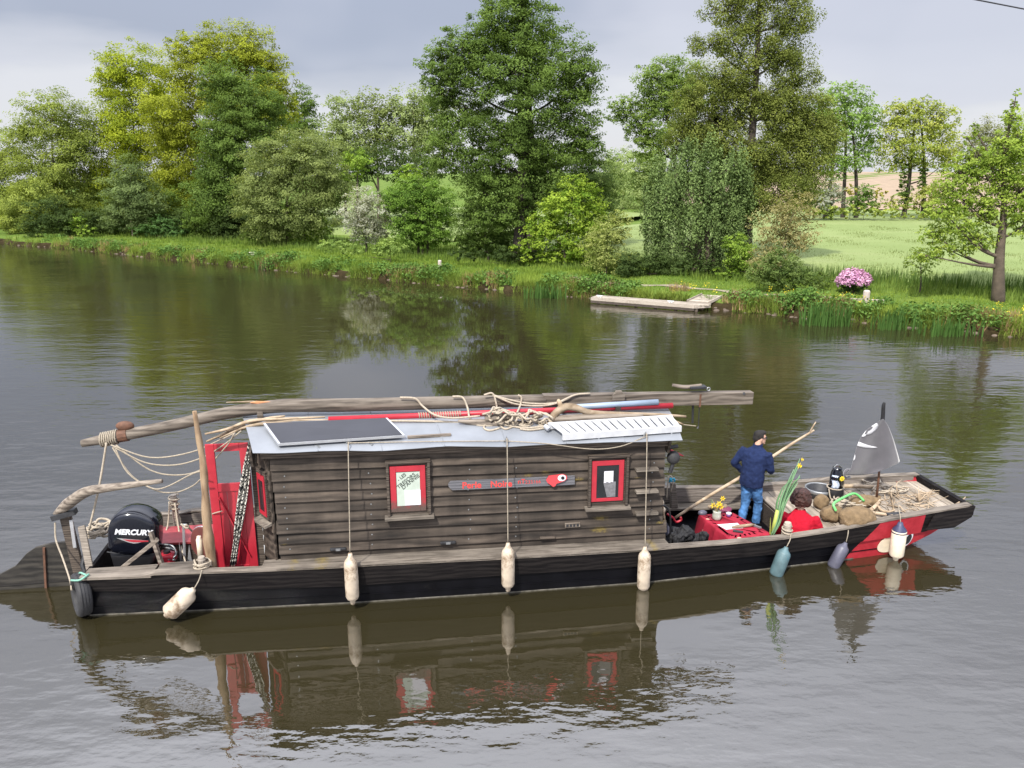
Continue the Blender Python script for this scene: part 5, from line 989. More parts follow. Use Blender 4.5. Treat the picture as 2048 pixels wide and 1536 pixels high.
for q in ([(358, 1085), (364, 1120), (372, 1132), (360, 1128)], [(378, 1090), (383, 1118), (392, 1134), (374, 1130)]): MB().prism([bl(x, y, .7) for x, y in q], (0, .02, 0)).build('anchor_fluke', MT['alu'], an)
rope('rope_end', 'knotted rope on top of the anchor', [bl(362, 1048, .78), bl(372, 1056, .74), bl(378, 1054, .75), bl(372, 1050, .73), bl(382, 1060, .8), bl(390, 1068, .9)], .014)
hd = bthing('round_hatch_lid', 'brown red round lid with a pale rim leaning behind the bark pole', 'lid', tuple(bl(405, 1118, .55)))
ax_ = np.array([-.55, -.83, .1]); cc = bl(408, 1085, .62); MB().lathe([(.24, 0), (.25, .02), (.235, .035)], cc, ax_, 26).build('lid_face', plain('oxide_red', (.11, .03, .025), .6, .25, 6), hd); 
a1 = np.cross((0, 0, 1), ax_); a1 /= np.linalg.norm(a1); b1_ = np.cross(ax_ / np.linalg.norm(ax_), a1)
MB().tube([cc + (a1 * math.cos(w) + b1_ * math.sin(w)) * .245 + ax_ * .01 for w in np.linspace(0, 2 * math.pi, 27)], .013, 6).build('lid_rim', MT['alu'], hd)
c = bl(403, 1122, .2); bsolo(MB().lathe([(.045, 0), (.045, .33), (.03, .36), (.03, .38)], (c[0], .2, .62), n=12), 'plastic_tube', MT['cream'], 'short cream plastic tube standing before the round lid', 'tube', (c[0], .2, .62), smooth=True)
ft = bthing('fuel_tank', 'red fuel tank with hoses in the well right of the motor', 'fuel tank', tuple(bl(332, 1130, .6)))
p = bl(336, 1112, .62); MB().box((p[0] - .12, .5, p[2] - .09), (p[0] + .10, .75, p[2] + .05)).build('tank_body', MT['red'], ft, bevel=.02)
MB().lathe([(.05, 0), (.05, .04)], (p[0] - .01, .62, p[2] + .05), n=12).build('tank_cap', MT['black'], ft)
for k in range(4): MB().tube(cat([bl(318 + 4 * k, 1088 + 3 * k, .7), bl(345 + 3 * k, 1092 + 4 * k, .6), bl(352 - 2 * k, 1110 + 3 * k, .55), bl(336 + 5 * k, 1120, .5)], 4), .012, 6).build('fuel_hose', MT[('steel', 'black', 'alu', 'black')[k]], ft, smooth=True)
# rough bark pole standing by the door
P_ = [bl(x, y, .10) for x, y in ((392, 822), (398, 870), (404, 925), (410, 985), (414, 1040), (419, 1090), (425, 1142))]
P_ = [p + (RNG.normal() * .010, RNG.normal() * .01, 0) for p in P_]
bsolo(MB().tube(cat(P_, 4), [.030, .033, .045, .040, .056, .046, .066, .058, .082, .066, .07], 9), 'bark_pole', MT['bark_pole'], 'upright rough pole with peeling bark in front of the red door', 'pole', P_[-1], smooth=True)
# ---- long spar over the roof
mv = .95; SPAR = [(164, 887), (235, 873), (330, 854), (400, 838), (455, 826), (520, 816), (580, 811), (700, 810), (900, 805), (1090, 801)]
sp = bthing('mast', 'long weathered grey mast lying over the cabin roof, lashed at its stern end', 'mast', tuple(bl(700, 822, mv)))
MB().tube(cat([bl(x, y, mv) for x, y in SPAR], 5), [.055, .085, .085, .088, .092, .098, .105, .105, .10, .098], 12).build('spar_pole', MT['spar'], sp, smooth=True)
e0, e1 = bl(1085, 801, mv), bl(1503, 794.5, mv); e0[1] = e1[1] = mv; MB().bar(e0, e1, .15, .20).build('square_heel', MT['spar'], sp, bevel=.008)
MB().tube([bl(1488, 787, mv - .079), bl(1488, 787, mv - .083)], .022, 10).build('heel_bolt', MT['iron'], sp)
p = bl(1395, 779, mv); ck = MB().box((p[0] - .14, mv - .07, e0[2] + .10 - .0), (p[0] + .13, mv + .07, e0[2] + .145)).build('cleat', MT['iron'], sp, bevel=.01); MB().tube(cat([bl(1345, 770, mv), bl(1372, 774, mv), bl(1403, 770, mv)], 4), [.022, .034, .022], 8).build('cleat_horn', MT['spar'], ck)
p = bl(1417, 778, mv); MB().tube([p + (.026 * math.cos(w), 0, .026 * math.sin(w)) for w in np.linspace(0, 6.28, 13)], .009, 5).build('eye_bolt', MT['steel'], sp)
p = bl(1398, 782, mv); MB().box((p[0] - .014, mv - .082, e1[2] - .105), (p[0] + .014, mv + .082, e1[2] + .107)).build('iron_strap', MT['rust'], sp)
MB().tube([bl(1386, 809, mv), bl(1385, 846, mv)], .017, 6).build('hanging_rod', MT['iron'], sp); MB().tube([bl(1399, 806, mv), bl(1397, 852, mv), bl(1395, 857, mv)], [.007, .007, .02], 6).build('hanging_rod', MT['iron'], sp); MB().tube([bl(1365, 849, mv), bl(1392, 852, mv)], .006, 5).build('hanging_wire', MT['rope'], sp)
p = bl(1236, 795, mv - .1); MB().prism([np.array([p[0] + a, mv - .10, p[2] + b]) for a, b in ((-.1, -.25), (.1, -.25), (.1, .06), (.06, .085), (.045, .12), (-.045, .12), (-.06, .085), (-.1, .06))], (0, -.05, 0)).build('chock', MT['spar'], sp, bevel=.006)
p = bl(521, 830, mv - .05); MB().box((p[0] - .03, mv - .15, p[2] - .2), (p[0] + .05, mv - .10, p[2] + .07)).build('chock', MT['spar'], sp)
s0, s1 = bl(202, 880, mv), bl(236, 873, mv); MB().tube([s0 + (s1 - s0) * t + np.array([0, .102 * math.cos(t * 50), .102 * math.sin(t * 50)]) for t in np.linspace(0, 1, 66)], .013, 5).build('lashing', MT['rope_old'], sp, smooth=True)
a, b_ = bl(238, 872, mv), bl(256, 869, mv); MB().tube([a, b_], .098, 12).build('mast_band', MT['rust'], sp); p = bl(250, 852, mv); MB().ell(p, (.13, .06, .075), 12, 8).build('pulley_block', MT['rust'], sp, smooth=True)
a, b_, c = bl(556, 804, mv - .05), bl(512, 803, mv - .05), bl(552, 810, mv - .05); MB().prism([a, b_, bl(500, 806, mv - .05), c], (0, .03, 0)).build('splintered_end', plain('fresh_splinter', (.52, .22, .10), .8, .2, 14), sp)
MB().prism([bl(452, 805, 1.15), bl(500, 802.5, 1.15), bl(540, 805, 1.15)], (0, .03, 0)).build('splinter', MT['branch'], sp)
rope('stern_line', 'twisted pale rope running from the mast end down to the tiller', [bl(213, 885, mv - .1), bl(206, 930, mv - .12), bl(198, 975, mv - .2), bl(190, 1010, mv - .2), bl(178, 1060, .7)], .016)
HG = ([(222, 890), (300, 915), (380, 905), (440, 880), (470, 866)], [(226, 893), (290, 925), (350, 930), (405, 915), (450, 888), (482, 862)], [(232, 890), (300, 940), (360, 950), (410, 935), (455, 890), (468, 868)], [(225, 895), (262, 950), (310, 980), (350, 985), (385, 972), (405, 955)], [(230, 895), (255, 945), (300, 975), (330, 975), (380, 950), (402, 942)])
for i, q in enumerate(HG): rope('hanging_line', ('uppermost slack line between mast end and roof', 'second slack line between mast end and roof', 'third slack line dipping past the red door', 'deepest slack line hanging below the mast', 'line hanging just above the deepest slack line')[i], [bl(x, y, mv - .12 - .12 * j) for j, (x, y) in enumerate(q)], .011, group='slack lines under the mast', mat='rope_old')
STK = ([(413, 883), (450, 868), (520, 848), (580, 841), (660, 840)], [(420, 880), (470, 858), (530, 838), (570, 832)], [(410, 868), (455, 858), (500, 842), (560, 838), (650, 834)], [(440, 876), (500, 852), (560, 846), (640, 848)])
for i, q in enumerate(STK): rope('stick', ('longest pale stick jutting aft from under the mast', 'crooked stick close under the mast', 'thin stick pointing aft below the mast', 'stick nearest to the solar panel')[i], [bl(x, y, .72 - .05 * i) for x, y in q], [.014, .022, .026, .02, .014], 'stick', 'branch', 6, 4, group='sticks bundled on the aft roof')
# poles
def pole(name, label, P_, r, mat, parent=None): return bsolo(MB().tube(P_, r, 12), name, MT[mat], label, 'pole', P_[0], smooth=True)
rvv = .72
rp0, rp1 = roofpt(657, 842, .05), roofpt(1344, 812, .0); a, b_ = bl(657, 839, rvv), bl(1345, 811, rvv)
rpo = bthing('red_pole', 'long red painted pole with rope whipping lying on the roof', 'pole', a); MB().tube([a, b_], .045, 12).build('pole_shaft', MT['red'], rpo, smooth=True)
f = lambda t: a + (b_ - a) * t
MB().tube([f(.25 + .12 * t) + np.array([0, .05 * math.cos(t * 110), .05 * math.sin(t * 110)]) for t in np.linspace(0, 1, 150)], .010, 4).build('rope_whipping', MT['rope_old'], rpo, smooth=True)
pole('blue_pole', 'grey blue pole lying above the red one at the fore end', [bl(1120, 816, .70), bl(1316, 804, .70)], .045, 'blue_pole')
p = bl(1236, 816, .66); bsolo(MB().box((p[0] - .04, .60, p[2] - .03), (p[0] + .03, .68, p[2] + .025)), 'wood_block', MT['trim'], 'small wooden block under the grey blue pole', 'block', p)
MT['slat_white'] = plain('weathered_white_slat', (.44, .45, .47), .55, .14, 6)
MT['print'] = plain('flag_print', (.52, .52, .54), .8, .08, 9)
# white slatted panel
SL = [roofpt(x, y, .07) for x, y in ((1125, 874), (1362, 857), (1344, 836), (1096, 852))]
sl = bthing('slatted_panel', 'white slatted panel lying at the fore end of the roof', 'panel', SL[0]); up_ = np.array([0, 0, .03])
A_, B_, C_, D_ = SL
for p, q in ((A_, B_), (D_, C_)): MB().bar(p, q, .05, .09, up=(0, 0, 1)).build('side_rail', MT['slat_white'], sl)
for k in range(15):
    t0, t1 = k / 15 + .010, (k + 1) / 15 - .010; q = [A_ + (B_ - A_) * t0, A_ + (B_ - A_) * t1, D_ + (C_ - D_) * t1, D_ + (C_ - D_) * t0]; MB().prism([p + up_ for p in q], (0, 0, .02)).build('slat', MT['slat_white'], sl)
MB().tube([D_ + (-.05, -.02, .01), A_ * .3 + D_ * .7 + (-.05, 0, .0)], .035, 8).build('hinge_tube', MT['alu'], sl)
for t in (.3, .92): q = A_ + (B_ - A_) * t; MB().tube([q, q - (0, 0, .09)], .015, 6).build('foot', MT['slat_white'], sl)
# logs, driftwood and the rope tangle
for lab, P_, r in (('grey log with lashings left in the rope tangle', ((916, 842), (960, 846), (1010, 850), (1058, 850)), [.02, .06, .075, .06]), ('grey log beneath the driftwood fork', ((1100, 838), (1150, 838), (1220, 834), (1285, 832)), [.05, .07, .065, .05]), ('short log end standing up in the rope tangle', ((970, 838), (1000, 834), (1050, 830)), [.05, .06, .045])):
    Pq = [bl(x, y, .42) for x, y in P_]; bsolo(MB().tube(cat(Pq, 4), r, 10), 'log', MT['spar'], lab, 'log', Pq[0], smooth=True, group='logs on the roof')
dw = bthing('driftwood', 'forked driftwood branch arching over the logs on the roof', 'driftwood', tuple(bl(1105, 845, .40)))
MB().tube(cat([bl(x, y, v) for x, y, v in ((1100, 848, .38), (1108, 830, .42), (1128, 815, .45), (1150, 815, .45), (1185, 826, .44), (1260, 828, .42), (1320, 830, .42), (1372, 833, .40))], 4), [.05, .055, .06, .055, .045, .03, .028, .018], 8).build('bough', MT['branch'], dw, smooth=True)
MB().tube([bl(1124, 818, .45), bl(1118, 803, .48), bl(1116, 799, .48)], [.045, .035, .02], 7).build('branch_stub', MT['branch'], dw, smooth=True); MB().tube(cat([bl(1318, 830, .42), bl(1340, 838, .40), bl(1367, 849, .38)], 4), [.026, .02, .012], 6).build('branch_fork', MT['branch'], dw, smooth=True)
RT = (('rope loop over the mast at the left of the tangle', ((800, 795, .85), (830, 797, .83), (845, 812, .78), (870, 830, .5), (905, 836, .46), (960, 832, .45))), ('second rope loop over the mast', ((905, 793, .85), (925, 795, .84), (935, 815, .75), (940, 838, .5), (955, 850, .38), (985, 852, .36))),
      ('rope looping over the mast above the log', ((968, 790, .84), (985, 787, .84), (992, 805, .80), (993, 818, .76), (985, 835, .5))), ('long rope sagging along the mast', ((985, 790, .84), (1020, 800, .83), (1060, 807, .83), (1110, 806, .83), (1150, 790, .85), (1180, 787, .86))),
      ('rope sagging lower along the mast', ((990, 792, .83), (1030, 808, .80), (1080, 812, .80), (1115, 806, .82), (1140, 795, .85))), ('small rope loop hanging from the mast', ((1036, 790, .84), (1043, 796, .83), (1040, 812, .78), (1033, 828, .5))),
      ('pale rope lying along the roof beside the tangle', ((640, 845, .55), (760, 842, .55), (880, 843, .52), (920, 845, .5))), ('rope turns on the right hand log', ((1090, 852, .36), (1150, 847, .36), (1190, 842, .37), (1215, 828, .42), (1235, 834, .38), (1262, 840, .36))))
for lab, q in RT: rope('roof_rope', lab, [bl(x, y, v) for x, y, v in q], .016, sm=5, group='ropes on the roof')
tg = bthing('rope_tangle', 'tangle of pale rope coils piled over the roof logs', 'rope', tuple(bl(1020, 850, .36)))
for cx, cy, R1, n_, v in ((1000, 833, .16, 26, .40), (1045, 843, .13, 22, .36), (1085, 838, .13, 26, .38), (1020, 846, .20, 20, .35), (1065, 832, .12, 18, .40), (1090, 846, .10, 14, .36), (985, 828, .10, 12, .42)):
    c = bl(cx, cy, v); P_ = [c + np.array([R1 * (1 + RNG.normal() * .22) * math.cos(k * .62), RNG.normal() * .05, R1 * .62 * (1 + RNG.normal() * .25) * math.sin(k * .62)]) for k in range(n_)]
    P_ = [np.array([p[0], p[1], max(p[2], roofz(p[0], p[1]) + .015)]) for p in P_]; MB().tube(cat(P_, 4), .0165, 5).build('rope_coil', MT['rope'], tg, smooth=True)
for q in (((968, 852), (985, 845), (1010, 850), (1050, 856), (1090, 853), (1120, 850)), ((1040, 858), (1060, 860), (1085, 857), (1100, 852), (1075, 853)), ((972, 848), (968, 856), (980, 861), (1000, 856))): MB().tube(cat([roofpt(x, y, .018) for x, y in q], 5), .0165, 5).build('rope_end', MT['rope'], tg, smooth=True)
E_ = [roofpt(x, y, .03) for x, y in ((697, 886), (860, 883), (1013, 882))]; rope('roof_line', 'thin grey line along the roof edge between the aft fender ropes', E_, .007, mat='rope_old')
q0, q1 = roofpt(1013, 882, .03), roofpt(1291, 873, .04); rope('roof_line', 'thin grey line sagging past the eaves to the fore fender rope', [q0, bl(1090, 887, -.12), bl(1180, 898, -.14), bl(1240, 893, -.14), q1], .007, mat='rope_old')

# ------------------------------------------------------------------ people
def person_frame(o, ang, sc=1.0):
    f = np.array([math.cos(ang), math.sin(ang), 0]); r = np.array([math.sin(ang), -math.cos(ang), 0]); o = np.asarray(o, float)
    return lambda a, b, z: o + r * a * sc + f * b * sc + np.array([0, 0, z * sc]), f, r
def head(mb, F_, c, turn, P_):
    """head with face: c = centre in body axes, turn = yaw of the face relative to the body"""
    ct, st = math.cos(turn), math.sin(turn)
    def H(x, y, z): return P_(c[0] + x * ct + y * st, c[1] - x * st + y * ct, c[2] + z)
    def el(x, y, z, a, b, d, n=12, m=8):
        V = []; Fc = []
        for i in range(m + 1):
            t = math.pi * i / m
            for k in range(n): w = 2 * math.pi * k / n; V.append(H(x + a * math.sin(t) * math.cos(w), y + b * math.sin(t) * math.sin(w), z + d * math.cos(t)))
        for i in range(m):
            for k in range(n): k2 = (k + 1) % n; Fc.append((i * n + k, (i + 1) * n + k, (i + 1) * n + k2, i * n + k2))
        return V, Fc
    for e in ((0, 0, .02, .075, .095, .10), (0, .025, -.045, .058, .068, .075), (0, .10, -.01, .014, .022, .026), (0, .085, -.055, .028, .016, .014), (0, .075, -.095, .028, .022, .02), (.078, -.005, -.01, .012, .024, .032), (-.078, -.005, -.01, .012, .024, .032), (0, .075, .03, .055, .022, .012)): mb.add(*el(*e))
    return H, el
def hand(mb, P0, dirv, side, curl, s=1.0):
    """palm, four unequal bent fingers and a thumb off the side"""
    d = np.asarray(dirv, float); d /= np.linalg.norm(d); sd = np.asarray(side, float); sd -= d * (d @ sd); sd /= np.linalg.norm(sd); cu = np.asarray(curl, float); cu -= d * (d @ cu) + sd * (sd @ cu); cu /= np.linalg.norm(cu)
    P0 = np.asarray(P0, float); mb.rings([[P0 + d * t * s + sd * a * w * s + cu * b * h * s for a, b in ((-1, -1), (1, -1), (1, 1), (-1, 1))] for t, w, h in ((-.01, .026, .017), (.04, .040, .016), (.085, .041, .013))])
    for k, (o, l) in enumerate(((-.03, .066), (-.010, .076), (.011, .072), (.031, .056))):
        b = P0 + d * .08 * s + sd * o * s; mb.tube([b, b + (d * .42 * l + cu * .25 * l) * s, b + (d * .5 * l + cu * .75 * l) * s, b + (d * .25 * l + cu * 1.0 * l) * s], [.0095 * s, .009 * s, .0085 * s, .007 * s], 6)
    b = P0 + d * .02 * s - sd * .034 * s; mb.tube([b, b + (d * .03 - sd * .025 + cu * .01) * s, b + (d * .05 - sd * .018 + cu * .035) * s], [.012 * s, .0105 * s, .008 * s], 6)
def oval(P_, rings_, n=14):
    return [[P_(cx + rx * math.cos(2 * math.pi * k / n), cy + ry * math.sin(2 * math.pi * k / n), z + tl * math.sin(2 * math.pi * k / n)) for k in range(n)] for cx, cy, z, rx, ry, tl in rings_]
# punting man
mu, mvv = 10.30, 1.28
pp0, pp1 = bl(1350, 1036, 1.30), bl(1628, 861, 1.80); pole_at = lambda t: pp0 + (pp1 - pp0) * t
man = bthing('person', 'man in a navy fleece and blue jeans standing with a long pole', 'person', (mu, mvv, .06)); PM, fm, rm = person_frame((mu, mvv, .06), R(38), 1.0)
RH = pole_at(.655) + (0, -.02, 0); LH = pole_at(.49) + (0, -.015, 0)
b = MB()
b.rings(oval(PM, ((0, .0, .86, .14, .10, 0), (0, 0, .98, .15, .105, 0), (0, .02, 1.12, .14, .10, 0), (0, .05, 1.28, .165, .105, 0), (0, .07, 1.40, .15, .085, 0), (0, .09, 1.45, .06, .06, 0))))
b.tube([PM(0, .08, 1.40), PM(0, .11, 1.50), PM(0, .13, 1.58)], [.062, .055, .055], 10)
for sg in (-1, 1):
    fo = .10 * sg; b.tube([PM(sg * .08, -.01, .90), PM(sg * .085, .05 + fo * .6, .50), PM(sg * .085, fo, .09)], [.085, .055, .042], 10); b.rings(oval(PM, ((sg * .09, .02 + fo, .0, .042, .10, 0), (sg * .09, .03 + fo, .05, .045, .11, 0), (sg * .087, fo, .10, .04, .05, 0)), 10))
rs, ls = PM(.195, .06, 1.38), PM(-.195, .06, 1.38); re_, le = PM(.25, .14, 1.08), PM(-.335, -.02, 1.13)
b.tube([rs, re_], [.05, .042], 8); b.tube([re_, RH + (RH - re_) * -.12], [.042, .028], 8); b.tube([ls, le], [.05, .042], 8); b.tube([le, LH + (LH - le) * -.12], [.042, .028], 8)
hand(b, RH - (RH - re_) / np.linalg.norm(RH - re_) * .07, RH - re_, pp1 - pp0, (0, -.3, -1), .95); hand(b, LH - (LH - le) / np.linalg.norm(LH - le) * .07, LH - le, pp0 - pp1, (0, -.3, -1), .95)
Hd, el = head(b, None, (0, .165, 1.60), R(42), PM)
fused(b.build('body', MT['skin'], man), .009, 3)
j = MB()
j.rings(oval(PM, ((0, -.005, .79, .205, .15, 0), (0, -.01, .90, .21, .155, 0), (0, .0, 1.04, .20, .15, 0), (0, .03, 1.20, .215, .15, 0), (0, .05, 1.32, .22, .14, 0), (0, .07, 1.40, .18, .11, 0), (0, .095, 1.455, .085, .078, .01), (0, .11, 1.505, .072, .070, .015))))
for s_, e, hh in ((rs, re_, RH), (ls, le, LH)): w_ = hh + (e - hh) / np.linalg.norm(e - hh) * .085; j.tube(cat([s_ + (0, 0, .01), (s_ + e) / 2 + (0, -.01, 0), e, (e + w_) / 2, w_], 4), [.085, .078, .070, .064, .054, .046], 10)
fused(j.build('fleece_jacket', MT['navy_fleece'], man), .013, 3, .035, .10)
c_ = MB().rings(oval(PM, ((0, .108, 1.46, .082, .078, .02), (0, .115, 1.525, .076, .074, .02)), 16), caps=False); c_.build('collar', MT['navy_fleece'], man, smooth=True)
t = MB(); t.rings(oval(PM, ((0, -.005, .96, .155, .12, 0), (0, -.01, .86, .165, .13, 0), (0, -.01, .78, .15, .12, 0))))
for sg in (-1, 1): fo = .10 * sg; t.tube(cat([PM(sg * .08, -.01, .84), PM(sg * .083, .03 + fo * .3, .62), PM(sg * .085, .06 + fo * .6, .47), PM(sg * .086, .02 + fo * .85, .28), PM(sg * .087, fo - .005, .09)], 4), [.105, .09, .075, .072, .068], 10)
fused(t.build('jeans', MT['denim'], man), .013, 3, .03, .07)
for sg in (-1, 1): fused(MB().rings(oval(PM, ((sg * .09, .025 + .1 * sg, -.002, .050, .125, 0), (sg * .09, .03 + .1 * sg, .05, .052, .125, 0), (sg * .087, .1 * sg, .10, .048, .06, 0)), 12)).build('shoe', MT['black'], man), .012, 2)
hm = MB()
for e in ((0, -.022, .055, .083, .095, .082), (0, -.055, .0, .076, .07, .085), (0, .035, .095, .066, .065, .036), (.066, -.01, .03, .02, .05, .055), (-.066, -.01, .03, .02, .05, .055)): hm.add(*el(*e))
fused(hm.build('hair', MT['hair_dark'], man), .011, 1)
g = MB()
for sx in (-1, 1): g.add(*el(sx * .034, .092, .012, .030, .012, .020, 10, 6)); g.tube([Hd(sx * .062, .085, .016), Hd(sx * .08, .0, .012)], .005, 5)
g.build('sunglasses', MT['gloss_black'], man)
bsolo(MB().tube(cat([pole_at(t_) + np.array([0, 0, .012 * math.sin(t_ * 9)]) for t_ in np.linspace(0, 1, 9)], 3), [.024, .027, .030, .030, .028, .024, .017], 8).tube([pole_at(.965), pole_at(.985) + (.02, 0, .12), pole_at(1.0) + (.02, 0, .16)], [.016, .012, .008], 6), 'punt_pole', MT['branch'], 'long pale forked pole held by the standing man', 'pole', pp0, smooth=True)
# seated woman seen from behind
wv = .34; wh = bl(1606, 1000, wv); WB = (wh[0] - .02, wv, .0)
wom = bthing('person', 'woman with brown bobbed hair in a red jumper sitting with her back turned', 'person', (WB[0], wv, .06)); PW, fw, rw = person_frame((WB[0], wv, wh[2] - 1.10), R(66), 1.14)
b = MB(); b.rings(oval(PW, ((0, 0, .22, .17, .12, 0), (0, .0, .40, .16, .11, 0), (0, .03, .60, .16, .11, 0), (0, .05, .72, .13, .08, 0), (0, .06, .78, .05, .05, 0))))
b.tube([PW(0, .06, .74), PW(0, .09, .86)], [.055, .05], 10)
for sg in (-1, 1):
    b.tube([PW(sg * .09, .0, .27), PW(sg * .12, .38, .30)], [.09, .065], 10); b.tube([PW(sg * .12, .38, .30), PW(sg * .12, .42, -.05)], [.06, .045], 10); b.rings(oval(PW, ((sg * .12, .48, -.12, .04, .11, 0), (sg * .12, .46, -.06, .042, .09, 0)), 10))
sh = {sg: PW(sg * .175, .04, .69) for sg in (-1, 1)}; eb = {1: PW(.30, .05, .42), -1: PW(-.26, .10, .42)}; hn = {1: PW(.20, .24, .36), -1: PW(-.10, .30, .38)}
for sg in (-1, 1): b.tube([sh[sg], eb[sg]], [.046, .04], 8); b.tube([eb[sg], hn[sg]], [.04, .028], 8); hand(b, hn[sg], hn[sg] - eb[sg], rw * sg, (0, 0, -1), .9)
Hw, elw = head(b, None, (0, .11, .965), R(18), PW); fused(b.build('body', MT['skin'], wom), .011, 3)
j = MB(); j.rings(oval(PW, ((0, -.01, .17, .22, .16, 0), (0, -.015, .30, .215, .155, 0), (0, .0, .45, .20, .145, 0), (0, .03, .60, .205, .135, 0), (0, .05, .69, .185, .11, 0), (0, .06, .755, .10, .085, 0), (0, .07, .80, .07, .068, 0))))
for sg in (-1, 1): j.tube(cat([sh[sg] + (0, 0, .01), (sh[sg] + eb[sg]) / 2 + rw * sg * .025, eb[sg], (eb[sg] + hn[sg]) / 2, hn[sg]], 4), [.085, .082, .078, .066, .05], 10)
fused(j.build('red_jumper', MT['red_knit'], wom), .013, 3, .04, .11)
t = MB(); t.rings(oval(PW, ((0, .0, .12, .20, .16, 0), (0, .02, .26, .19, .15, 0))))
for sg in (-1, 1): t.tube([PW(sg * .10, .02, .25), PW(sg * .12, .40, .29)], [.115, .085], 10); t.tube([PW(sg * .12, .39, .30), PW(sg * .12, .42, -.04)], [.08, .06], 10)
fused(t.build('trousers', MT['bag'], wom), .015, 2)
h = MB(); RNGh = np.random.default_rng(3)
for e in ((0, -.02, .045, .125, .125, .10), (0, -.045, -.02, .145, .115, .105), (.09, .0, -.045, .06, .075, .09), (-.09, .0, -.045, .06, .075, .09)): h.add(*elw(*e))
for k in range(120):
    a = RNGh.uniform(0, 2 * math.pi); z = RNGh.uniform(-.11, .12); rr_ = .138 * math.sqrt(max(.12, 1 - ((z - .0) / .15) ** 2)); x, y = rr_ * math.cos(a), -.025 + rr_ * math.sin(a)
    if y > .06 and z < .05: continue
    s_ = RNGh.uniform(.012, .022); h.add(*elw(x, y, z, s_, s_, s_ * .9, 8, 6))
fused(h.build('hair', MT['hair_brown'], wom), .010, 1)

# ------------------------------------------------------------------ fore well: table and what lies about
tz = .50; Q4 = [bz(x, y, tz) for x, y in ((1400, 1030), (1466, 1026), (1541, 1067), (1462, 1080))]
ta = bthing('table', 'small table in the open fore well beneath the red cloth', 'table', tuple(sum(Q4) / 4 * np.array([1, 1, 0]) + (0, 0, .06)))
ce = sum(Q4) / 4; MB().prism([ce + (p - ce) * .97 - (0, 0, .03) for p in Q4], (0, 0, .022)).build('tabletop', MT['deck'], ta)
for p in Q4: q = ce + (p - ce) * .88; MB().box((q[0] - .02, q[1] - .02, .06), (q[0] + .02, q[1] + .02, tz - .03)).build('leg', MT['deck'], ta)
cl = MB(); nE = 14; RGc = []; per_ = []
for k in range(4):
    for i in range(nE): per_.append(Q4[k] + (Q4[(k + 1) % 4] - Q4[k]) * i / nE)
for lv, (out, dz) in enumerate(((-.25, .004), (0, .004), (.018, -.02), (.03, -.10), (.045, -.22), (.06, -.36))):
    ring = []
    for i, p in enumerate(per_):
        d = (p - ce)[:2]; d /= np.linalg.norm(d); fold = (.022 * math.sin(i * 1.35) + .014 * math.sin(i * 2.9 + 1)) * max(0, lv - 1) * .55
        q = p.copy() if lv else ce + (p - ce) * .75
        if lv: q[:2] += d * (out + fold)
        q[2] = tz + dz + (.012 * math.sin(i * .9) if lv == 5 else 0); ring.append(q)
    RGc.append(ring)
cl.rings(RGc, caps=False); cl.f.append(tuple(range(len(per_)))); bsolo(cl, 'tablecloth', MT['cloth'], 'red cloth with pale printed blots draped over the table', 'tablecloth', (ce[0], ce[1], tz), smooth=True)
def tp_(x, y, dz=.006): p = bz(x, y, tz); p[2] = tz + dz; return p
p = tp_(1433, 1040); vs = bthing('vase', 'glass vase of yellow daffodils on the red tablecloth', 'vase', p)
MB().lathe([(.05, 0), (.07, .03), (.075, .08), (.062, .13), (.068, .15)], p, n=16).build('vase_glass', plain('milky_glass', (.40, .42, .36), .15, .2, 10, bmp=0), vs, smooth=True)
for k in range(11): a = RNG.uniform(0, 6.3); MB().tube([p + (0, 0, .10), p + (.05 * math.cos(a), .05 * math.sin(a), .22), p + (.12 * math.cos(a), .12 * math.sin(a), .25 + .08 * RNG.uniform())], [.006, .006, .003], 5).build('flower_stem', MT['stem' if k % 2 else 'branch'], vs)
def daffodil(c, s, par, fdir=(0, -1, .3)):
    f_ = Vector(fdir).normalized(); q = f_.to_track_quat('Z', 'Y').to_matrix(); m = MB()
    for k in range(6):
        a = k * math.pi / 3; P_ = [(0, 0, 0), (math.cos(a - .35) * s * .55, math.sin(a - .35) * s * .55, .004), (math.cos(a) * s, math.sin(a) * s, .012), (math.cos(a + .35) * s * .55, math.sin(a + .35) * s * .55, .004)]
        m.add([np.array(c) + np.array(q @ Vector(t_)) for t_ in P_], [(0, 1, 2, 3)])
    V = []; Fc = []
    for i, (r, z) in enumerate(((.22, 0), (.26, .4), (.38, .7))):
        for k in range(8): V.append(np.array(c) + np.array(q @ Vector((r * s * math.cos(k * math.pi / 4), r * s * math.sin(k * math.pi / 4), z * s))))
    for i in range(2):
        for k in range(8): Fc.append((i * 8 + k, i * 8 + (k + 1) % 8, i * 8 + 8 + (k + 1) % 8, i * 8 + 8 + k))
    m.add(V, Fc); return m.build('daffodil_bloom', MT['yellow'], par)
for x, y, s_ in ((1426, 1011, .055), (1438, 1008, .06), (1433, 1016, .05), (1445, 997, .05), (1442, 1014, .05)): daffodil(bl(x, y, p[1]), s_, vs)
for x, y in ((1420, 1013), (1450, 1012)): MB().ell(bl(x, y, p[1] + .02), (.04, .03, .035), 8, 6).build('faded_bloom', MT['branch'], vs)
pq = [tp_(x, y) for x, y in ((1434, 1050), (1475, 1047), (1486, 1057), (1452, 1060))]; bsolo(MB().prism(pq, (0, 0, .004)), 'paper_sheets', MT['card'], 'white paper sheets spread on the tablecloth', 'paper', pq[0])
p = tp_(1457, 1034); cu_ = bthing('cup', 'violet tub with a white lid at the back of the table', 'tub', p); MB().lathe([(.035, 0), (.042, .055)], p, n=14).build('tub_body', MT['violet'], cu_, smooth=True); MB().lathe([(.045, .055), (.045, .068)], p, n=14).build('lid', MT['white'], cu_)
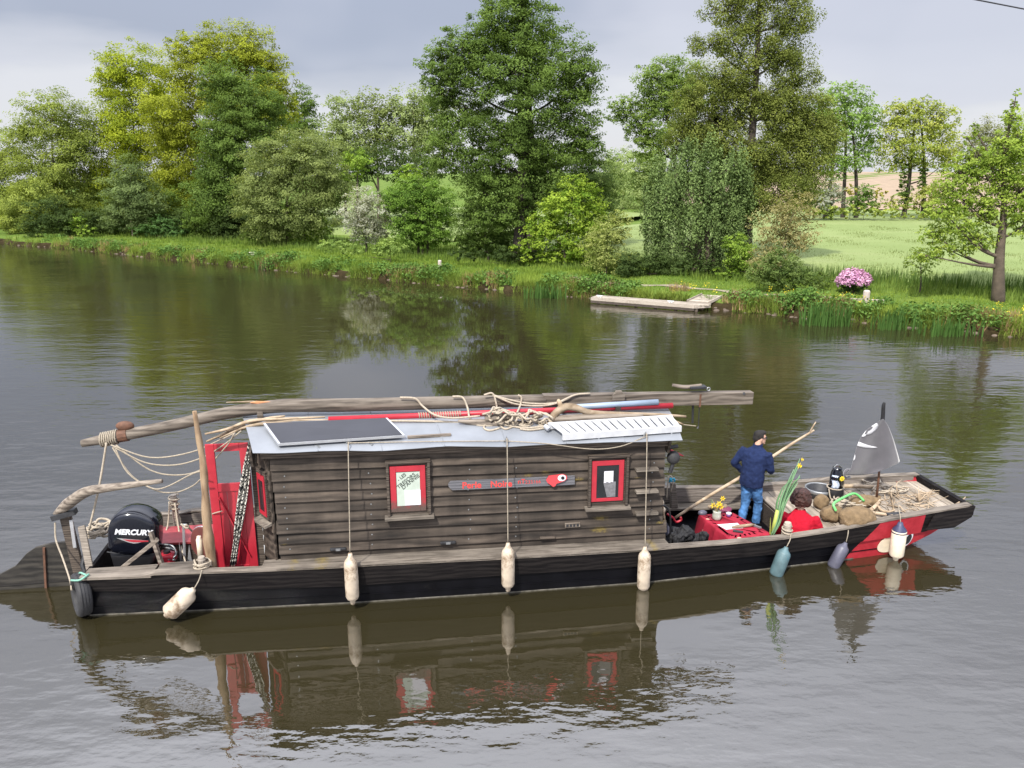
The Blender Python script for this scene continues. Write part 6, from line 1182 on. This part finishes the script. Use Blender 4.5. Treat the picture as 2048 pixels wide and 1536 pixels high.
a, b_ = tp_(1464, 1058, .03), tp_(1508, 1053, .03); bsolo(MB().tube([a, a * .8 + b_ * .2, a * .2 + b_ * .8, b_], [.015, .028, .028, .015], 8), 'rolled_tool', MT['branch'], 'wooden handled tool lying across the tablecloth', 'tool', a, smooth=True)
a, b_ = tp_(1466, 1063, .012), tp_(1486, 1066, .012); bsolo(MB().bar(a, b_, .06, .02), 'dark_case', MT['iron'], 'small dark case at the near edge of the tablecloth', 'case', a)
a, b_ = tp_(1500, 1050, .015), tp_(1522, 1058, .015); bsolo(MB().bar(a, b_, .035, .03), 'pliers', MT['steel'], 'grey tool with dark grip at the right of the tablecloth', 'tool', a)
p = bl(1450, 1020, 1.1); bsolo(MB().lathe([(.06, 0), (.10, .05), (.11, .10), (.10, .105)], (p[0], 1.1, p[2] - .07), n=16), 'plum_bowl', MT['plum'], 'plum coloured bowl behind the vase', 'bowl', (p[0], 1.1, p[2] - .07), smooth=True)
# big leafy stalk with daffodils
gd = bthing('daffodil_bunch', 'tall bundle of green leaves with two daffodils beside the woman', 'plant', tuple(bl(1543, 1070, .12)))
B0 = bl(1543, 1070, .12)
for k, (x, y) in enumerate(((1600, 917), (1594, 935), (1588, 938), (1604, 940), (1600, 950), (1584, 945), (1596, 965), (1575, 955), (1598, 930))):
    e = bl(x, y, .12 + .05 * math.sin(k * 2.1)); m_ = B0 + (e - B0) * .55 + np.array([-.02 - .012 * (k % 4), 0, .02]); P_ = cat([B0 + (RNG.normal() * .012, RNG.normal() * .02, 0), B0 + (e - B0) * .25 + (-.005 + .005 * k % 3, 0, 0), m_, e], 5)
    if k in (3, 5, 7): P_ = P_[:-2] + [P_[-2] + (.03, 0, -.02), P_[-2] + (.055, 0, -.07)]
    MB().tube(P_, [.018, .026, .034, .026, .006], 6, flat=.35).build('long_leaf', MT[('stem_pale', 'stem')[k % 2]], gd, smooth=True)
MB().tube([B0, B0 + (bl(1556, 1020, .12) - B0) * 1.0], [.026, .036], 8).build('stalk_base', MT['stem_yellow'], gd, smooth=True); MB().tube([bl(1540, 1068, .12), bl(1541, 1035, .12)], [.02, .004], 6, flat=.4).build('short_leaf', MT['stem_yellow'], gd)
daffodil(bl(1598, 931, .06), .055, gd, (.3, -1, .1)); daffodil(bl(1603, 919, .06), .04, gd, (.6, -.7, .2))
# black sack and clutter at the cabin's fore end
p = bl(1372, 1076, .25); bg = MB(); r3 = np.random.default_rng(5)
for k in range(22): bg.ell((p[0] + r3.normal() * .14, .30 + r3.normal() * .09, p[2] + .02 + r3.normal() * .075), tuple(r3.uniform(.06, .11, 3)), 9, 7)
fused(bsolo(bg, 'black_bag', MT['bag'], 'crumpled black bag lying between cabin and table', 'bag', (p[0], .28, p[2] - .25)), .014, 1, .09, .07)
ho = bthing('cane_hoop', 'black bent handle sticking up beside the cabin front', 'handle', tuple(bl(1340, 1080, .3))); MB().tube(cat([bl(x, y, .3) for x, y in ((1340, 1085), (1341, 1040), (1338, 1022), (1330, 1012), (1321, 1012), (1318, 1025), (1320, 1060))], 5), .016, 8).build('hoop_tube', MT['black'], ho, smooth=True)
sc_ = bthing('shovel', 'grey bladed shovel leaning at the cabin front', 'shovel', tuple(bl(1335, 1075, .4))); MB().tube([bl(1324, 1000, .45), bl(1330, 1050, .42)], .018, 7).build('shaft', MT['branch'], sc_); MB().prism([bl(x, y, .4) for x, y in ((1323, 1048), (1334, 1046), (1347, 1068), (1338, 1076), (1330, 1068))], (0, .02, 0)).build('blade', MT['fender_grey'], sc_)
bsolo(MB().ell(bl(1322, 1006, .5), (.05, .05, .06), 10, 7).ell(bl(1326, 1020, .5), (.04, .04, .05), 10, 7), 'white_rag', MT['cream'], 'pale rag hung at the cabin front above the shovel', 'rag', bl(1322, 1010, .5), smooth=True)
rh = bthing('tool_with_red_grips', 'red curved tool handles beside the black bag', 'tool', tuple(bl(1350, 1050, .9))); MB().tube(cat([bl(x, y, .9) for x, y in ((1334, 1028), (1345, 1035), (1352, 1044), (1362, 1040), (1361, 1034))], 4), .02, 7).build('handle_tube', MT['red'], rh, smooth=True)
bsolo(MB().ell(bl(1405, 1026, 1.0), (.08, .06, .05), 10, 7), 'dark_pouch', MT['fender_grey'], 'dark pouch at the back left of the table', 'pouch', bl(1405, 1030, 1.0), smooth=True)
rope('loop_rope', 'pale rope hanging over the timber at the far gunwale', [bl(1333, 1000, 1.75), bl(1336, 965, 1.76), bl(1340, 951, 1.78), bl(1346, 962, 1.74), bl(1341, 985, 1.74)], .012)
p = bl(1344, 960, 1.76); bsolo(MB().tube(cat([p + (.05 * math.cos(k * 1.9), RNG.normal() * .02, .035 * math.sin(k * 2.3)) for k in range(14)], 4), .013, 5), 'blue_knot', MT['blue_rope'], 'turquoise rope knot on the timber at the far gunwale', 'rope', p, smooth=True)
c = np.array([bp2[0], vg(10.3) + .1, .60]); bsolo(MB().tube(cat([c + (.075 * math.cos(k), .075 * math.sin(k), .07 - .008 * k) for k in range(16)] + [c + (-.08, -.08, -.06), c + (-.12, -.1, -.12)], 4), .014, 5), 'bitt_rope', MT['rope'], 'rope turns round the bitt in front of the woman', 'rope', c, smooth=True)
# ------------------------------------------------------------------ fore deck
def ondeck(x, y, dz=0):
    z = .5
    for _ in range(15): p = bz(x, y, z); z = zd(min(max(p[0], 10.7), 13.5)) + dz
    return p
p = ondeck(1638, 992); dr = bthing('black_pot', 'large black pot with a dented metal rim behind the woman', 'pot', p); MB().lathe([(.20, 0), (.235, .05), (.24, .14), (.235, .15), (.2, .145), (.19, .05)], p, n=22).build('pot_body', MT['iron'], dr, smooth=True); MB().lathe([(.237, .10), (.25, .115), (.25, .16), (.237, .165), (.225, .15)], p, n=22, caps=False).build('pot_rim', MT['steel'], dr, smooth=True)
p = ondeck(1668, 1000); ch = bthing('painted_can', 'tall black can painted blue and white with a yellow flower', 'can', p); hC = bl(1668, 935, p[1])[2] - p[2]
MB().lathe([(.13, 0), (.135, hC * .35), (.128, hC * .40)], p, n=22).build('bucket', MT['iron'], ch, smooth=True); MB().lathe([(.112, hC * .38), (.108, hC * .72), (.095, hC * .86), (.075, hC * .92), (.078, hC)], p, n=22).build('can_body', MT['gloss_black'], ch, smooth=True)
def wrapped(nm, m_, a0, a1, z0, z1, r, wob=0):
    MB().grid(lambda s_, t_: (p[0] + r * (1 - .12 * t_) * math.cos(a0 + (a1 - a0) * s_ + wob * math.sin(t_ * 6)), p[1] + r * (1 - .12 * t_) * math.sin(a0 + (a1 - a0) * s_ + wob * math.sin(t_ * 6)), p[2] + z0 + (z1 - z0) * t_), 8, 8, th=.003).build(nm, m_, ch, smooth=True)
MT['paint_bw'] = plain('blue_white_paint', (.45, .52, .66), .5, .6, 22, bmp=0)
wrapped('painted_patch', MT['paint_bw'], R(200), R(262), hC * .42, hC * .80, .115, .18)
fa = R(288); fc = p + np.array([.116 * math.cos(fa), .116 * math.sin(fa), hC * .72])
for k in range(7): a = 2 * math.pi * k / 7; MB().ell(fc + np.array([.028 * math.cos(a), -.004, .028 * math.sin(a)]), (.018, .006, .018), 8, 6).build('flower_petal', MT['yellow'], ch)
MB().ell(fc + (0, -.006, 0), (.016, .006, .016), 8, 6).build('flower_heart', plain('ochre', (.45, .22, .02), .6), ch)
MB().tube([p + (.135 * math.cos(w), .135 * math.sin(w), hC * .40) for w in np.linspace(0, 6.283, 25)], .012, 5, caps=False).build('rope_band', MT['rope'], ch, smooth=True)
MB().tube(cat([p + (-.135, -.03, hC * .38), p + (-.12, -.10, hC * .12), p + (-.02, -.16, .03), p + (.10, -.12, hC * .14), p + (.135, -.02, hC * .4), p + (.10, -.06, hC * .7), p + (.08, -.08, hC * .9)], 5), .012, 5).build('can_rope', MT['rope'], ch, smooth=True)
MB().tube(cat([p + (-.07, 0, hC), p + (0, 0, hC + .05), p + (.07, 0, hC)], 5), .008, 5).build('can_handle', MT['steel'], ch)
def sack(label, x, y, rx, ry, rz, neck, seed, tw=0):
    p = ondeck(x, y); r4 = np.random.default_rng(seed); m = MB()
    m.ell((p[0], p[1], p[2] + rz * .86), (rx, ry, rz), 18, 12)
    for k in range(16): a = r4.uniform(0, 6.3); m.ell((p[0] + rx * .62 * math.cos(a), p[1] + ry * .62 * math.sin(a), p[2] + rz * r4.uniform(.35, 1.15)), (rx * .38, ry * .38, rz * .42), 9, 7)
    n0 = np.array([p[0] + neck[0] * rx, p[1] + neck[1] * ry, p[2] + rz * neck[2]]); c0_ = np.array([p[0], p[1], p[2] + rz * .8])
    m.tube([c0_, c0_ + (n0 - c0_) * .7, n0, n0 + (n0 - c0_) * .18], [rz * .75, rz * .45, .045, .075], 10)
    o = bsolo(m, 'hessian_sack', MT['hess'], label, 'sack', p, group='hessian sacks on the fore deck'); fused(o, .018, 3, .07, .13); return p
sack('largest full hessian sack with its tied neck towards the gunwale', 1712, 1050, .30, .22, .165, (-.80, -.62, .55), 1); sack('smaller hessian sack between the woman and the largest sack', 1664, 1040, .20, .16, .135, (.2, -.7, .4), 2)
sack('pale hessian sack behind the smaller sack near the painted can', 1641, 1016, .13, .11, .13, (.0, .3, 1.5), 3); sack('flat hessian bundle behind the flag pole', 1728, 1010, .28, .16, .09, (.9, .2, .9), 4)
p0 = [bl(x, y, v) for x, y, v in ((1672, 1022, .3), (1667, 1009, .36), (1676, 1001, .45), (1703, 988, .7), (1715, 990, .75), (1728, 1002, .7))]; rope('green_hose', 'bright green hose curving over the hessian sacks', p0, .021, 'hose', 'hose', 8)
for i, (x, y, R_, t_) in enumerate(((1700, 1007, .26, 4), (1682, 1010, .15, 3), (1768, 985, .17, 3), (1795, 982, .14, 2), (1745, 965, .16, 2))):
    c = ondeck(x, y, .02); bsolo(MB().tube(cat(coil(c, R_, .018, t_, .18, .42, 11), 3), .0145, 5), 'deck_rope', MT['rope'], ('rope coil under the green hose', 'rope coil right below the painted can', 'rope coil right of the flag pole', 'rope loops at the far edge of the bow deck', 'rope loops behind the flag')[i], 'rope', c, smooth=True, group='ropes on the fore deck')
a, b_ = ondeck(1684, 996, .05), ondeck(1765, 1000, .05); a = bl(1684, 972, 1.45); b_ = bl(1752, 974, 1.35); bsolo(MB().tube([a, b_], .035, 9), 'pale_pole', MT['branch'], 'short pale pole lying from the painted can to the flag pole', 'pole', a, smooth=True)
# driftwood and brush
DW = (('thick driftwood branch right of the largest sack', ((1722, 1030), (1742, 1020), (1755, 1008), (1760, 1000)), .038), ('driftwood branch reaching towards the bow bitt', ((1732, 1024), (1765, 1028), (1790, 1032)), .03), ('curved driftwood branch near the flag pole foot', ((1752, 1000), (1760, 1018), (1775, 1024), (1790, 1020)), .024), ('slim bare branch upright right of the flag pole', ((1788, 1022), (1784, 1002), (1778, 985)), .016), ('bent branch lying at the bow tip', ((1895, 1017), (1910, 1010), (1925, 1000), (1931, 994)), .018))
for lab, q, r in DW:
    P_ = [ondeck(x, y, .04 + .02 * i) if i < 2 or 'upright' not in lab else bl(x, y, ondeck(1788, 1022)[1]) for i, (x, y) in enumerate(q)]; bsolo(MB().tube(cat(P_, 4), [r * .8, r, r * .8, r * .5], 7), 'driftwood_branch', MT['branch'], lab, 'branch', P_[0], smooth=True, group='driftwood on the fore deck')
br = bthing('brushwood', 'heap of bare brushwood twigs on the bow deck', 'brushwood', tuple(ondeck(1800, 1000)))
for k in range(58):
    x, y = RNG.uniform(1735, 1870), 0; y = RNG.uniform(985, 1030) - abs(x - 1800) * .04; c = ondeck(x, min(y, 1030), .01); a = RNG.uniform(0, 6.3); l = RNG.uniform(.15, .5); e = c + np.array([math.cos(a) * l, math.sin(a) * l * .6, RNG.uniform(.0, .16)])
    if e[1] < vg(min(e[0], 13.5)) + .1: e[1] = vg(min(e[0], 13.5)) + .12
    mid_ = (c + e) / 2 + RNG.normal(size=3) * .05; mid_[2] = max(mid_[2], c[2]); MB().tube(cat([c, mid_, e], 3), [.010, .008, .003], 4).build('twig', MT['branch'], br)
for k in range(12):
    c = ondeck(1838, 1003, .02); a = RNG.uniform(0, 6.3); MB().tube([c, c + (.08 * math.cos(a), .08 * math.sin(a), .10), c + (.22 * math.cos(a), .2 * math.sin(a), .08 + .14 * RNG.uniform())], [.012, .009, .003], 4).build('twig', MT['branch'], br)
# pirate flag
fl = bthing('pirate_flag', 'dark pirate flag with a white skull and sabre drooping from its pole', 'flag', tuple(ondeck(1752, 1006)))
fb = ondeck(1752, 1006); fv = fb[1]
MB().tube([fb, bl(1757, 960, fv), bl(1763, 880, fv), bl(1766, 840, fv)], [.020, .02, .018, .017], 8).build('flag_pole', MT['rust'], fl, smooth=True)
MB().tube(cat([bl(1764, 850, fv), bl(1766, 830, fv), bl(1767, 812, fv), bl(1769, 805, fv)], 4), [.035, .032, .030, .02], 8).build('pole_sleeve', MT['bag'], fl, smooth=True)
LE = [(1765, 838), (1751, 847), (1733, 860), (1721, 876), (1714, 892), (1710, 907), (1705, 925), (1700, 940), (1690, 950)]; RE = [(1767, 838), (1772, 845), (1777, 853), (1783, 868), (1788, 882), (1792, 896), (1796, 910), (1799, 922), (1798, 926)]
ed_l = cat([np.array([*p_, 0.]) for p_ in LE], 4); ed_r = cat([np.array([*p_, 0.]) for p_ in RE], 4)
def flagpt(s_, t_, out=0.0):
    i = t_ * (len(ed_l) - 1); k = min(int(i), len(ed_l) - 2); f = i - k; l_ = ed_l[k] * (1 - f) + ed_l[k + 1] * f; r_ = ed_r[k] * (1 - f) + ed_r[k + 1] * f
    q = l_ + (r_ - l_) * s_; y_ = q[1] + math.sin(s_ * math.pi) * t_ * 9; return tuple(bl(q[0], y_, fv - .06 - out - .05 * math.sin(s_ * 8 + t_ * 2) * t_ - .10 * t_ * (1 - s_)))
MB().grid(lambda a, b_: flagpt(a, b_), 26, 22, th=.004).build('flag_cloth', MT['flag'], fl, smooth=True)
MB().tube(cat([bl(x, y, fv - .12) for x, y in ((1702, 940), (1694, 940), (1689, 948), (1692, 955), (1700, 954))], 4), .035, 8, flat=.5).build('flag_fold', MT['flag'], fl, smooth=True)
def motif(nm, poly, out, m_): 
    P_ = [flagpt(a, b_, out) for a, b_ in poly]; MB().prism(P_, (0, -.003, 0)).build(nm, MT[m_], fl)
def arc(cx, cy, rx, ry, n=18, rot=0): return [(cx + rx * math.cos(w) * math.cos(rot) - ry * math.sin(w) * math.sin(rot), cy + rx * math.cos(w) * math.sin(rot) + ry * math.sin(w) * math.cos(rot)) for w in np.linspace(0, 2 * math.pi, n, endpoint=False)]
GS = [(i / 80, k / 80) for i in range(81) for k in range(81)]
def flagpx(s_, t_):
    i = t_ * (len(ed_l) - 1); k = min(int(i), len(ed_l) - 2); f = i - k; l_ = ed_l[k] * (1 - f) + ed_l[k + 1] * f; r_ = ed_r[k] * (1 - f) + ed_r[k + 1] * f
    q = l_ + (r_ - l_) * s_; return q[0], q[1] + math.sin(s_ * math.pi) * t_ * 9
GP = np.array([flagpx(*g_) for g_ in GS])
def onflag(x, y, out):
    d = ((GP - (x, y)) ** 2).sum(1); k = np.argsort(d)[:4]; w = 1 / (d[k] + .05); st = (np.array(GS)[k] * w[:, None]).sum(0) / w.sum(); return flagpt(st[0], st[1], out)
def print_on(nm, cx, cy, rx, ry, rot, out, m_):
    MB().grid(lambda a, b_: onflag(cx + rx * b_ * math.cos(6.2832 * a) * math.cos(rot) - ry * b_ * math.sin(6.2832 * a) * math.sin(rot), cy + rx * b_ * math.cos(6.2832 * a) * math.sin(rot) + ry * b_ * math.sin(6.2832 * a) * math.cos(rot), out), 20, 3, th=.002).build(nm, MT[m_], fl, smooth=True)
print_on('skull_print', 1742, 858, 17, 8.5, R(-36), .010, 'print'); print_on('skull_jaw', 1728, 869.5, 6, 3.6, R(-30), .011, 'print')
print_on('skull_socket', 1739, 857.5, 8, 2.6, R(-34), .017, 'flag'); print_on('skull_socket', 1733, 864.5, 4.5, 1.8, R(-50), .017, 'flag')
MB().grid(lambda a, b_: onflag(1714.5 + 41 * a, 887 + 7.5 * a - 3.2 * math.sin(a * 3) * .0 + (b_ - .5) * 9.5 * (1 - a ** 1.7) + 2.2 * math.sin(a * 3.1), .011), 16, 3, th=.002).build('sabre_print', MT['print'], fl, smooth=True)
print_on('hilt_print', 1708.5, 915, 2.2, 6, R(10), .011, 'print')
